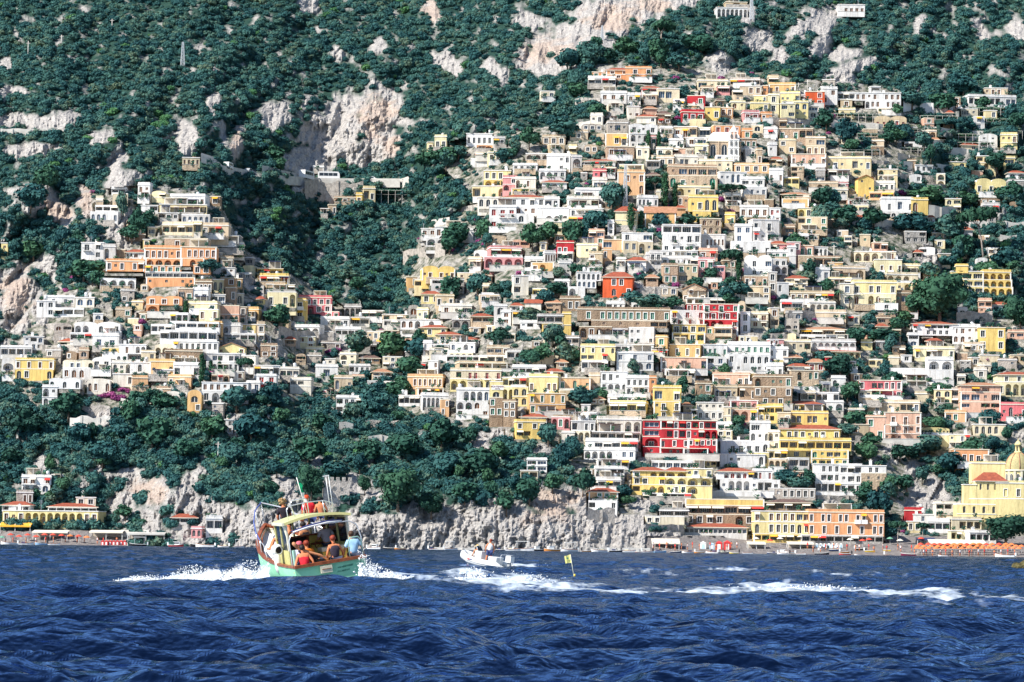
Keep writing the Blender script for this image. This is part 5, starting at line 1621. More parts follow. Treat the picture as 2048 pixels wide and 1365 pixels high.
big = [(1060,505,62,60),(1100,490,60,50),(1150,488,62,58),(1190,476,60,56),(1228,425,64,52),(1222,452,40,30),(1210,400,30,34),(565,656,60,52),(700,575,40,60),(250,440,60,34),(285,470,66,40),(270,490,46,60),(60,520,50,60),(130,510,60,46),
 (55,430,60,70),(100,396,70,50),(170,560,60,90),(200,575,40,40),(330,560,30,36),(418,548,34,44),(1380,455,30,50),(1340,450,28,50),(1410,450,26,40),(1256,615,40,50),(1300,625,36,60),(1340,620,34,50),(1390,590,36,40),(1420,575,40,44),(1480,595,44,60),(1450,600,36,50),(1530,590,34,40),
 (1700,690,50,70),(1760,700,40,80),(1650,560,30,40),(1610,580,36,50),(1655,590,36,40),(1700,455,60,60),(1740,460,46,60),(1660,440,40,50),(1640,460,60,50),(1600,500,44,50),(1560,480,40,30),(1645,415,52,46),(1570,300,30,30),(1695,290,60,60),(1650,270,50,60),
 (1195,245,50,46),(1160,200,40,50),(1130,150,60,60),(1180,130,50,60),(1250,120,50,70),(1400,110,60,80),(1310,120,50,50),(1350,150,40,60),(1130,290,50,80),(1060,300,50,50),(900,330,50,60),(860,340,50,70),(1025,310,36,40),(1000,330,30,40),
 (560,330,40,50),(880,560,0,0),(905,600,60,60),(950,600,60,60),(980,640,36,50),(920,500,60,60),(960,480,60,60),(1000,600,40,46),(1080,620,50,40),(1060,660,40,60),(990,700,44,50),(1110,600,40,60),(1150,560,30,40),(1110,700,60,60),(1130,730,50,50),(1090,735,50,50),
 (1070,740,46,46),(1290,735,30,44),(1430,745,40,50),(1170,810,40,50),(1210,805,40,36),(1370,800,60,30),(1480,865,44,50),(1100,900,60,50),(1145,920,60,44),(1160,990,70,60),(1110,990,70,60),(1060,1010,60,60),(1080,950,50,44),(1120,940,60,40),(1010,1030,50,50),(1260,1010,40,60),(1300,1000,30,40),(1600,980,44,80),(1570,975,36,50),(1700,800,46,50),(1720,860,50,60),
 (1680,760,60,60),(1660,740,40,50),(1700,880,40,60),(1750,900,50,70),(1730,930,60,60),(1800,930,60,80),(1850,920,60,80),(1900,960,60,90),(1940,920,60,80),(1870,870,40,50),(1900,830,40,40),(1990,900,60,60),(1980,860,40,50),(1880,800,40,60),(1790,780,50,60),(1780,1000,60,50),(1760,1040,70,60),(1780,1080,50,60),(1740,1000,30,80),(1820,990,50,60),
 (1880,230,50,60),(1830,220,50,60),(1920,190,40,50),(1960,220,30,40),(2040,260,50,50),(2000,350,50,60),(1850,310,50,50),(1800,290,50,40),(1770,280,40,40),(1930,420,50,60),(1860,420,50,80),(1820,470,60,80),(1900,480,60,70),(2030,420,60,60),(1980,560,50,60),(1930,520,60,60),(1860,560,50,60),(2020,540,50,60),(1830,640,60,60),(1790,660,40,60),
 (640,870,60,60),(700,840,60,60),(760,830,60,70),(800,800,60,60),(830,760,60,60),(780,720,70,70),(830,720,60,60),(720,720,60,60),(680,780,40,50),(560,860,70,60),(620,930,70,80),(500,900,80,80),(460,930,70,80),(420,890,60,70),(370,930,70,80),(300,900,70,80),(240,890,70,80),(160,890,70,80),(60,880,80,90),(20,940,60,70),(130,840,60,70),(110,960,50,50),(200,940,50,50),(330,830,50,70),(280,820,60,60),(260,850,60,60),(480,830,60,60),(540,820,60,60),
 (880,900,70,80),(820,930,80,90),(740,930,80,90),(680,960,50,70),(900,960,80,90),(960,960,80,80),(980,1000,60,60),(930,1010,50,70),(560,960,60,70),(520,1000,60,60),(1000,920,60,60),(940,890,60,60),(60,1010,40,40),(110,1000,40,50),(150,1000,40,50),(245,1040,40,60),(270,1050,30,50)]
rt = random.Random(77); zi = 0
def zone(u, v):
    if 1180 < u < 1680 and 180 < v < 1000: return 'leafy tree among the houses on the central slope', 'trees among the central houses'
    if u >= 1680: return 'leafy tree on the slope right of the village', 'trees on the right slope'
    if v > 820: return 'dark evergreen tree in the wood above the grey sea cliff', 'trees above the sea cliff'
    if u < 520 and v > 380: return 'leafy tree among the houses and rocks of the left hill', 'trees on the left hill'
    if 380 < v: return 'leafy tree in the wooded gully between the two hills of houses', 'trees in the gully'
    return 'dark evergreen tree on the steep slope above the village', 'trees on the upper slope'
for i, (u, v, hh, ww) in enumerate(big):
    if hh == 0: continue
    L, G = zone(u, v); sc_ = (.62 + .45 * rt.random()) if v > 800 else .95; put_tree('round', u + rt.uniform(-8, 8), v + rt.uniform(-8, 6), hh * .9 * sc_, ww * sc_ * rt.uniform(.8, 1.15), L, G, i)
    for _ in range(1):
        u2 = u + rt.uniform(-34, 34); v2 = v + rt.uniform(-22, 18)
        if at_grid(covered, [u2], [v2 - 6])[0] or at_grid(rk, [u2], [v2])[0] > .5 or v2 > 1050: continue
        L, G = zone(u2, v2); put_tree('round', u2, v2, rt.uniform(22, 42), rt.uniform(22, 40), L, G, i + 2)
def label_trees():
    pool = {}
    for (t, u, v, w_, h_, L) in treebox:
        if t.name.split('.')[0] == 'leafy_tree':
            sz = 'tall' if h_ > 58 else 'small' if h_ < 30 else 'bushy'; tone = 'dark' if t.children[0].data.materials[0] == M['macchia'] or t.children[1].data.materials[0] == M['macchia'] else 'green'
            L2 = f"{sz} {tone} leafy tree"; pool.setdefault(L2, []).append(dict(x0=u - w_ / 2, x1=u + w_ / 2, yt=v - h_, yb=v, t=t))
    for L2, lst in pool.items():
        for h in lst: h['t']['label'] = make_label(h, L2, lst)
label_trees()
bright = [(205,300,34,46),(320,260,30,40),(590,395,40,50),(556,450,26,34),(345,560,0,0),(88,570,50,14),(1240,205,24,30),(980,425,30,40),(1120,640,0,0),(1100,690,40,30),(900,590,30,50)]
# ---------------------------------------------------------------- macchia: thousands of shrubs, one object
rs = np.random.RandomState(21)
def scatter(n, u0, u1, v0, v1):
    return rs.uniform(u0, u1, n), rs.uniform(v0, v1, n)
U, Vv = scatter(150000, -280, 2330, -160, 1096)
rkv = at_grid(rk, U, Vv); cov = at_grid(covered, U, Vv); cov2 = at_grid(covered, U, Vv - 8) ; twn = at_grid(town, U, Vv); bch = at_grid(beach, U, Vv)
patch = fbm(U / 70, Vv / 42, 3, 41)
keep = ~cov & ~bch & (rs.rand(len(U)) > rkv * 1.5)
keep &= np.where(twn, (patch > .0) & (rs.rand(len(U)) < .42), rs.rand(len(U)) < .62)
keep &= ~(twn & cov2 & (rs.rand(len(U)) < .8))
# the grey sea cliff stays bare below the wood
keep &= ~((U > 500) & (U < 1290) & (Vv > 1010 + 22 * np.sin(U / 37)) & (rs.rand(len(U)) < .955))
terr = (U > 1650) & (Vv > 225) & (Vv < 420) & ~twn
keep &= ~(terr & (rs.rand(len(U)) < .45) & (np.sin(Vv / 3.4 + U / 160) > .0))
U, Vv, twn = U[keep], Vv[keep], twn[keep]
DD = Dt(U, Vv); px, py, pz = P(U, Vv, DD)
scl = np.where(twn, rs.uniform(.6, 1.5, len(U)), (.45 + 1.7 * rs.rand(len(U)) ** 1.6) * np.where(Vv < 330, 1.0, 1.0) * (1 + .25 * fbm(U / 40, Vv / 40, 2, 3)))
kd = np.where(rs.rand(len(U)) < .012, 6, rs.randint(0, 6, len(U))); kd = np.where(twn & (rs.rand(len(U)) < .025), 7, kd)
for (bu, bv, bh, bw2) in bright:
    mm = ((U - bu) / max(bw2, 1) * 2) ** 2 + ((Vv - bv + bh / 2) / max(bh, 1) * 2) ** 2 < 1.0
    kd = np.where(mm, 6, kd)
for (bu, bv, bw2, bh) in [(880,482,46,16),(1437,203,12,12),(1330,430,24,18),(690,0,0,1),(230,790,40,14),(1185,480,14,20),(1030,548,40,14),(300,640,26,14)]:
    mm = ((U - bu) / max(bw2, 1)) ** 2 + ((Vv - bv) / max(bh, 1)) ** 2 < 1.0
    kd = np.where(mm, 7, kd)
print('shrubs', len(U))
pcol = bpy.data.collections.new('foliage_prototypes')
for i, bm_ in enumerate(BUSH):
    o = bpy.data.objects.new('shrub_%d' % i, bm_); pcol.objects.link(o)
def instancer(name, pts, scale, kind, collection, label, cat, tilt=.2):
    me = bpy.data.meshes.new(name); me.vertices.add(len(pts)); me.vertices.foreach_set('co', np.asarray(pts, np.float32).ravel())
    a = me.attributes.new('scl', 'FLOAT', 'POINT'); a.data.foreach_set('value', np.asarray(scale, np.float32))
    a = me.attributes.new('kd', 'INT', 'POINT'); a.data.foreach_set('value', np.asarray(kind, np.int32))
    rot = np.stack([rs.uniform(-tilt, tilt, len(pts)), rs.uniform(-tilt, tilt, len(pts)), rs.uniform(0, 6.28, len(pts))], -1)
    a = me.attributes.new('rot', 'FLOAT_VECTOR', 'POINT'); a.data.foreach_set('vector', rot.astype(np.float32).ravel())
    o = link(name, me); tag(o, label, cat, kind='stuff')
    g = bpy.data.node_groups.new(name + '_scatter', 'GeometryNodeTree')
    g.interface.new_socket('Geometry', in_out='INPUT', socket_type='NodeSocketGeometry'); g.interface.new_socket('Geometry', in_out='OUTPUT', socket_type='NodeSocketGeometry')
    gi = g.nodes.new('NodeGroupInput'); go = g.nodes.new('NodeGroupOutput'); ip = g.nodes.new('GeometryNodeInstanceOnPoints'); ci = g.nodes.new('GeometryNodeCollectionInfo')
    ci.inputs['Collection'].default_value = collection; ci.inputs['Separate Children'].default_value = True; ci.inputs['Reset Children'].default_value = True
    def na(nm, t):
        x = g.nodes.new('GeometryNodeInputNamedAttribute'); x.data_type = t; x.inputs['Name'].default_value = nm
        return next(s for s in x.outputs if s.enabled and s.name == 'Attribute')
    g.links.new(gi.outputs[0], ip.inputs['Points']); g.links.new(ci.outputs[0], ip.inputs['Instance']); ip.inputs['Pick Instance'].default_value = True
    g.links.new(na('kd', 'INT'), ip.inputs['Instance Index']); g.links.new(na('scl', 'FLOAT'), ip.inputs['Scale'])
    er = g.nodes.new('FunctionNodeEulerToRotation'); g.links.new(na('rot', 'FLOAT_VECTOR'), er.inputs[0]); g.links.new(er.outputs[0], ip.inputs['Rotation'])
    g.links.new(ip.outputs[0], go.inputs[0])
    md = o.modifiers.new('scatter', 'NODES'); md.node_group = g
    return o
instancer('macchia_shrubs', np.stack([px, py, pz], -1), scl, kd, pcol, 'dense dark green evergreen scrub covering the mountain slopes', 'shrubs')
# ---------------------------------------------------------------- the sea
def vhor(u): return 1091 + (u - 1024) * math.tan(ROLL)
def wave(x, y):
    d = np.maximum(y, 12)
    wx = x + .5 * perlin(x / 3.1, y / 2.3, 61) + .22 * y; wy = y + .5 * perlin(x / 3.7 + 9, y / 2.1, 62) - .12 * x
    sq = lambda t: np.sqrt(t * t + .003)
    calm = 1 - .48 * np.exp(-((d - 120) / 42) ** 2)
    h = .12 * fbm(x / 9, y / 7, 2, 51)
    r0 = 1 - sq(perlin(wx / 8.0 + 2, wy / 7.5 + 4, 57)) * 2; r1 = 1 - sq(perlin(wx / 3.4, wy / 3.4, 52)) * 2; r2 = 1 - sq(perlin(wx / 1.5 + 3, wy / 1.5, 53)) * 2; r3 = 1 - sq(perlin(wx / .75, wy / .65 + 5, 54)) * 2
    h = h + .24 * (r0 - .45) * np.clip(d / 90, .5, 1.6) * calm + .24 * (r1 - .45) * calm + .12 * (r2 - .45) * np.clip(1.8 - d / 120, 0, 1) + .05 * (r3 - .4) * np.clip(1.6 - d / 60, 0, 1)
    return h * np.clip((905 - y) / 300, .25, 1)
def swell(x, y):
    """single larger waves"""
    h = 0
    for (u, v, a, sx, sy, D) in SWELLS:
        cx = (u - 1024) / F_PX * D
        h = h + a * np.exp(-((x - cx) / sx) ** 2 - ((y - D - .25 * (x - cx) * math.sin(D)) / sy) ** 2)
    return h
SWELLS = [(575, 0, .10, 1.7, 1.6, 113), (668, 0, .14, 1.0, 1.6, 113), (790, 0, .22, 1.7, 1.8, 112), (880, 0, .22, 2.2, 2.0, 118), (1010, 0, .30, 2.4, 1.6, 128), (940, 0, .16, 2.0, 2.2, 150), (1905, 0, .45, 2.6, 2.0, 120), (1990, 0, .22, 2.5, 2.0, 125),
 (470, 0, .2, 2.2, 1.5, 98), (1560, 0, .2, 2.0, 1.6, 100), (1280, 0, .18, 1.5, 1.5, 82), (1700, 0, .16, 2, 1.5, 60), (300, 0, .15, 1.6, 1.2, 60), (880, 0, .13, 1.2, 1.0, 46), (90, 0, .15, 1.2, 1.2, 44), (1500, 0, .12, 1.2, 1, 40), (150, 0, .2, 2.5, 2, 84)]
nD, nX = 1000, 470
q = np.linspace(0, 1, nD); Dr = 9.0 * (925 / 9.0) ** (q ** 1.0); 
tx = np.linspace(-.205, .205, nX)
WX = np.outer(Dr, tx); WY = np.repeat(Dr[:, None], nX, 1)
WZ = wave(WX, WY) + swell(WX, WY)
me = grid_mesh('sea', np.stack([WX, WY, WZ], -1).reshape(-1, 3), (lambda i: np.stack([i[:-1, :-1], i[:-1, 1:], i[1:, 1:], i[1:, :-1]], -1).reshape(-1, 4))(np.arange(nD * nX).reshape(nD, nX)))
me.polygons.foreach_set('use_smooth', np.ones(len(me.polygons), bool))
# foam: belts of broken white water left by the boats, plus pale painted sheen
UU = 1024 + WX / WY * F_PX; VV = vhor(UU) + F_PX * CAM_H / WY
FOAM_SHEEN = [(1000,1168,170,13,1.1,.00),(930,1156,70,6,1.1,.05),(1060,1160,50,8,1.2,.1),(1150,1182,220,7,1.3,.02),(1330,1187,220,6,1.3,0),(1500,1179,150,7,1.2,-.02),(1640,1186,140,9,1.4,.03),(1800,1193,160,8,1.25,.03),(1950,1203,150,7,1.1,.02),
 (1480,1146,90,8,.72,.04),(1290,1150,110,7,.5,.03),(1700,1158,160,9,.45,0),(1900,1215,200,10,.5,.03),(1050,1137,42,3.5,1.3,.03),(1010,1131,28,3,1.0,0),(420,1160,150,5,1.2,-.03),(300,1163,80,2.5,1.0,0),(500,1158,60,7,1.3,-.02),(790,1156,70,7,1.2,.03),(690,1164,30,5,.8,0),(1850,1226,160,16,.36,0),(1650,1215,150,14,.3,0),(1100,1145,120,3,.35,0),(600,1175,60,6,.4,0),  # the faint wide patches here paint sheen into the water colour
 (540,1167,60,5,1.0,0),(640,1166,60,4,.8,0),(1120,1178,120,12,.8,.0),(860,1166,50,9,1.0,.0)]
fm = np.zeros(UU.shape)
for (u, v, a, b_, s, sl) in FOAM_SHEEN:
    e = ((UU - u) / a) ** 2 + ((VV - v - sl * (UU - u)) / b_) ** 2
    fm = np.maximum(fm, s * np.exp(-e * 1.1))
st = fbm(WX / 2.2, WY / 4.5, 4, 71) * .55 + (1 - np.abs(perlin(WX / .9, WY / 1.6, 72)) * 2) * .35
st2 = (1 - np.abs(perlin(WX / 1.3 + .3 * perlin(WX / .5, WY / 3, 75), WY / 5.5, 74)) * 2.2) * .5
foam_sheen = np.clip((fm - .42 + st * .62 + st2 * .75 * fm) * 1.05, 0, 1) * np.clip(fm * 2.2, 0, 1)
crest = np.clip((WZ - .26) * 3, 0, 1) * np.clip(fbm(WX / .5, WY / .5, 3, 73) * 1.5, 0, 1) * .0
at = me.attributes.new('foam_sheen', 'FLOAT', 'POINT'); at.data.foreach_set('value', np.clip(foam_sheen + crest, 0, 1).astype(np.float32).ravel())
m, n, b = newmat('sea_water')
geo = node(n, 'ShaderNodeNewGeometry')
b.inputs['Base Color'].default_value = (0.001, 0.010, 0.045, 1); b.inputs['Roughness'].default_value = 0.07; b.inputs['IOR'].default_value = 1.33; b.inputs['Specular IOR Level'].default_value = 0.5
b.inputs['Specular Tint'].default_value = (0.28, 0.60, 1.0, 1)
n1 = node(n, 'ShaderNodeTexNoise'); n1.inputs['Scale'].default_value = 2.2; n1.inputs['Detail'].default_value = 3; n1.inputs['Roughness'].default_value = .6
mp = node(n, 'ShaderNodeMapping'); mp.inputs['Scale'].default_value = (.8, .55, 1); n.links.new(geo.outputs['Position'], mp.inputs['Vector']); n.links.new(mp.outputs[0], n1.inputs['Vector'])
bp = node(n, 'ShaderNodeBump'); bp.inputs['Strength'].default_value = 1.0; bp.inputs['Distance'].default_value = 0.20
n.links.new(n1.outputs['Fac'], bp.inputs['Height'])
n3 = node(n, 'ShaderNodeTexNoise'); n3.inputs['Scale'].default_value = 7; n3.inputs['Detail'].default_value = 3; n.links.new(mp.outputs[0], n3.inputs['Vector']); bp2 = node(n, 'ShaderNodeBump'); bp2.inputs['Strength'].default_value = .8; bp2.inputs['Distance'].default_value = .035; n.links.new(n3.outputs['Fac'], bp2.inputs['Height']); n.links.new(bp.outputs[0], bp2.inputs['Normal']); n.links.new(bp2.outputs[0], b.inputs['Normal'])
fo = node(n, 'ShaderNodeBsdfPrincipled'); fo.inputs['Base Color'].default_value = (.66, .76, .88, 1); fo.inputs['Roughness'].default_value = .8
mx = node(n, 'ShaderNodeMixShader'); at_ = node(n, 'ShaderNodeAttribute'); at_.attribute_name = 'foam_sheen'
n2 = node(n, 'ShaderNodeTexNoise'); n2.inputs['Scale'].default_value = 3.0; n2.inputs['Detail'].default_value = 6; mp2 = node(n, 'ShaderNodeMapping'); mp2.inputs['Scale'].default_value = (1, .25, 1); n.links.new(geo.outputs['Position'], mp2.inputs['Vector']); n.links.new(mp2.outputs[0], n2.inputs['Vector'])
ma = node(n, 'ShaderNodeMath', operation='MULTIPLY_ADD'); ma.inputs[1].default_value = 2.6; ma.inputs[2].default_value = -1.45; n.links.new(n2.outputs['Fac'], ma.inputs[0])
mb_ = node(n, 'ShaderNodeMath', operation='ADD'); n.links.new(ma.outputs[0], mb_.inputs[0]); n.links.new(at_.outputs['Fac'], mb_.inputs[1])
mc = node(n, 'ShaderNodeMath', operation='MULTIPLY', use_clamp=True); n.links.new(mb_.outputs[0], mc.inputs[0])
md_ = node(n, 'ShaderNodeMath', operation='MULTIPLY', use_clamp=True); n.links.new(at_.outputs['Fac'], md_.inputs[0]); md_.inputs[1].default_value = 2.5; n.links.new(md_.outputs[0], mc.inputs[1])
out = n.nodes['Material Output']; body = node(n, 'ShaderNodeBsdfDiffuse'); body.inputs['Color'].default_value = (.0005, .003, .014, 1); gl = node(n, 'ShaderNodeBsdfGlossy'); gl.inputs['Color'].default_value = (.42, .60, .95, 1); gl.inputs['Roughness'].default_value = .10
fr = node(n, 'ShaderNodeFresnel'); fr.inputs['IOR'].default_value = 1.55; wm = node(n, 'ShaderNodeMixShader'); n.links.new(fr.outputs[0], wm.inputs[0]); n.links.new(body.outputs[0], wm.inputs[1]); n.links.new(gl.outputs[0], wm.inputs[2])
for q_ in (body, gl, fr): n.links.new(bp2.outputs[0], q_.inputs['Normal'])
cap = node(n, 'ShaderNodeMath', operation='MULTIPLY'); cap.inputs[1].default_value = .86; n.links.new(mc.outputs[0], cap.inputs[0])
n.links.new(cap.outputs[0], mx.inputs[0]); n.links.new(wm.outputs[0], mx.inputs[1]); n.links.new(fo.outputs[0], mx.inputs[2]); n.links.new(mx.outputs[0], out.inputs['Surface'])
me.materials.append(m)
tag(link('sea', me), kind='structure')
# calm sheet beyond the detailed water, to the sides and behind the camera
mb = MB(); 
for (xa, xb, ya, yb_) in ((-1800, 1800, -700, 8.6), ): mb.poly([(xa, ya, -.45), (xb, ya, -.45), (xb, yb_, -.45), (xa, yb_, -.45)], m)
mb.poly([(-1800, 8.6, -.45), (-1.8, 8.6, -.45), (-190, 925, -.45), (-1800, 925, -.45)], m); mb.poly([(1.8, 8.6, -.45), (1800, 8.6, -.45), (1800, 925, -.45), (190, 925, -.45)], m)
tag(mb.build('open_sea'), kind='structure')
def seaz(x, y): return float(wave(np.array([x]), np.array([y]))[0] + swell(np.array([x]), np.array([y]))[0])

# ---------------------------------------------------------------- people
def skin_obj(name, verts, edges, radii, mat, parent, sub=1, root=0):
    me = bpy.data.meshes.new(name); me.from_pydata(verts, edges, []); me.update(); me.materials.append(mat)
    o = link(name, me, parent)
    sk = o.modifiers.new('skin', 'SKIN'); sk.use_smooth_shade = True
    lay = me.skin_vertices[0].data if me.skin_vertices else None
    if lay is None:
        bmm = bmesh.new(); bmm.from_mesh(me); bmm.verts.layers.skin.verify(); bmm.to_mesh(me); bmm.free(); lay = me.skin_vertices[0].data
    for i, r in enumerate(radii): lay[i].radius = r if isinstance(r, tuple) else (r, r); lay[i].use_root = (i == root)
    if sub: sb = o.modifiers.new('smooth', 'SUBSURF'); sb.levels = sub; sb.render_levels = sub
    return o
SKIN = flat('tanned_skin', (.55, .24, .12), .55); SKIN2 = flat('sunburnt_skin', (.62, .22, .10), .55); SKIND = flat('brown_skin', (.30, .13, .07), .55)
def cloth(name, c): return noisy(name, mul(c, .8), c, 6.0, .85)
def person(mat4, label, shirt, legs, hair, skin=SKIN, pose='sit', cap=None, arms=None, sleeves=False, lean=0.0, hairlong=False, kneel=None, vest=False, spread=.12):
    root = bpy.data.objects.new('person', None); COL.objects.link(root); root.empty_display_size = .2
    root.matrix_world = mat4; tag(root, label, 'person', 'people on the boats')
    sit = pose != 'stand'
    H0 = 0.12 if pose == 'sit' else (.92 if pose == 'stand' else .05)
    L = lean
    J = dict(pel=(0, 0, H0), bel=(0, .02 + L * .15, H0 + .16), che=(0, .03 + L * .4, H0 + .36), nk=(0, .04 + L * .55, H0 + .50), nk2=(0, .05 + L * .62, H0 + .57), hd=(0, .07 + L * .7, H0 + .66), top=(0, .06 + L * .74, H0 + .77),
             sl=(-.17, .02 + L * .5, H0 + .45), sr=(.17, .02 + L * .5, H0 + .45))
    arms = arms or (((-.27, .02, H0 + .2), (-.26, .2, H0 + .04)), ((.27, .02, H0 + .2), (.26, .2, H0 + .04)))
    if pose == 'sit': lg = [((-.1, .42, H0 + .02), (-.11, .46, H0 - .40), (-.11, .60, H0 - .44)), ((.1, .42, H0 + .02), (.11, .46, H0 - .40), (.11, .60, H0 - .44))]
    elif pose == 'stand': lg = [((-spread, .03, .50), (-spread - .04, 0, .08), (-spread - .05, .16, .03)), ((spread, .03, .50), (spread + .04, 0, .08), (spread + .05, .16, .03))]
    else: lg = kneel
    vs = []; es = []; rs_ = []
    def av(p, r, par=None):
        vs.append(p); rs_.append(r); i = len(vs) - 1
        if par is not None: es.append((par, i))
        return i
    pel = av(J['pel'], (.15, .12)); bel = av(J['bel'], (.135, .105), pel); che = av(J['che'], (.155, .11), bel); nk = av(J['nk'], .065, che); nk2 = av(J['nk2'], .052, nk); hd = av(J['hd'], (.082, .098), nk2); tp = av(J['top'], (.06, .07), hd)
    av((0, J['hd'][1] + .115, J['hd'][2] - .01), .014, hd)                 # nose
    for s_, sh in ((-1, 'sl'), (1, 'sr')):
        av((s_ * .088, J['hd'][1], J['hd'][2]), .014, hd)                   # ear
        si = av(J[sh], .062, che); e, h_ = arms[0 if s_ < 0 else 1]; ei = av(e, .042, si); wi = av(h_, .030, ei)
        d = (Vector(h_) - Vector(e)).normalized(); sd = d.orthogonal().normalized(); pm = Vector(h_) + d * .06; pi_ = av(tuple(pm), .034, wi)
        for k in range(4): a = sd * (.024 * (k - 1.5)); av(tuple(pm + a + d * (.085, .095, .09, .075)[k] + Vector((0, 0, -.015))), .0085, pi_)
        av(tuple(Vector(h_) + d * .05 + sd * .055), .0095, wi)
        hip = av((s_ * .085, J['pel'][1], H0 - .01), .095, pel); kn, an, tt = lg[0 if s_ < 0 else 1]; ki = av(kn, .062, hip); ai = av(an, .042, ki); av(tt, .032, ai)
    skin_obj('body', vs, es, rs_, skin, root)
    # shirt
    v2 = [J['pel'], J['bel'], J['che'], J['nk']]; e2 = [(0, 1), (1, 2), (2, 3)]; r2 = [(.172, .142), (.158, .128), (.176, .132), (.08, .085)]
    for s_, sh in ((-1, 'sl'), (1, 'sr')):
        v2.append(J[sh]); e2.append((2, len(v2) - 1)); r2.append(.082 if not vest else .07)
        if sleeves:
            e = Vector(arms[0 if s_ < 0 else 1][0]); p = Vector(J[sh]).lerp(e, .75); v2.append(tuple(p)); e2.append((len(v2) - 2, len(v2) - 1)); r2.append(.066)
    if shirt: skin_obj('shirt', v2, e2, r2, shirt, root)
    if legs:
        v3 = [(0, 0, H0 + .05), (-.085, 0, H0 - .01), (.085, 0, H0 - .01)]; e3 = [(0, 1), (0, 2)]; r3 = [(.168, .138), .112, .112]
        for i_, q_ in enumerate(lg): v3.append(tuple(Vector((-.085 if i_ == 0 else .085, 0, H0)).lerp(Vector(q_[0]), .8))); e3.append((1 + i_, len(v3) - 1)); r3.append(.085)
        skin_obj('shorts', v3, e3, r3, legs, root)
    if hair:
        mb = MB(); rg = random.Random(sum(map(ord, label))); c = J['hd']
        mb.blob((c[0], c[1] - .025, c[2] + .045), (.10, .115, .10), hair, 12, 8, .12, rg)
        if hairlong:
            for _ in range(16): mb.blob((c[0] + rg.uniform(-.11, .11), c[1] + rg.uniform(-.1, .04), c[2] + rg.uniform(-.08, .13)), .05, hair, 6, 4, .4, rg)
        mb.build('hair', root)
    if cap:
        mb = MB(); c = J['hd']; mb.lathe([(.112, .03), (.108, .08), (.075, .13), (0, .145)], cap, 14, (c[0], c[1] - .01, c[2])); mb.box(-.075, .075, c[1] + .08, c[1] + .20, c[2] + .025, c[2] + .04, cap)
        mb.build('cap', root)
    return root
# ---------------------------------------------------------------- the tour boat
B = {'mint': noisy('mint_hull_paint', (.26, .64, .40), (.34, .74, .48), 1.5, .45), 'wood': noisy('varnished_mahogany', (.16, .045, .02), (.30, .09, .04), 5, .35), 'cream': noisy('cream_gelcoat', (.62, .58, .44), (.72, .69, .54), 1.5, .4),
     'olive': noisy('olive_cream_paint', (.46, .44, .18), (.60, .57, .26), 1.5, .5), 'roof': noisy('pale_olive_roof', (.42, .45, .24), (.54, .56, .30), 2.5, .6), 'lemon': flat('lemon_roof_edge', (.80, .72, .30), .45),
     'white': flat('white_gelcoat', (.80, .80, .78), .35), 'mustard': noisy('mustard_vinyl', (.58, .38, .08), (.66, .45, .12), 4, .5), 'dark': flat('cabin_darkness', (.02, .015, .02), .7), 'tube': flat('stainless_tube', (.75, .76, .78), .25, .6),
     'navy': flat('navy_canvas', (.03, .04, .14), .8), 'blue': flat('blue_painted_tube', (.10, .14, .38), .5), 'glass': flat('cabin_window', (.02, .03, .04), .1), 'gold': noisy('yellow_cabin_paint', (.60, .50, .12), (.70, .60, .18), 2, .5),
     'ink': flat('dark_green_lettering', (.03, .18, .12), .6), 'antifoul': flat('hull_bottom', (.10, .16, .20), .6), 'aqua': flat('aqua_panel', (.30, .50, .44), .5)}
BD = 122.0
bx = P(665, 1165, BD)[0]
BM = Matrix.Translation((bx, BD, 0.10)) @ Matrix.Rotation(R(19), 4, 'Z') @ Matrix.Rotation(R(-9.5), 4, 'Y') @ Matrix.Rotation(R(1.5), 4, 'X')
boat = bpy.data.objects.new('tour_boat', None); COL.objects.link(boat); boat.matrix_world = BM
tag(boat, 'mint green and cream wooden tour boat full of passengers heeling over in the waves', 'boat')
ST = [(0, 1.24, .60), (.8, 1.28, .61), (1.6, 1.31, .64), (2.6, 1.32, .71), (3.6, 1.28, .82), (4.6, 1.16, .97), (5.5, .96, 1.14), (6.3, .70, 1.32), (7.0, .38, 1.50), (7.45, .12, 1.62), (7.6, .015, 1.68)]
def loft(mb, f, mat, smooth=True, flip=False):
    rows = [f(*s) for s in ST]; k = mb.slot(mat); base = len(mb.v); n = len(rows[0])
    for r_ in rows: mb.v.extend(r_)
    for i in range(len(rows) - 1):
        for j in range(n - 1):
            q_ = (base + i * n + j, base + i * n + j + 1, base + (i + 1) * n + j + 1, base + (i + 1) * n + j)
            mb.f.append(q_ if flip else q_[::-1]); mb.m.append(k); mb.sm.append(smooth)
for s_ in (-1, 1):
    pass
mb = MB()
for s_ in (-1, 1):
    loft(mb, lambda y, hb, z: [(s_ * hb, y, z), (s_ * hb * .985, y, z * .6), (s_ * hb * .93, y, z * .25), (s_ * hb * .82, y, -.02)], B['mint'], True, s_ > 0)
    loft(mb, lambda y, hb, z: [(s_ * hb * .82, y, -.02), (s_ * hb * .62, y, -.22), (0, y, -.45 if y < 7 else -.2)], B['antifoul'], True, s_ > 0)
    loft(mb, lambda y, hb, z: [(s_ * max(0, hb - .09), y, z), (s_ * max(0, hb - .11), y, (.12 if y < 4.7 else z - .22))], B['cream'], True, s_ < 0)
y, hb, z = ST[0]
mb.poly([(-hb * .82, -.002, -.02), (hb * .82, -.002, -.02), (hb * .93, -.002, z * .25), (hb * .985, -.002, z * .6), (hb, -.002, z), (-hb, -.002, z), (-hb * .985, -.002, z * .6), (-hb * .93, -.002, z * .25)], B['mint'])
mb.poly([(-hb * .82, -.002, -.02), (0, -.002, -.45), (hb * .82, -.002, -.02)], B['antifoul'])
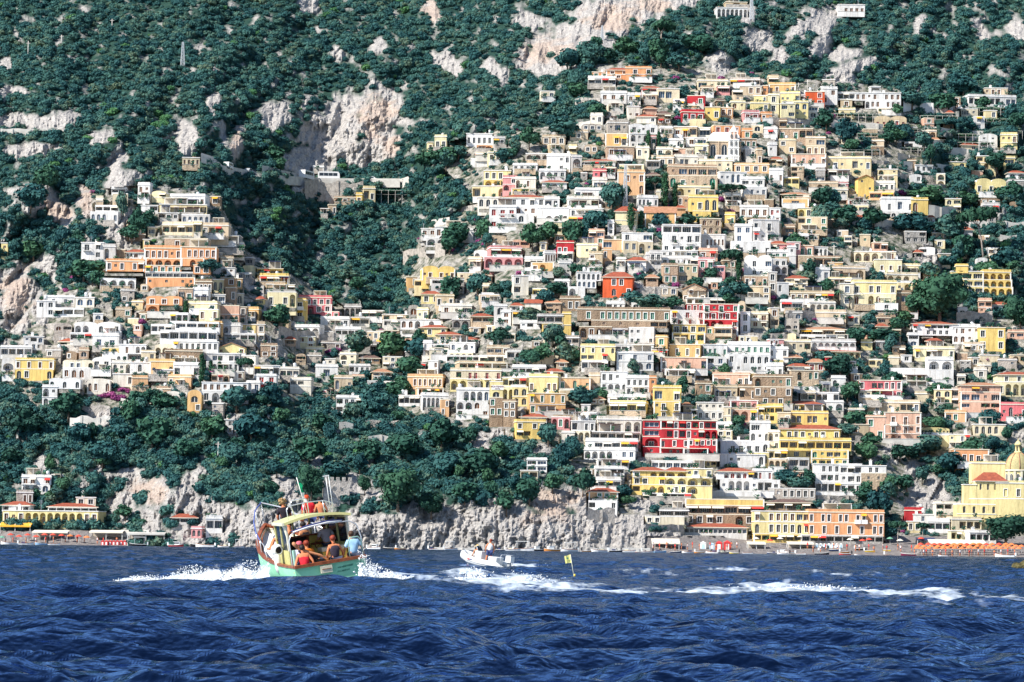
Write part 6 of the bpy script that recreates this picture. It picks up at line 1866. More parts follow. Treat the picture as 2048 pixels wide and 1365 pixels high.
mb.poly([(-hb + .1, .09, z), (hb - .1, .09, z), (hb - .1, .09, .12), (-hb + .1, .09, .12)], B['cream'])
mb.build('hull', boat)
mb = MB(); loft(mb, lambda y, hb, z: [(-max(0, hb - .1), y, .12 if y < 4.7 else z - .2), (0, y, .13 if y < 4.7 else z - .12), (max(0, hb - .1), y, .12 if y < 4.7 else z - .2)], B['white'], True, True); mb.build('deck', boat)
mb = MB()
for s_ in (-1, 1):
    pts = [(s_ * (hb - .03), y, z + .035) for y, hb, z in ST]
    for a, c in zip(pts[:-1], pts[1:]): mb.bar(a, c, .13, B['wood'], .075)
    pts = [(s_ * hb * 1.0, y, z * .80) for y, hb, z in ST]
mb.bar((-1.26, -.02, .635), (1.26, -.02, .635), .20, B['wood'], .10)
mb.build('gunwale', boat)
mb = MB(); loft(mb, lambda y, hb, z: [(-hb + .14, y, z - .0), (-hb + .2, y, z + .05)] if y > 6.2 else [(-hb + .14, y, z - .2), (-hb + .2, y, z - .19)], B['wood'], True); loft(mb, lambda y, hb, z: [(hb - .14, y, z - .0), (hb - .2, y, z + .05)] if y > 6.2 else [(hb - .14, y, z - .2), (hb - .2, y, z - .19)], B['wood'], True)
mb.build('foredeck_coaming', boat)
CY0, CY1 = .95, 3.0
def cw_(y): return 1.10 - .16 * (y - CY0) / (CY1 - CY0)
for s_ in (-1, 1):
    mb = MB()
    def pan(ya, yb_, za, zb, m_, t=.06):
        for (o0, o1) in ((0, t),):
            A = [(s_ * cw_(ya), ya, za), (s_ * cw_(yb_), yb_, za), (s_ * cw_(yb_), yb_, zb), (s_ * cw_(ya), ya, zb)]; Bq = [(x - s_ * t, y, z) for x, y, z in A]
            mb.poly(A, m_); mb.poly(Bq[::-1], m_)
            for k in range(4): l = (k + 1) % 4; mb.poly([A[k], Bq[k], Bq[l], A[l]], m_)
    pan(CY0, CY1, .5, 1.12, B['olive']); pan(CY0, CY0 + .13, 1.12, 2.08, B['cream']); pan(CY1 - .14, CY1, 1.12, 2.06, B['olive']); pan(1.92, 2.02, 1.12, 2.06, B['olive']); pan(CY0 + .13, CY1 - .14, 1.96, 2.06, B['olive'])
    N = 8
    for k in range(N):      # rounded head of the side window
        ya = CY0 + .13 + (1.92 - CY0 - .13) * k / N; yb_ = CY0 + .13 + (1.92 - CY0 - .13) * (k + 1) / N; g_ = lambda y: 1.96 - .42 * max(0, 1 - (y - CY0 - .13) / .7) ** 2
        mb.poly([(s_ * (cw_(ya) - .01), ya, g_(ya)), (s_ * (cw_(yb_) - .01), yb_, g_(yb_)), (s_ * (cw_(yb_) - .01), yb_, 1.97), (s_ * (cw_(ya) - .01), ya, 1.97)], B['cream'])
    c = mb.build('cabin_side', boat)
    for (ya, yb_) in ((CY0 + .13, 1.92), (2.02, CY1 - .14)):
        m2 = MB(); m2.poly([(s_ * (cw_(ya) - .03), ya, 1.12), (s_ * (cw_(yb_) - .03), yb_, 1.12), (s_ * (cw_(yb_) - .03), yb_, 1.96), (s_ * (cw_(ya) - .03), ya, 1.96)], B['glass']); m2.build('pane', c)
mb = MB(); N = 12; RY0, RY1 = .80, 2.95
def rw_(y): return 1.19 - .22 * (y - RY0) / (RY1 - RY0)
def rz_(t, y): return 2.09 + .15 * (1 - t * t) - .03 * (y - RY0)
for i in range(N):
    ta, tb = -1 + 2 * i / N, -1 + 2 * (i + 1) / N
    q4 = lambda off: [(ta * rw_(RY0), RY0, rz_(ta, RY0) + off), (tb * rw_(RY0), RY0, rz_(tb, RY0) + off), (tb * rw_(RY1), RY1, rz_(tb, RY1) + off), (ta * rw_(RY1), RY1, rz_(ta, RY1) + off)]
    mb.poly(q4(0), B['roof'], True); mb.poly(q4(-.09)[::-1], B['olive'])
    a_, b_, c_, d_ = q4(0); e_, f_, g_, h_ = q4(-.09); mb.poly([e_, f_, b_, a_], B['lemon']); mb.poly([g_, h_, d_, c_], B['cream'])
for s_ in (-1, 1): mb.bar((s_ * (rw_(RY0) + .02), RY0, 2.05), (s_ * (rw_(RY1) + .02), RY1, 1.99), .07, B['cream'], .1)
mb.build('cabin_roof', boat)
mb = MB(); mb.box(-.94, -.58, 2.85, 2.95, .12, 1.4, B['gold']); mb.box(.12, .94, 2.85, 2.95, .12, 1.4, B['gold']); mb.box(-.58, .12, 2.9, 2.95, .12, 1.4, B['dark']); mb.box(-.94, .94, 2.8, 2.95, 1.4, 1.46, B['wood'])
mb.box(-.66, -.58, 2.8, 2.85, .12, 1.4, B['wood']); mb.box(.1, .18, 2.8, 2.85, .12, 1.4, B['wood'])
mb.build('cabin_bulkhead', boat)
mb = MB()
for x in (-.9, -.3, .3, .9): mb.bar((x, 2.88, 1.46), (x * .98, 2.93, 2.02), .05, B['olive'])
mb.build('windscreen_frame', boat)
mb = MB(); mb.box(.2, .9, 2.4, 2.8, .12, 1.1, B['gold']); mb.box(.2, .9, 2.35, 2.8, 1.1, 1.15, B['wood']); con = mb.build('helm_console', boat)
mb = MB()
pts = [(.42 + .2 * math.cos(a), 2.30 - .05 * math.sin(a), 1.12 + .2 * math.sin(a)) for a in [i * math.pi / 8 for i in range(17)]]
mb.tube(pts, .018, B['wood'], 6, False)
for k in range(5): a = k * 1.2566; mb.bar((.42, 2.32, 1.12), (.42 + .2 * math.cos(a), 2.30, 1.12 + .2 * math.sin(a)), .015, B['wood'])
mb.build('steering_wheel', con)
mb = MB(); mb.box(.12, .98, 1.15, 1.55, .12, .92, B['gold']); mb.box(.09, 1.0, 1.08, 1.6, .92, 1.04, B['cream']); mb.box(.16, .94, 1.13, 1.16, .55, .59, B['wood']); mb.build('helm_seat', boat)
mb = MB(); mb.box(-1.02, -.65, .75, 2.2, .12, .5, B['cream']); mb.box(-1.02, -.62, .75, 2.2, .5, .6, B['aqua']); mb.box(-1.04, -.96, .6, .8, .5, 1.15, B['aqua']); mb.build('side_bench', boat)
mb = MB(); mb.box(-.55, .25, .30, 1.0, .12, .50, B['cream']); mb.box(-.58, .28, .27, 1.02, .50, .64, B['mustard']); mb.build('sunbed', boat)
mb = MB(); mb.box(-1.1, 1.1, .12, .30, .12, .42, B['cream']); mb.box(.45, 1.12, .30, .9, .12, .46, B['cream']); mb.build('stern_bench', boat)
mb = MB(); mb.box(-.38, .02, -.13, -.01, .30, .54, B['cream']); mb.box(-.34, -.02, -.15, -.133, .42, .44, B['wood']); mb.build('boarding_step', boat)
mb = MB()
arch = [(-1.22, .3, -.1), (-1.22, .3, .9), (-1.22, .32, 1.5), (-1.12, .34, 1.70), (-.95, .36, 1.78), (0, .4, 1.90), (.95, .38, 1.86), (1.18, .36, 1.72), (1.28, .32, 1.3), (1.28, .3, .62)]
mb.tube(arch, .02, B['tube'], 8); mb.build('bimini_frame', boat)
mb = MB(); mb.tube([(-1.08, .38, 1.80), (-.5, .42, 1.90), (.2, .44, 1.96), (.75, .42, 1.93)], [.02, .04, .035, .02], B['navy'], 8); mb.tube([(-1.04, .33, 1.78), (-.5, .35, 1.87), (.2, .37, 1.93), (.7, .37, 1.90)], .022, B['white'], 8); mb.build('rolled_canopy', boat)
mb = MB(); mb.tube([(.72, .02, .68), (.72, .0, 1.2), (.8, 0, 1.32), (1.08, .02, 1.32), (1.18, .04, 1.2), (1.2, .05, .68)], .022, B['aqua'], 8); mb.build('stern_handrail', boat)
for s_ in (-1, 1):
    mb = MB(); top = [(s_ * 1.2, 4.1, 1.42), (s_ * 1.06, 5.0, 1.62), (s_ * .82, 6.0, 1.95), (s_ * .45, 7.0, 2.28), (0, 7.75, 2.48)]; mb.tube(top, .024, B['blue'] if s_ < 0 else B['tube'], 8)
    for (x, y, zt) in top[:-1]:
        zz = np.interp(y, [q_[0] for q_ in ST], [q_[2] for q_ in ST]); hh = np.interp(y, [q_[0] for q_ in ST], [q_[1] for q_ in ST]); mb.tube([(s_ * hh * .97, y + .05, zz), (x, y, zt)], .016, B['tube'], 6)
    mb.tube([(0, 7.6, 1.68), (0, 7.75, 2.48)], .018, B['tube'], 6)
    mb.tube([(s_ * 1.27, 3.2, .8), (s_ * 1.24, 3.5, 1.25), (s_ * 1.2, 4.1, 1.42)], .018, B['tube'], 6)
    mb.build('bow_rail', boat)
mb = MB(); mb.lathe([(0, -.2), (.14, -.18), (.20, -.05), (.20, .08), (.15, .17), (.12, .18), (.115, .13), (0, .1)], B['white'], 16); fd = mb.build('round_fender', boat, loc=(-1.22, 2.0, 1.16), rot=(R(95), 0, R(8)))
mb = MB(); mb.lathe([(.113, .14), (.0, .135)], B['dark'], 16); mb.build('opening', fd)
mb = MB(); mb.lathe([(0, -.34), (.09, -.3), (.115, -.15), (.115, .2), (.07, .3), (0, .32)], B['white'], 12); mb.build('long_fender', boat, loc=(-1.27, 1.9, .72))
mb = MB()
rail = [(-.9, 1.2, 2.15), (-.9, 1.25, 2.5), (-.8, 1.3, 2.6), (-.2, 1.35, 2.64), (.5, 1.5, 2.6), (.9, 1.8, 2.45), (.95, 2.6, 2.15)]
mb.tube(rail, .018, B['tube'], 7); mb.tube([(-.3, 1.3, 2.2), (-.28, 1.32, 2.62)], .016, B['tube'], 6); mb.tube([(.45, 1.4, 2.2), (.45, 1.45, 2.6)], .016, B['tube'], 6)
mb.tube([(-.42, 2.0, 2.15), (-.55, 2.0, 2.62), (-.47, 2.02, 2.72), (.0, 2.05, 2.74), (.08, 2.05, 2.64), (.08, 2.05, 2.2)], .02, B['tube'], 7)
mb.build('roof_rail', boat)
mb = MB()
for x in (.62, .72): mb.tube([(x + .1, 1.6, 2.2), (x + .1, 1.6, 3.42)], .013, B['white'], 6)
mb.box(.62, .80, 1.585, 1.615, 3.39, 3.42, B['white']); mb.build('radio_mast', boat)
mb = MB(); mb.tube([(.18, 2.6, 2.15), (-.02, 2.6, 3.45)], .014, B['white'], 6); pole = mb.build('flag_pole', boat)
FL = [flat('flag_green', (.0, .28, .12), .8), flat('flag_white', (.8, .78, .7), .8), flat('flag_red', (.6, .04, .03), .8)]
mb = MB(); p0 = Vector((-.02, 2.58, 3.42)); dr = (Vector((.18, 2.58, 2.3)) - p0)
for k in range(12):
    a = p0 + dr * (k / 13 + .14); c = p0 + dr * ((k + 1) / 13 + .14); w1 = .09 + .035 * math.sin(k * 1.9); w2 = .09 + .035 * math.sin((k + 1) * 1.9)
    mb.poly([a, c, c + Vector((w2, -.04 * math.sin(k + 1), -.02)), a + Vector((w1, -.04 * math.sin(k), -.02))], FL[min(2, k // 4)])
    mb.poly([a + Vector((w1, -.04 * math.sin(k), -.02)), c + Vector((w2, -.04 * math.sin(k + 1), -.02)), c + Vector((w2 * .5, .07, -.05)), a + Vector((w1 * .5, .07, -.05))], FL[min(2, k // 4)])
mb.build('flag', pole)
mb = MB(); rg = random.Random(3)      # blurred script on the transom
for j, (xs, xe, zc) in enumerate(((.24, .78, .40), (.22, .62, .27))):
    x = xs
    while x < xe:
        h_ = rg.uniform(.02, .07); mb.bar((x, -.012, zc - h_ / 2 + (x - xs) * .04), (x + .025, -.012, zc + h_ / 2 + (x - xs) * .04), .012, B['ink']); x += rg.uniform(.025, .05)
for (x, zc) in ((1.02, .45), (1.06, .40), (1.0, .36)): mb.bar((x, -.012, zc), (x + .05, -.012, zc + .03), .02, B['ink'])
mb.build('name_lettering', boat)

CL = {'red': cloth('red_vest', (.80, .03, .05)), 'dark': cloth('charcoal_vest', (.05, .04, .06)), 'blue': cloth('pale_blue_shirt', (.38, .62, .85)), 'grey': cloth('grey_tshirt', (.42, .38, .44)), 'orange': cloth('orange_shirt', (.75, .22, .03)),
      'lav': cloth('lavender_shirt', (.55, .52, .72)), 'black': cloth('black_top', (.03, .025, .035)), 'jeans': cloth('dark_shorts', (.05, .06, .10)), 'navy': cloth('navy_shorts', (.04, .06, .18)), 'white': cloth('white_vest', (.80, .80, .80)), 'pink': cloth('pink_cap_cloth', (.65, .15, .20)), 'redcap': cloth('red_cap_cloth', (.62, .08, .03)), 'straw': cloth('straw_hat', (.72, .52, .20))}
HR = {'dark': flat('dark_hair', (.02, .015, .015), .6), 'blond': flat('sandy_hair', (.35, .22, .10), .7), 'auburn': flat('auburn_hair', (.25, .04, .02), .6), 'brown': flat('brown_hair', (.07, .035, .02), .6)}
def at(x, y, z, rz=0, rx=0): return BM @ Matrix.Translation((x, y, z)) @ Matrix.Rotation(R(rz), 4, 'Z') @ Matrix.Rotation(R(rx), 4, 'X')
person(at(-.80, .26, .40, -8), 'person in a red sleeveless top leaning on the stern rail at the left', CL['red'], CL['jeans'], HR['dark'], SKIN2, lean=.15, arms=(((-.30, -.04, .32), (-.36, -.12, .14)), ((.30, .0, .32), (.28, .02, .12))))
person(at(.30, .28, .56, 4), 'person in a charcoal sleeveless vest with cropped hair sitting mid stern', CL['dark'], CL['jeans'], HR['auburn'], SKIN2, arms=(((-.27, .05, .3), (-.2, .25, .14)), ((.30, .05, .3), (.33, .22, .12))))
person(at(.98, .36, .60, 0), 'person in a pale blue shirt sitting on the right stern corner', CL['blue'], CL['jeans'], HR['brown'], SKIN, sleeves=True, arms=(((-.30, .05, .3), (-.34, .16, .08)), ((.31, .0, .3), (.33, .0, .02))))
person(at(.56, 1.90, .16, 0), 'person in a grey t-shirt standing at the wheel with back turned', CL['grey'], CL['jeans'], HR['dark'], SKIND, pose='stand', sleeves=True, lean=.25, arms=(((-.32, .1, 1.12), (-.2, .36, 1.12)), ((.30, .1, 1.12), (.22, .36, 1.16))))
person(at(-.78, .85, .50, -60), 'person in a lavender shirt with a pink cap on the left side bench', CL['lav'], CL['navy'], None, SKIN2, cap=CL['pink'], sleeves=True)
person(at(-.50, .72, .50, 20), 'person in an orange shirt sitting behind the one in red', CL['orange'], CL['navy'], HR['auburn'], SKIN2, sleeves=True)
person(at(-.58, 1.75, .42, -30), 'person with red cap in the shade of the cabin on the left', CL['redcap'], CL['jeans'], None, SKIN2, cap=CL['redcap'])
person(at(-.20, .62, .62, -90), 'person lying along the mustard sunbed with bare legs towards the middle', CL['black'], CL['jeans'], None, SKIN, pose='lie', lean=-1.2, kneel=[((-.1, .40, .14), (-.1, .72, .05), (-.1, .82, .1)), ((.1, .42, .1), (.1, .76, .04), (.1, .86, .08))])
person(at(-.30, 3.75, 1.82, 0), 'person with tousled sandy hair and black top seen over the cabin roof', CL['black'], CL['jeans'], HR['blond'], SKIN2, hairlong=True, sleeves=True, arms=(((-.24, .1, .3), (-.15, .25, .14)), ((.24, .1, .3), (.15, .25, .14))))
person(at(.55, 3.55, 1.90, 10), 'person in a red shirt and red cap sitting in front of the cabin roof rail', CL['red'], CL['navy'], None, SKIN2, cap=CL['redcap'], pose='lie', sleeves=True, kneel=[((-.14, .35, .1), (-.12, .5, -.2), (-.12, .6, -.2)), ((.14, .35, .1), (.12, .5, -.2), (.12, .6, -.2))], lean=.1)
p = person(at(.92, 3.45, 1.95, -10), 'small person with bare back and dark hair low in front of the cabin roof', None, CL['navy'], HR['dark'], SKIN2, pose='lie', kneel=[((-.14, .35, .1), (-.12, .6, -.15), (-.12, .7, -.15)), ((.14, .35, .1), (.12, .6, -.15), (.12, .7, -.15))]); p.scale = (.8, .8, .8)
person(at(-.45, 3.55, 1.12, 75), 'person on the foredeck with one sunlit bent leg showing left of the cabin', CL['orange'], CL['navy'], HR['dark'], SKIN2, pose='lie', lean=-.4, kneel=[((-.1, .36, .34), (-.12, .52, .0), (-.12, .64, -.02)), ((.1, .40, .30), (.12, .56, .0), (.12, .68, -.02))])
person(at(.25, 3.5, .95, 20), 'person in dark clothes on the foredeck seen through the cabin front', CL['black'], CL['jeans'], HR['dark'], SKIN)

# ---------------------------------------------------------------- the inflatable
RD = 205.0; rx_ = P(972, 1133, RD)[0]
RM = Matrix.Translation((rx_, RD, .10)) @ Matrix.Rotation(R(56), 4, 'Z') @ Matrix.Rotation(R(7), 4, 'X') @ Matrix.Scale(.86, 4)
rib = bpy.data.objects.new('inflatable_boat', None); COL.objects.link(rib); rib.matrix_world = RM
tag(rib, 'white inflatable motorboat with its bow lifted, one man standing at the wheel', 'boat')
G_ = flat('white_rubber', (.76, .77, .76), .45); GR = flat('grey_rubber', (.34, .36, .38), .6)
for s_ in (-1, 1):
    mb = MB(); pts = [(s_ * .78, -1.75, .22), (s_ * .80, -1.3, .26), (s_ * .80, 0, .30), (s_ * .72, .9, .40), (s_ * .45, 1.55, .58), (0.0 + s_ * .02, 1.85, .70)]
    mb.tube(pts, [.10, .24, .25, .25, .24, .22], G_, 14); mb.tube([(p[0] * 1.0 + s_ * .245, p[1], p[2] - .03) for p in pts[1:5]], .03, GR, 6); mb.tube([(s_ * .78, -2.05, .22), (s_ * .78, -1.75, .22)], [.02, .11], GR, 12)
    mb.build('air_tube', rib)
mb = MB(); mb.box(-.6, .6, -1.5, 1.1, .05, .16, GR); mb.poly([(-.7, -1.5, .1), (0, -1.5, -.25), (0, 1.2, -.2), (-.7, 1.0, .15)], G_); mb.poly([(.7, 1.0, .15), (0, 1.2, -.2), (0, -1.5, -.25), (.7, -1.5, .1)], G_); mb.build('floor', rib)
mb = MB(); mb.box(-.34, .34, .25, .75, .16, 1.0, B['white']); mb.poly([(-.3, .55, 1.0), (.3, .55, 1.0), (.25, .78, 1.3), (-.25, .78, 1.3)], B['glass']); mb.tube([(-.3, .55, 1.0), (-.25, .78, 1.3), (.25, .78, 1.3), (.3, .55, 1.0)], .02, B['tube'], 6); mb.build('console', rib)
mb = MB(); mb.box(-.4, .4, -1.0, -.4, .16, .68, B['white']); mb.box(-.42, .42, -1.02, -.38, .68, .76, G_); mb.build('seat', rib)
mb = MB(); mb.box(-.22, .22, -2.0, -1.6, .55, .95, B['white']); mb.box(-.2, .2, -1.98, -1.62, .95, 1.02, GR); mb.box(-.09, .09, -1.88, -1.68, -.3, .55, GR); mb.build('outboard_engine', rib)
mb = MB(); mb.tube([(-.5, -1.45, .3), (-.5, -1.4, .9), (-.45, -1.4, 1.0), (.45, -1.4, 1.0), (.5, -1.4, .9), (.5, -1.45, .3)], .022, B['tube'], 7); mb.build('roll_bar', rib)
mb = MB(); mb.box(-1.045, -1.03, .65, .85, .42, .5, FL[2]); mb.box(-1.046, -1.031, .50, .62, .42, .5, B['navy']); mb.build('registration_mark', rib)
RY = Matrix.Rotation(R(-60), 4, 'Z')
person(RM @ Matrix.Translation((0, -.15, .16)) @ Matrix.Rotation(R(-50), 4, 'Z'), 'person in a white sleeveless vest and blue shorts standing in the inflatable boat', CL['white'], CL['navy'], HR['auburn'], SKIN2, pose='stand', vest=True, spread=.16, arms=(((-.28, .05, 1.15), (-.27, .12, .95)), ((.28, .05, 1.15), (.27, .12, .95))))
p = person(RM @ Matrix.Translation((.05, .85, .42)) @ Matrix.Rotation(R(-40), 4, 'Z'), 'person in dark top and straw hat crouching before the console of the inflatable', CL['black'], CL['jeans'], None, SKIN, lean=.1)
mb = MB(); mb.lathe([(.20, .0), (.19, .02), (.11, .03), (.10, .10), (.06, .13), (0, .135)], CL['straw'], 14, (0, .08, .82)); mb.build('straw_hat', p)

# ---------------------------------------------------------------- marker buoy, floating board, rock
D0 = 156.0; x0_, _, z0_ = P(1150, 1155, D0)
t = empty('marker_flag', (x0_, D0, seaz(x0_, D0) - .05), 0, label='yellow flag on a thin leaning pole marking a spot in the open water', cat='buoy')
mb = MB(); mb.tube([(0, 0, -.2), (-.21, 0, 1.02)], .014, flat('pale_pole', (.6, .6, .5)), 6); mb.build('pole', t)
YF = flat('yellow_flag_cloth', (.72, .70, .25), .8); mb = MB()
for i in range(4):
    a, c = i * .065, (i + 1) * .065; wv = lambda q_: .03 * math.sin(q_ * 22)
    mb.poly([(-.21 - a, wv(a), 1.02 - .02 * i), (-.21 - c, wv(c), 1.0 - .02 * i), (-.15 - c, wv(c), .66 - .01 * i), (-.15 - a, wv(a), .68 - .01 * i)], YF)
mb.build('flag', t)
mb = MB(); mb.lathe([(0, -.03), (.045, 0), (.045, .08), (0, .1)], flat('yellow_float', (.75, .55, .08)), 10); mb.build('float', t, loc=(-.015, 0, .1))
mb = MB(); mb.box(-.05, .03, -.008, -.004, .0, .06, M['green']); mb.build('badge', t, loc=(-.32, -.04, .83))
x1_, _, _ = P(1038, 1149, 168); mb = MB(); mb.tube([(-.2, 0, .02), (-.15, 0, .05), (.12, 0, .05), (.2, 0, .03)], [.03, .06, .06, .02], G_, 8)
o = mb.build('float', None, loc=(x1_, 168, seaz(x1_, 168) + .04)); tag(o, 'small white float drifting behind the inflatable boat', 'float')
mb = MB(); rg = random.Random(9); RK = noisy('weedy_rock', (.05, .045, .02), (.16, .14, .06), 3, .9, 1.0, 6.0)
for i in range(14): a = rg.random() * 6.28; d = rg.random() * 1.0; mb.blob((d * math.cos(a), d * math.sin(a), .0 + (1.0 - d) * .3), (rg.uniform(.3, .55), rg.uniform(.3, .5), rg.uniform(.22, .45)), RK, 10, 7, .35, rg)
x2_, _, _ = P(2052, 1142, 256); o = mb.build('sea_rock', None, loc=(x2_, 256, .05)); o.scale = (1.05, 1, 1); tag(o, 'brown weedy rock rising from the water at the right edge', 'rock')

# ---------------------------------------------------------------- spray
SPM = flat('white_spray', (.85, .88, .90), .6)
SPV, _n, _b = newmat('spray_curtain')
_b.inputs['Base Color'].default_value = (.78, .84, .90, 1); _b.inputs['Roughness'].default_value = .9
_g = node(_n, 'ShaderNodeNewGeometry'); _t = node(_n, 'ShaderNodeTexNoise'); _t.inputs['Scale'].default_value = 5.0; _t.inputs['Detail'].default_value = 8; _t.inputs['Roughness'].default_value = .75; _n.links.new(_g.outputs['Position'], _t.inputs['Vector'])
_a = node(_n, 'ShaderNodeAttribute'); _a.attribute_name = 'high'
_m = node(_n, 'ShaderNodeMath', operation='SUBTRACT'); _n.links.new(_t.outputs['Fac'], _m.inputs[0]); _n.links.new(_a.outputs['Fac'], _m.inputs[1])
_r = node(_n, 'ShaderNodeMapRange'); _n.links.new(_m.outputs[0], _r.inputs['Value']); _r.inputs['From Min'].default_value = -.02; _r.inputs['From Max'].default_value = .34; _n.links.new(_r.outputs[0], _b.inputs['Alpha'])
def spray(name, label, fn, nblob, ndrop, seed, curtains=()):
    rg = random.Random(seed); mb = MB(); rs2 = []
    for _ in range(nblob):
        p, s = fn(rg, False); mb.blob(p, (s * 1.5, s, s * .9), SPM, 6, 4, 1.1, rg)
    for _ in range(ndrop):
        p, s = fn(rg, True); s = rg.uniform(.006, .020); x, y, z = p
        mb.poly([(x - s, y, z), (x, y - s, z - s), (x + s, y, z)], SPM); mb.poly([(x - s, y, z), (x + s, y, z), (x, y - s * .3, z + s * 1.3)], SPM)
    high = [0.0] * len(mb.v)
    for (ua, ub, D, prof) in curtains:
        n0 = len(mb.v); NX_, NZ_ = 110, 10; k = mb.slot(SPV)
        for i in range(NX_ + 1):
            u = ua + (ub - ua) * i / NX_; t = i / NX_; x = (u - 1024) / F_PX * D; hh = prof(t) * (1 + .35 * math.sin(t * 31 + D) + .2 * math.sin(t * 83 + D * 3)); zb = seaz(x, D) - .05
            for j in range(NZ_ + 1):
                q_ = j / NZ_; mb.v.append((x + .05 * math.sin(j * 2.1 + i), D + .45 * q_ * q_ + .08 * math.sin(i * .9 + j * 1.3), zb + hh * q_)); high.append(.12 + .62 * q_ ** 1.5)
        for i in range(NX_):
            for j in range(NZ_): a = n0 + i * (NZ_ + 1) + j; mb.f.append((a, a + NZ_ + 1, a + NZ_ + 2, a + 1)); mb.m.append(k); mb.sm.append(True)
    o = mb.build(name); at2 = o.data.attributes.new('high', 'FLOAT', 'POINT'); at2.data.foreach_set('value', high)
    tag(o, label, 'spray', kind='stuff')
def left_spray(rg, drop):
    t = rg.random() ** .8; u = 535 - 290 * t + rg.gauss(0, 6); D = 121 + rg.uniform(-1.5, 2.5); hmax = .55 * (1 - t) ** .8 * (.75 + .25 * math.sin(u / 19)) + .05
    x = (u - 1024) / F_PX * D; z = seaz(x, D) + (rg.random() ** 1.3) * hmax * (1.35 if drop else .8)
    return (x, D, z), .010 + .022 * (1 - t) * rg.random()
def right_spray(rg, drop):
    t = rg.random(); u = 728 + 110 * t ** 1.4 + rg.gauss(0, 5); D = 119.5 + rg.uniform(-1, 2); hmax = (.55 if not drop else 1.0) * (1 - t) ** 1.2 + .06
    x = (u - 1024) / F_PX * D; z = seaz(x, D) + rg.random() ** 1.6 * hmax
    return (x, D, z), .012 + .03 * (1 - t) * rg.random()
def wake_spray(rg, drop):
    c = rg.choice([(955, 128, 14, .30), (1065, 126, 22, .25), (905, 124, 30, .12), (1050, 200, 24, .3), (1630, 118, 60, .08)]); u = c[0] + rg.gauss(0, c[2]); D = c[1] + rg.uniform(-1, 1)
    x = (u - 1024) / F_PX * D; z = seaz(x, D) + rg.random() ** 2.2 * c[3] * (1.3 if drop else .7)
    return (x, D, z), rg.uniform(.012, .03)
spray('bow_spray', 'fan of white spray thrown out to the left of the tour boat', left_spray, 700, 3600, 1, [(250, 545, D_, lambda t: .10 + .62 * t ** .9) for D_ in (120.6, 121.4, 122.2, 123)])
spray('stern_splash', 'white splash and droplets at the right stern corner of the tour boat', right_spray, 300, 1500, 2, [(725, 850, D_, lambda t: .08 + .55 * (1 - t) ** 1.3) for D_ in (119, 119.8, 120.6)])
spray('wake_spray', 'broken white crests of the wakes right of the tour boat', wake_spray, 320, 900, 3, [(900, 1010, 127.5, lambda t: .03 + .12 * math.sin(t * 3.14)), (1020, 1110, 125.5, lambda t: .03 + .14 * math.sin(t * 3.14)), (1026, 1085, 200, lambda t: .05 + .28 * (1 - t))])
# ---------------------------------------------------------------- churches, tower, pylons, road
def local(u, v, ru, rv, D): k = D / F_PX; return (u - ru) * k, (rv - v) * k
DOMET = noisy('ochre_majolica_tiles', (.34, .30, .16), (.50, .44, .22), 2.2, .6, .5, 6.0, c3=(.42, .24, .12))
# the big seaside dome
D0 = float(Dbase(2036, 985)) + 2; base = P(2036, 972, D0); k = D0 / F_PX
t = empty('church_dome', base, label='big tiled dome on a yellow drum with a small lantern at the right edge', cat='dome')
r = 25 * k; mb = MB(); mb.lathe([(r, -4), (r, 29 * k)], MW['L'], 24)
for i in range(12):
    a = i * math.pi / 6 + .13; mb.bar((r * 1.03 * math.cos(a), r * 1.03 * math.sin(a), -1), (r * 1.03 * math.cos(a), r * 1.03 * math.sin(a), 28 * k), .55, M['cream_trim'])
mb.lathe([(r * 1.0, 28 * k), (r * 1.10, 29 * k), (r * 1.10, 31.5 * k), (r, 32 * k)], M['cream_trim'], 28); mb.build('drum', t)
for i in range(12):
    a = i * math.pi / 6 + .13 + math.pi / 12; link('window', PMESH.setdefault(('window', 'glass', True), PIECES[('window', 'glass', True)].mesh('window_arch')), t, (r * 1.015 * math.cos(a), r * 1.015 * math.sin(a), 6 * k), (0, 0, a + math.pi / 2), (.9, 1, 18 * k))
mb = MB(); H = 35 * k; mb.lathe([(r * 1.03 * math.cos(q_), 32 * k + H * math.sin(q_)) for q_ in [i * math.pi / 2 / 12 for i in range(12)]] + [(.9, 32 * k + H)], DOMET, 32); 
mb.build('dome', t)
mb = MB()
for i in range(8):
    a = i * math.pi / 4; mb.tube([(r * 1.04 * math.cos(q_) * math.cos(a), r * 1.04 * math.cos(q_) * math.sin(a), 32 * k + H * 1.01 * math.sin(q_)) for q_ in [j * math.pi / 2 / 8 * .95 for j in range(9)]], .13, M['tile_o'], 5)
mb.build('rib', t); t.children[-1]['kind'] = 'stuff'
mb = MB(); zl = 32 * k + H - .1; mb.lathe([(1.05, zl), (1.05, zl + .3), (.85, zl + .3), (.85, zl + 2.0), (1.0, zl + 2.05), (1.0, zl + 2.2), (.8, zl + 2.6), (.35, zl + 3.1), (.08, zl + 3.3), (.06, zl + 3.9), (0, zl + 4)], MW['L'], 14)
lan = mb.build('lantern', t)
mb = MB()
for i in range(6): a = i * math.pi / 3; mb.bar((.87 * math.cos(a), .87 * math.sin(a), zl + .5), (.87 * math.cos(a), .87 * math.sin(a), zl + 1.8), .28, M['inside'])
mb.build('opening', lan)
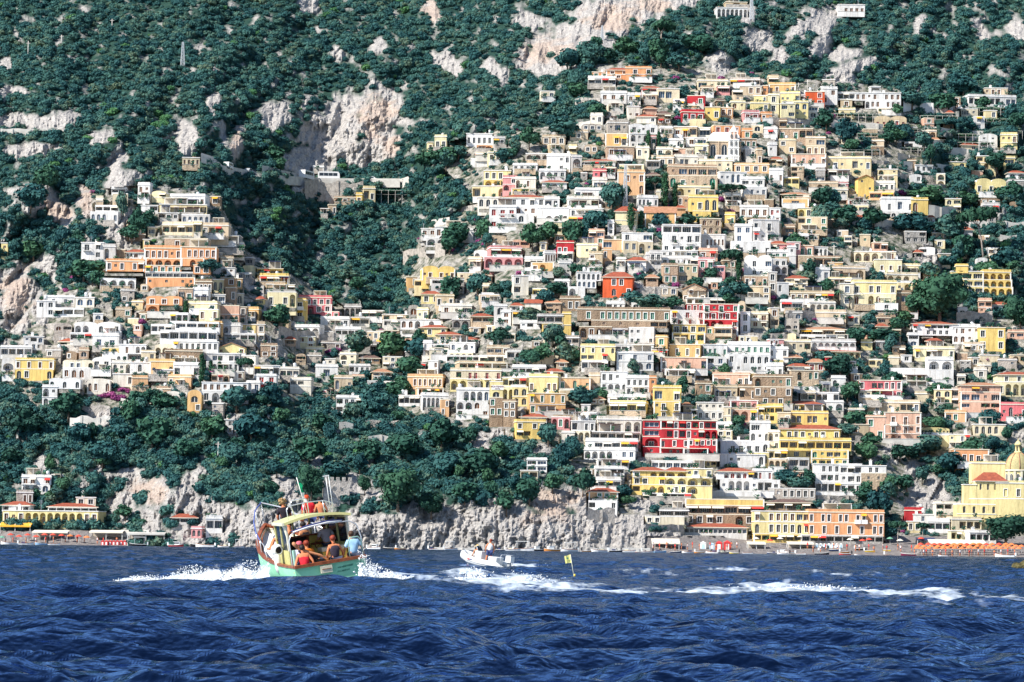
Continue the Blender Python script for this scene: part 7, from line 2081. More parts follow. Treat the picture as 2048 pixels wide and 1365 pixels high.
# the village church with its campanile
D0 = float(Dbase(1450, 318)) - .5; base = P(1450, 320, D0); k = D0 / F_PX
t = empty('church', base, 0, label='village church with brown stone apse, white vaulted roof and slim white bell tower', cat='church')
S = Sink(t, base, 0); rg = random.Random(4)
X = lambda u: (u - 1450) * k; Z = lambda v: (320 - v) * k
mb = MB()
for (a, b_, cd) in ((1415, 1437, 'A'), (1437, 1460, 'A'), (1460, 1482, '_')): facade(mb, S, X(a), X(b_), Z(318), Z(283), 0, cd, MW['T'], 'glass', rg, 8)
mb.box(X(1415), X(1482), .01, 9, Z(335), Z(283), MW['T'], 'f'); mb.poly([(X(1415), 0, Z(335)), (X(1482), 0, Z(335)), (X(1482), 0, Z(318)), (X(1415), 0, Z(318))], MW['T'])
mb.box(X(1413), X(1484), -.25, 9.2, Z(283.5), Z(281.5), M['cream_trim']); mb.build('wall', t)
for (a, b_) in ((1414, 1417), (1436, 1438), (1458, 1460)):
    mb = MB(); mb.box(X(a), X(b_), -.3, -.003, Z(330), Z(283), MW['T']); mb.build('buttress', t)
mb = MB(); xs = [X(1418), X(1480)]; xm0, xm1 = X(1432), X(1468); N = 8
for i in range(N):
    a0, a1 = i * math.pi / 2 / N, (i + 1) * math.pi / 2 / N
    g = lambda q_: (xs[0] + (xm0 - xs[0]) * (1 - math.cos(q_)) * 1.0, xs[1] + (xm1 - xs[1]) * (1 - math.cos(q_)), .1 + 4.2 * (1 - math.cos(q_)), 9 - 4 * (1 - math.cos(q_)), Z(281.5) + (20 * k) * math.sin(q_))
    l0, r0, f0, k0, z0 = g(a0); l1, r1, f1, k1, z1 = g(a1)
    for q_ in (((l0, f0, z0), (r0, f0, z0), (r1, f1, z1), (l1, f1, z1)), ((r0, f0, z0), (r0, k0, z0), (r1, k1, z1), (r1, f1, z1)), ((l0, k0, z0), (l0, f0, z0), (l1, f1, z1), (l1, k1, z1)), ((r0, k0, z0), (l0, k0, z0), (l1, k1, z1), (r1, k1, z1))): mb.poly(q_, M['roofwhite'], True)
mb.build('vaulted_roof', t)
mb = MB()
for (a, b_, va, vb, c) in ((1455.5, 1477, 338, 314, 'W'), (1456, 1476.5, 314, 297, 'W'), (1456.5, 1476, 297, 281, 'W'), (1459, 1474, 281, 264, 'N')):
    w_ = X(b_) - X(a); mb.box(X(a), X(b_), -3.2, -3.2 + w_, Z(va), Z(vb), MW[c]); mb.box(X(a) - .15, X(b_) + .15, -3.35, -3.05 + w_, Z(vb) - .25, Z(vb) + .05, M['trim'])
    for xx in (X(a), X((a + b_) / 2) - .15, X(b_) - .3): mb.box(xx, xx + .3, -3.28, -3.203, Z(va) + .1, Z(vb) - .26, M['trim'])
bt = mb.build('bell_tower', t)
for (v0, hh) in ((334, 14), (311, 11), (294, 10), (279, 9)):
    for u in (1461.5, 1471): link('opening', PMESH[('window', 'glass', True)], bt, (X(u), -3.3, Z(v0)), (0, 0, 0), (.7, 1, hh * k))
mb = MB(); c = (X(1466.5), -3.2 + 1.1, 0); mb.lathe([(1.25, Z(264)), (1.1, Z(261)), (.7, Z(257)), (.25, Z(254)), (.08, Z(252)), (0, Z(250))], M['roofwhite'], 14, c); mb.build('cap', bt)
# square watchtower on the cliff
D0 = float(Dt(673, 1008)) - .8; base = P(673, 1009, D0); k = D0 / F_PX
t = empty('watchtower', base, R(6), label='square grey stone watchtower with small windows on the cliff above the tour boat', cat='tower')
mb = MB(); w_ = 25 * k; H = 47 * k
for (a, b_, z0, z1) in ((w_ * 1.08, w_ * 1.02, -3, H * .45), (w_ * 1.02, w_, H * .45, H)):
    lo = [(-a, -a + w_, z0), (a, -a + w_, z0), (a, a + w_, z0), (-a, a + w_, z0)]; hi = [(-b_, -b_ + w_, z1), (b_, -b_ + w_, z1), (b_, b_ + w_, z1), (-b_, b_ + w_, z1)]
    for i in range(4): j = (i + 1) % 4; mb.poly([lo[i], lo[j], hi[j], hi[i]], MW['B'] if False else M['stone'])
mb.poly(hi, M['stone']); mb.build('wall', t)
for i in range(5):
    mb = MB(); x = -w_ + i * w_ / 2.1; mb.box(x, x + w_ / 3.6, .02, .5, H, H + .9 + (.5 if i == 0 else 0), M['stone']); mb.build('merlon', t)
for (x, z, a, h_) in ((-.2, .62, .5, .7), (.35, .60, .4, .6), (-.55, .25, .6, .9), (.2, .22, .4, .6), (.5, .2, .35, .5)): link('window', PMESH.get(('window', 'glass', False)) or PMESH.setdefault(('window', 'glass', False), PIECES[('window', 'glass', False)].mesh('w')), t, (x * w_, -.06 - (.25 if z < .45 else .05), z * H), (0, 0, 0), (a * 1.3, 1, h_ * 1.2))
mb = MB(); mb.box(w_, w_ + 30 * k, 1.5, 6, -3, 22 * k, M['stone']); mb.box(w_ + .2, w_ + 30.5 * k, 1.3, 6.1, 22 * k, 22 * k + .2, M['concrete']); mb.build('side_wing', t)
# lattice pylons and poles
def pylon(u, v0, v1, wpx, label, mat=None, dark=False):
    D0 = float(Dt(u, v1)) - .5; k = D0 / F_PX; H = (v1 - v0) * k; w_ = wpx * k / 2; mt = M['steel'] if not dark else M['awning_b']
    t = empty('pylon', P(u, v1, D0), R(12), label=label, cat='pylon'); mb = MB(); n_ = 7; f = lambda z: w_ * (1 - .68 * z / H)
    for sx in (-1, 1):
        for sy in (-1, 1): mb.bar((sx * w_, sy * w_, -2), (sx * f(H), sy * f(H), H), .16, mt)
    mb.build('mast', t); mb = MB()
    for i in range(n_):
        z0, z1 = H * i / n_, H * (i + 1) / n_
        for sy in (-1, 1):
            mb.bar((-f(z0), sy * f(z0), z0), (f(z1), sy * f(z1), z1), .10, mt); mb.bar((f(z0), sy * f(z0), z0), (-f(z1), sy * f(z1), z1), .10, mt); mb.bar((-f(z1), sy * f(z1), z1), (f(z1), sy * f(z1), z1), .10, mt)
            mb.bar((sy * f(z0), -f(z0), z0), (sy * f(z1), f(z1), z1), .10, mt)
    mb.build('bracing', t)
pylon(365, 84, 136, 9, 'lattice pylon standing in the dark wood of the upper left slope')
pylon(1204, 51, 82, 6, 'small pale lattice pylon before the pale cliff at the top')
pylon(1503, -6, 40, 9, 'lattice mast beside the white hilltop villa at the top edge')
pylon(1250, 330, 414, 9, 'tall grey lattice mast rising in the middle of the houses')
def pole(u, v0, v1, label):
    D0 = float(Dt(u, v1)) - .8; k = D0 / F_PX; H = (v1 - v0) * k; t = empty('utility_pole', P(u, v1, D0), 0, label=label, cat='pole', group='utility poles on the slopes')
    mb = MB(); mb.tube([(0, 0, -1), (0, 0, H)], [.17, .12], M['concrete'], 7); mb.build('post', t); mb = MB(); mb.box(-.7, .7, -.1, .1, H * .84, H * .84 + .18, M['concrete']); mb.build('crossarm', t)
for a in ((56, 82, 114, 'leftmost and longest of the three poles on the upper left slope'), (123, 70, 90, 'middle one of the three poles on the upper left slope'), (224, 38, 60, 'rightmost of the three poles on the upper left slope'),
          (276, 786, 812, 'pole on the terrace wall below the white house with three arches'), (436, 884, 918, 'pale pole in the wood above the sea cliff left of the tour boat'), (1597, 166, 186, 'thin pole behind the cream houses near the top right'), (1615, 160, 184, 'second thin pole by the grey tower house near the top'),
          (1958, 282, 310, 'pole on the pale terrace at the upper right'), (1668, 490, 516, 'pole holding a cable above the tan houses on the right')): pole(*a)
# coast road with parapet, coaches and cars
mb = MB(); pts = [(402, 311), (425, 318), (445, 336), (470, 340), (512, 349), (560, 356), (640, 361), (720, 362), (800, 362)]
W3 = [PV(u, v, float(Dbase(u, v)) - 3.5) for u, v in pts]
for a, c in zip(W3[:-1], W3[1:]):
    d = Vector((0, 4.5, 0)); mb.poly([a, c, c + d, a + d], M['asphalt']); mb.poly([a + Vector((0, 0, -2.2)), c + Vector((0, 0, -2.2)), c, a], M['concrete'])
    mb.poly([a + Vector((0, -.02, -.02)), c + Vector((0, -.02, -.02)), c + Vector((0, -.02, .75)), a + Vector((0, -.02, .75))], M['concrete']); mb.poly([a + Vector((0, .25, .75)), c + Vector((0, .25, .75)), c + Vector((0, .25, 0)), a + Vector((0, .25, 0))], M['concrete']); mb.poly([a + Vector((0, -.02, .75)), c + Vector((0, -.02, .75)), c + Vector((0, .25, .75)), a + Vector((0, .25, .75))], M['concrete'])
tag(mb.build('coast_road'), kind='structure')
def roadpt(u):
    for (a, wa), (c, wc) in zip(list(zip([p[0] for p in pts], W3))[:-1], list(zip([p[0] for p in pts], W3))[1:]):
        if a <= u <= c: f = (u - a) / (c - a); return wa.lerp(wc, f), math.atan2(wc.y - wa.y, wc.x - wa.x), math.atan2(wc.z - wa.z, wc.x - wa.x)
    return W3[-1], 0, 0
def vehicle(u, L, Hh, kind, col, label, cat, loc=None, rz=None):
    if loc is None: p, rz, sl = roadpt(u); p = p + Vector((0, 1.6, 0))
    else: p = loc; rz = rz or 0
    t = empty(kind, p, rz, label=label, cat=cat); Wd = 2.3 if L > 7 else 1.75
    mb = MB(); y0, y1 = -Wd / 2, Wd / 2
    if L > 4.8:
        pr = [(-L / 2, .35), (-L / 2, Hh - .25), (-L / 2 + .3, Hh), (L / 2 - .5, Hh), (L / 2 - .05, Hh - .7), (L / 2, .9), (L / 2, .35)]
    else: pr = [(-L / 2, .3), (-L / 2, .8), (-L * .38, .95), (-L * .28, Hh), (L * .12, Hh), (L * .28, .95), (L / 2, .8), (L / 2, .3)]
    mb.poly([(x, y0, z) for x, z in pr][::-1], col); mb.poly([(x, y1, z) for x, z in pr], col)
    for i in range(len(pr)): a, c = pr[i], pr[(i + 1) % len(pr)]; mb.poly([(a[0], y0, a[1]), (c[0], y0, c[1]), (c[0], y1, c[1]), (a[0], y1, a[1])][::-1], col)
    mb.build('body', t)
    nw_ = max(2, int(L / 1.5)) if L > 4.8 else 2
    for i in range(nw_):
        if L > 4.8: x0 = -L / 2 + .4 + (L - 1.1) * i / nw_; x1 = x0 + (L - 1.1) / nw_ - .12; z0, z1 = Hh * .52, Hh * .85
        else: x0, x1 = ((-L * .27, -L * .09), (-L * .06, L * .14))[i]; z0, z1 = .95, Hh - .1
        m2 = MB(); m2.box(x0, x1, y0 - .02, y0 - .003, z0, z1, M['glass']); m2.build('window', t)
    m2 = MB(); m2.poly([(L / 2 - .03 if L > 4.8 else L * .14, y0 + .15, z1), (L / 2 + .02 if L > 4.8 else L * .285, y0 + .15, z0), (L / 2 + .02 if L > 4.8 else L * .285, y1 - .15, z0), (L / 2 - .03 if L > 4.8 else L * .14, y1 - .15, z1)], M['glass']); m2.build('windscreen', t)
    for x in (-L * .31, L * .31):
        for s_ in (y0 + .05, y1 - .25): m2 = MB(); m2.lathe([(0, 0), (.36, 0), (.36, .2), (0, .2)], M['iron'], 12); m2.build('wheel', t, loc=(x, s_ + .2, .36), rot=(R(90), 0, 0))
WP = flat('white_vehicle_paint', (.78, .78, .78), .3); GP = flat('silver_vehicle_paint', (.35, .37, .4), .3)
vehicle(612, 7.4, 3.0, 'coach', WP, 'left one of two white coaches on the road above the stone wall', 'bus'); vehicle(657, 7.2, 3.0, 'coach', WP, 'right one of two white coaches on the road above the stone wall', 'bus')
vehicle(456, 5.0, 2.1, 'delivery_van', WP, 'white van on the coast road beside the white rock towers', 'van')
vehicle(497, 4.0, 1.5, 'parked_car', GP, 'silver car on the coast road right of the white van', 'car'); vehicle(745, 4.0, 1.5, 'parked_car', WP, 'white car on the road right of the two coaches', 'car')
for u, lab in ((1926, 'white car parked by the wall at the upper right road'), (2004, 'white car parked below the white restaurant above the vines')):
    vehicle(0, 4.0, 1.5, 'parked_car', WP, lab, 'car', loc=P(u, 220, float(Dbase(u, 222)) - 2.5), rz=.05)

# ---------------------------------------------------------------- vine terraces of the upper right slope
for i, (a, b_, c, d) in enumerate([(1660,1760,228,240),(1840,1915,232,246),(1930,2030,216,232),(1920,2040,238,250),(1750,1850,258,268),(1870,1990,285,296),(1700,1770,268,280),(735,832,381,398),(1985,2045,262,270),(1680,1760,300,312),(1860,1960,268,280),(1780,1850,296,306)]):
    D0 = float(Dbase((a + b_) / 2, d)) - 1; k = D0 / F_PX; W = (b_ - a) * k; H = (d - c) * k
    t = empty('vine_pergola', P((a + b_) / 2, d, D0), 0, label=nearlab('pole pergola over a narrow terrace', a, b_, c, d, wused), cat='pergola', group='pole pergolas on the terraces')
    n_ = int(W / 2.2)
    for j in range(n_ + 1):
        m2 = MB(); x = -W / 2 + W * j / n_; m2.bar((x, 0, -1.5), (x, 0, H), .12, M['concrete']); m2.bar((x, 0, H), (x, 3, H + .2), .08, M['concrete']); m2.build('post', t)
    m2 = MB(); m2.bar((-W / 2, 0, H), (W / 2, 0, H), .1, M['concrete']); m2.bar((-W / 2, 3, H + .2), (W / 2, 3, H + .2), .1, M['concrete']); m2.bar((-W / 2, 0, H * .5), (W / 2, 0, H * .5), .05, M['concrete']); m2.build('beam', t)
    m2 = MB(); rg = random.Random(i); cards(m2, rg, (0, 1.6, H), (W / 2, 1.6, .3), int(W * 20), .40, M['tree']); o = m2.build('vine', t); o['kind'] = 'stuff'

# ---------------------------------------------------------------- boats along the shore
BC = {'w': B['white'], 'd': flat('dark_blue_hull', (.03, .05, .12), .4), 'k': flat('black_hull', (.02, .02, .025), .4), 'r': flat('red_hull', (.5, .05, .04), .4), 'm': flat('maroon_hull', (.16, .02, .05), .4), 'y': flat('yellow_hull', (.78, .55, .05), .4), 'o': flat('orange_wood_hull', (.62, .24, .06), .4), 'b': flat('light_blue_hull', (.35, .55, .75), .4)}
BN = {'w': 'white', 'd': 'dark blue', 'k': 'black', 'r': 'red', 'm': 'maroon', 'y': 'yellow', 'o': 'orange wooden', 'b': 'light blue'}
TN = {'o': 'open boat', 'c': 'small cruiser with a cabin', 'a': 'boat with a white awning', 'r': 'motorboat with windscreen'}
def moored(i, u, v, wpx, col, typ, place):
    D0 = 872 + (i * 7) % 14 if v is None else None
    if v is None:
        D0 = float(np.interp(u, [0, 500, 1300, 2048], [878, 886, 886, 872])) - (i * 5 % 9); z = 0.0; p = P(u, 1100, D0); p = (p[0], D0, 0.0)
    else:
        D0 = float(Dt(u, v)) - .8; p = P(u, v, D0)
    k = D0 / F_PX; L = wpx * k; rg = random.Random(i + 5); hd = rg.choice([0, 180]) + rg.uniform(-28, 28); ca = abs(math.cos(R(hd))); L = L / max(.8, ca)
    t = empty('moored_boat', p, R(hd), label=place, cat='boat', group='small boats along the shore'); hull = BC[col]; W = min(1.9, L * .34); fh = min(.85, L * .16)
    st = [(-.5, .8, .75), (-.25, 1, .72), (.1, 1, .78), (.3, .72, .9), (.43, .34, 1.05), (.5, .02, 1.15)]; mb = MB(); k2 = mb.slot(hull)
    for s_ in (-1, 1):
        rows = [[(x * L, s_ * hb * W / 2, z_ * fh), (x * L, s_ * hb * W / 2 * .8, .05), (x * L, 0, -.3)] for x, hb, z_ in st]; n0 = len(mb.v)
        for r_ in rows: mb.v.extend(r_)
        for a in range(5):
            for j in range(2): mb.f.append((n0 + a * 3 + j, n0 + a * 3 + j + 1, n0 + a * 3 + 4 + j, n0 + a * 3 + 3 + j)); mb.m.append(k2); mb.sm.append(False)
    mb.poly([(-.5 * L, -.4 * W, .75 * fh), (-.5 * L, .4 * W, .75 * fh), (-.5 * L, .3 * W, 0), (-.5 * L, -.3 * W, 0)], hull); mb.build('hull', t)
    mb = MB(); dk = B['white'] if col != 'w' else B['cream']
    for a in range(5):
        (x0, h0, z0), (x1, h1, z1) = st[a], st[a + 1]; mb.poly([(x0 * L, -h0 * W / 2 * .9, z0 * fh - .1), (x0 * L, h0 * W / 2 * .9, z0 * fh - .1), (x1 * L, h1 * W / 2 * .9, z1 * fh - .1), (x1 * L, -h1 * W / 2 * .9, z1 * fh - .1)][::-1], dk)
    mb.build('deck', t)
    mb = MB()
    for s_ in (-1, 1):
        for a in range(5): (x0, h0, z0), (x1, h1, z1) = st[a], st[a + 1]; mb.bar((x0 * L, s_ * h0 * W / 2, z0 * fh), (x1 * L, s_ * h1 * W / 2, z1 * fh), .08, M['trim'] if col != 'w' else M['tile_o'])
    mb.build('gunwale', t)
    if typ == 'c':
        mb = MB(); mb.box(-.1 * L, .25 * L, -W * .33, W * .33, fh * .7, fh * .7 + .75, B['white']); c = mb.build('cabin', t)
        for xx in (-.06, .06, .17): m2 = MB(); m2.box(xx * L - .2, xx * L + .2, -W * .33 - .02, -W * .33 - .003, fh * .7 + .3, fh * .7 + .6, M['glass']); m2.build('window', c)
        mb = MB(); mb.box(-.2 * L, .2 * L, -W * .38, W * .38, fh * .7 + .752, fh * .7 + .83, B['white']); mb.build('roof', t)
    elif typ == 'a':
        mb = MB()
        for x in (-.35, .2):
            for s_ in (-1, 1): mb.bar((x * L, s_ * W * .4, fh * .7), (x * L, s_ * W * .4, fh + 1.5), .06, M['steel'])
        mb.build('awning_frame', t); mb = MB(); mb.box(-.4 * L, .25 * L, -W * .45, W * .45, fh + 1.5, fh + 1.6, B['white']); mb.build('awning', t)
    elif typ == 'r':
        mb = MB(); mb.poly([(.12 * L, -W * .35, fh * .7), (.12 * L, W * .35, fh * .7), (.02 * L, W * .3, fh * .7 + .6), (.02 * L, -W * .3, fh * .7 + .6)], M['glass']); mb.build('windscreen', t)
        mb = MB(); mb.box(-.3 * L, -.05 * L, -W * .3, W * .3, fh * .6, fh * .6 + .4, B['navy'] if i % 2 else B['cream']); mb.build('seat', t)
    if typ != 'o' or i % 2: mb = MB(); mb.box(-.5 * L - .35, -.5 * L - .02, -.2, .2, .3, 1.05, B['white'] if i % 3 else M['iron']); mb.build('outboard_engine', t)
shoreboats = [(20,36,'w','o'),(52,30,'w','r'),(84,26,'b','o'),(108,24,'w','o'),(276,34,'k','a'),(352,30,'r','c'),(398,34,'k','r'),(410,38,'w','o'),(446,22,'w','r'),(478,20,'w','a'),(748,26,'w','c'),(778,24,'k','o'),(800,22,'o','r'),(866,16,'w','r'),(902,26,'w','a'),(1002,20,'k','r'),
 (1026,30,'w','r'),(1048,40,'w','a'),(1076,26,'k','c'),(1104,32,'o','c'),(1138,34,'w','a'),(1174,18,'o','o'),(1198,32,'w','r'),(1232,26,'k','r'),(1258,28,'w','r'),(1276,12,'o','o'),(1296,22,'w','o'),(1320,26,'b','r'),(1352,22,'d','o'),(1376,24,'w','r'),(1398,20,'o','o'),(1424,24,'w','r'),(1448,20,'k','r'),(1468,18,'y','o'),(1496,20,'w','o'),
 (1544,20,'d','r'),(1566,24,'w','c'),(1602,18,'w','o'),(1644,28,'k','o'),(1690,24,'r','o'),(1718,18,'w','o'),(1776,12,'w','o'),(1886,18,'w','o'),(2010,38,'w','o')]
pl = {}
for i, (u, w_, c, ty) in enumerate(shoreboats): pl.setdefault((c, ty), []).append(u)
ORDN = ['leftmost', 'second', 'third', 'fourth', 'fifth', 'sixth', 'seventh', 'eighth', 'ninth', 'tenth', 'eleventh', 'twelfth', 'thirteenth', 'fourteenth']
for i, (u, w_, c, ty) in enumerate(shoreboats):
    q_ = sorted(pl[(c, ty)]); j = q_.index(u)
    lab = f"{BN[c]} {TN[ty]} on the water at the shore" if len(q_) == 1 else f"{ORDN[j]}{' from left' if j else ''} of the {BN[c]} {TN[ty].split(' with')[0]}s{' with' + TN[ty].split(' with')[1] if ' with' in TN[ty] else ''} afloat at the shore"
    moored(i, u, None, w_, c, ty, lab)
for i, (u, v, w_, c, ty, lab) in enumerate([(1817,1112,30,'m','o','big maroon boat hauled up bow first on the right beach'),(1740,1104,20,'y','o','left one of two yellow boats pulled up on the beach'),(1774,1102,14,'y','o','right one of two yellow boats pulled up on the beach'),(1645,1100,20,'w','r','white motorboat pulled up before the bathing cabins'),(1670,1102,22,'d','o','dark boat pulled up before the bathing cabins'),
    (1722,1100,22,'k','o','black boat drawn up right of the bathing cabins'),(1580,1106,22,'w','o','white boat lying on the stones below the cream hotel'),(1690,1106,18,'o','o','orange boat on the beach before the orange hotel')]): moored(60 + i, u, v, w_, c, ty, lab)

# ---------------------------------------------------------------- things on the beaches
def canopy(u0, u1, v0, v1, mat, label, dep=4, kind='beach_canopy', tilt=0, fascia=.35):
    u = (u0 + u1) / 2; D0 = float(Dt(u, v1)) - .6; k = D0 / F_PX; W = (u1 - u0) * k; H = (v1 - v0) * k; t = empty(kind, P(u, v1, D0), 0, label=label, cat='canopy')
    n_ = max(2, int(W / 3.2))
    for j in range(n_ + 1):
        for y in (0, dep): mb = MB(); x = -W / 2 + W * j / n_; mb.bar((x, y, -1.2), (x, y, H - .1), .12, M['trim']); mb.build('post', t)
    mb = MB(); mb.poly([(-W / 2 - .2, -.4, H - .1 - tilt), (W / 2 + .2, -.4, H - .1 - tilt), (W / 2 + .2, dep + .2, H + .3), (-W / 2 - .2, dep + .2, H + .3)], mat); mb.poly([(-W / 2 - .2, -.4, H - .1 - tilt - fascia), (W / 2 + .2, -.4, H - .1 - tilt - fascia), (W / 2 + .2, -.4, H - .1 - tilt), (-W / 2 - .2, -.4, H - .1 - tilt)], mat)
    mb.poly([(-W / 2, -.38, H - .14 - tilt), (-W / 2, dep + .2, H + .26), (W / 2, dep + .2, H + .26), (W / 2, -.38, H - .14 - tilt)], mat); mb.build('roof', t)
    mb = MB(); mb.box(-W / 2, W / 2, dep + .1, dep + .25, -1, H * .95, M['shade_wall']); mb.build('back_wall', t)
canopy(0, 60, 1047, 1062, M['awning_y'], 'long yellow awning over the terrace at the left edge of the left beach', tilt=.5)
canopy(66, 134, 1063, 1080, M['awning_w'], 'left of two long cream canopies at the left beach bar'); canopy(180, 244, 1063, 1080, M['awning_w'], 'right of two long cream canopies at the left beach bar')
canopy(255, 328, 1067, 1088, M['concrete'], 'open waterside colonnade with flat roof right of the left beach bar'); canopy(1305, 1358, 1080, 1096, M['awning_w'], 'cream sail canopy at the foot of the grey cliff beside the quay', tilt=.6)
canopy(1576, 1626, 1086, 1098, M['awning_w'], 'low cream canopy on the stones before the orange hotel'); canopy(1860, 1970, 1082, 1096, M['awning_w'], 'long cream beach bar canopy before the yellow church', tilt=.4); canopy(1835, 1870, 1078, 1090, M['awning_b'], 'small dark canopy left of the long cream one on the right beach')
canopy(1496, 1530, 1086, 1098, M['awning_w'], 'pale canopy right of the red and white kiosks')
ALB = {'white': B['white'], 'red': flat('red_cabin_paint', (.62, .05, .05), .6), 'blue': flat('pale_blue_cabin_paint', (.45, .65, .80), .6)}
def cabin(u, v, wpx, hpx, colr, label, door='blue'):
    D0 = float(Dt(u, v)) - .5; k = D0 / F_PX; W = wpx * k; H = hpx * k; t = empty('beach_cabin', P(u, v, D0), R(rnd.uniform(-6, 6)), label=label, cat='cabin', group='beach cabins and kiosks')
    mb = MB(); mb.box(-W / 2, W / 2, 0, W, -.5, H * .75, ALB[colr]); mb.build('wall', t); mb = MB(); q_ = [(-W / 2 - .1, -.1), (W / 2 + .1, -.1), (W / 2 + .1, W + .1), (-W / 2 - .1, W + .1)]
    for i in range(4): a, c = q_[i], q_[(i + 1) % 4]; mb.poly([(a[0], a[1], H * .75), (c[0], c[1], H * .75), (0, W / 2, H)], ALB[colr])
    mb.build('roof', t); mb = MB(); mb.box(-W * .25, W * .25, -.05, -.003, 0, H * .6, ALB[door]); mb.build('door', t)
for i, u in enumerate((1634, 1642, 1650, 1658, 1666, 1674, 1682)): cabin(u, 1096, 7, 9, 'white', f"{['leftmost','second','third','fourth','fifth','sixth','rightmost'][i]}{'' if i in (0, 6) else ' from left'} in the row of white bathing cabins with pale blue doors")
cabin(1438, 1099, 13, 17, 'red', 'left of two red and white kiosks on the quay', 'white'); cabin(1455, 1100, 13, 19, 'red', 'right of two red and white kiosks on the quay', 'white')
cabin(1406, 1098, 12, 15, 'white', 'white kiosk left of the two red ones on the quay'); cabin(1424, 1098, 10, 12, 'blue', 'pale blue kiosk left of the two red ones on the quay', 'white')
for i in range(8): cabin(205 + i * 7.4, 1090, 6.4, 9, 'red', f"{['leftmost','second','third','fourth','fifth','sixth','seventh','rightmost'][i]}{'' if i in (0, 7) else ' from left'} in the row of red bathing cabins on the left beach", 'white')
# parasols in rows
PM = [noisy('orange_parasol', (.60, .16, .05), (.76, .26, .10), 1.5, .8), flat('red_parasol', (.62, .08, .05), .8), flat('cream_parasol', (.78, .72, .6), .8), flat('green_parasol', (.15, .35, .25), .8)]
pars = []
for m_ in PM:
    mb = MB(); mb.lathe([(1.25, 1.75), (.7, 2.1), (0, 2.35)], m_, 8, smooth=False); mb.lathe([(0, 2.3), (1.23, 1.72)], m_, 8, smooth=False); a = mb.mesh('parasol_canopy'); mb = MB(); mb.bar((0, 0, -.5), (0, 0, 2.3), .06, M['trim']); pars.append((a, mb.mesh('parasol_pole')))
def parasol(u, v, c, lab, grp):
    D0 = float(Dt(u, v)) - .5; t = empty('beach_parasol', P(u, v, D0), rnd.random(), label=lab, cat='parasol', group=grp); t.scale = (.74, .74, .85); link('canopy', pars[c][0], t); link('pole', pars[c][1], t)
for row, (v, n_) in enumerate(((1110, 17), (1106, 18), (1102, 15))):
    for i in range(n_): parasol(1832 + i * 13 + row * 5 + rnd.uniform(-2, 2), v + rnd.uniform(-.5, .5), 0 if row < 2 else rnd.choice([0, 0, 1]), ['orange parasol in the front row on the right beach', 'orange parasol in the middle row on the right beach', 'orange or red parasol in the back row on the right beach'][row], ['front', 'middle', 'back'][row] + ' row of parasols on the right beach')
for i in range(11): parasol(4 + i * 17, 1086 + rnd.uniform(-4, 2), rnd.choice([0, 1, 1, 3]), 'red or orange parasol on the left beach', 'parasols on the left beach')
for i, (u, v, c) in enumerate(((1725, 1094, 1), (1738, 1092, 1), (1842, 1090, 1), (1988, 1080, 2), (1640, 1088, 2), (1600, 1086, 2), (1512, 1090, 2), (1560, 1090, 2), (1780, 1090, 3), (1800, 1094, 2), (1540, 1094, 1), (1700, 1092, 2))): parasol(u, v, c, f"{['orange','red','cream','green'][c]} parasol standing {['before the portico of the orange hotel','right beside another before the orange hotel','alone behind the right beach','before the yellow church','over the bathing cabins','left of the bathing cabins','below the cream hotel terrace','before the left half of the cream hotel','left of the maroon boat','behind the maroon boat','before the cream hotel','before the middle of the orange hotel'][i]}", 'single parasols')
# tiny people on the beaches and the quay
folk = []
for i, (sh_, lg_) in enumerate(((CL['white'], CL['navy']), (CL['red'], CL['jeans']), (None, CL['navy']))):
    bm_ = MB(); sk_ = SKIN2
    top = sh_ or sk_
    for s_ in (-1, 1): bm_.tube([(s_ * .10, 0, 0), (s_ * .10, 0, .45), (s_ * .07, 0, .85)], [.05, .065, .085], sk_, 6); bm_.tube([(s_ * .17, 0, 1.38), (s_ * .25, .02, 1.1), (s_ * .24, .08, .85)], [.05, .042, .035], sk_, 5)
    body = [(0, 0, .80), (0, 0, 1.0), (0, 0, 1.3), (0, 0, 1.42), (0, 0, 1.48)]; bm_.tube(body, [.14, .13, .17, .12, .05], top, 8); bm_.tube([(0, 0, .72), (0, 0, .95)], [.15, .15], lg_, 8); bm_.blob((0, 0, 1.6), (.10, .11, .13), sk_, 8, 6); bm_.blob((0, -.02, 1.64), (.11, .115, .11), HR['dark'], 8, 5)
    folk.append(bm_.mesh('person'))
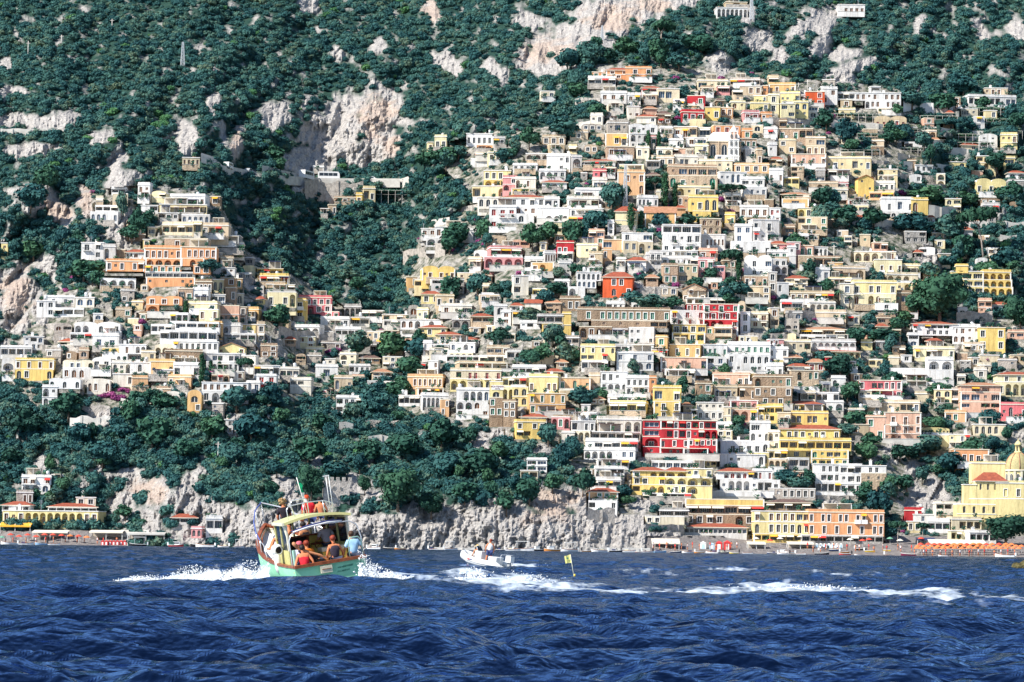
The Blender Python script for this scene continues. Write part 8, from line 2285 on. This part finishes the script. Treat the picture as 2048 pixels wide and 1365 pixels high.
spots = [(1310 + i * 11 + rnd.uniform(-4, 4), 1099 + rnd.uniform(-2, 3)) for i in range(16)] + [(1610 + i * 14 + rnd.uniform(-5, 5), 1100 + rnd.uniform(-2, 6)) for i in range(16)] + [(1830 + i * 13 + rnd.uniform(-5, 5), 1112 + rnd.uniform(-1, 2)) for i in range(16)] + [(10 + i * 20 + rnd.uniform(-5, 5), 1087 + rnd.uniform(-3, 2)) for i in range(12)]
for i, (u, v) in enumerate(spots):
    D0 = float(Dt(u, v)) - .5; o = link('person', folk[i % 3], None, P(u, v, D0), (0, 0, rnd.random() * 6.28))
    tag(o, ['bather or stroller on the quay under the grey cliff', 'bather on the stones before the orange hotel', 'bather by the water on the right beach', 'bather on the left beach'][0 if i < 16 else 1 if i < 32 else 2 if i < 48 else 3], 'person', ['people on the quay', 'people before the hotels', 'people on the right beach', 'people on the left beach'][0 if i < 16 else 1 if i < 32 else 2 if i < 48 else 3])

# ---------------------------------------------------------------- writing on the hotel tower
hh = next(h for h in houses if h['short'] == 'brown brick tower')
def words(txt, u, v, hpx, parent_h, mat, dy=-.12):
    cu = bpy.data.curves.new('sign_text', 'FONT'); cu.body = txt; cu.align_x = 'CENTER'; cu.extrude = .02; cu.size = 1.0
    o = bpy.data.objects.new('tmp', cu); COL.objects.link(o); bpy.context.view_layer.update()
    me = bpy.data.meshes.new_from_object(o.evaluated_get(bpy.context.evaluated_depsgraph_get())); bpy.data.objects.remove(o)
    k = parent_h['D'] / F_PX; ru = (parent_h['x0'] + parent_h['x1']) / 2; me.materials.clear(); me.materials.append(mat)
    return link('lettering', me, parent_h['root'], ((u - ru) * k, dy, (parent_h['yb'] - v) * k), (R(90), 0, 0), (hpx * k * 1.35,) * 3)
INK = flat('dark_red_lettering', (.18, .03, .05), .6)
k = hh['D'] / F_PX; ru = (hh['x0'] + hh['x1']) / 2; mb = MB(); mb.box((982 - ru) * k, (1006 - ru) * k, -.12, -.04, (hh['yb'] - 780) * k, (hh['yb'] - 770.5) * k, M['trim']); mb.build('sign_board', hh['root'])
words('MONTEMARE', 994, 775.2, 3.6, hh, INK, -.16); words('HOTEL', 994, 779, 2.6, hh, INK, -.16)
print('objects', len(bpy.data.objects), 'houses', len(houses))
_tr = sum(sum(len(p.vertices) - 2 for p in me_.polygons) for me_ in {o.data for o in bpy.data.objects if o.type == 'MESH'} if len(me_.polygons) < 90000)
print('tris small meshes', _tr)
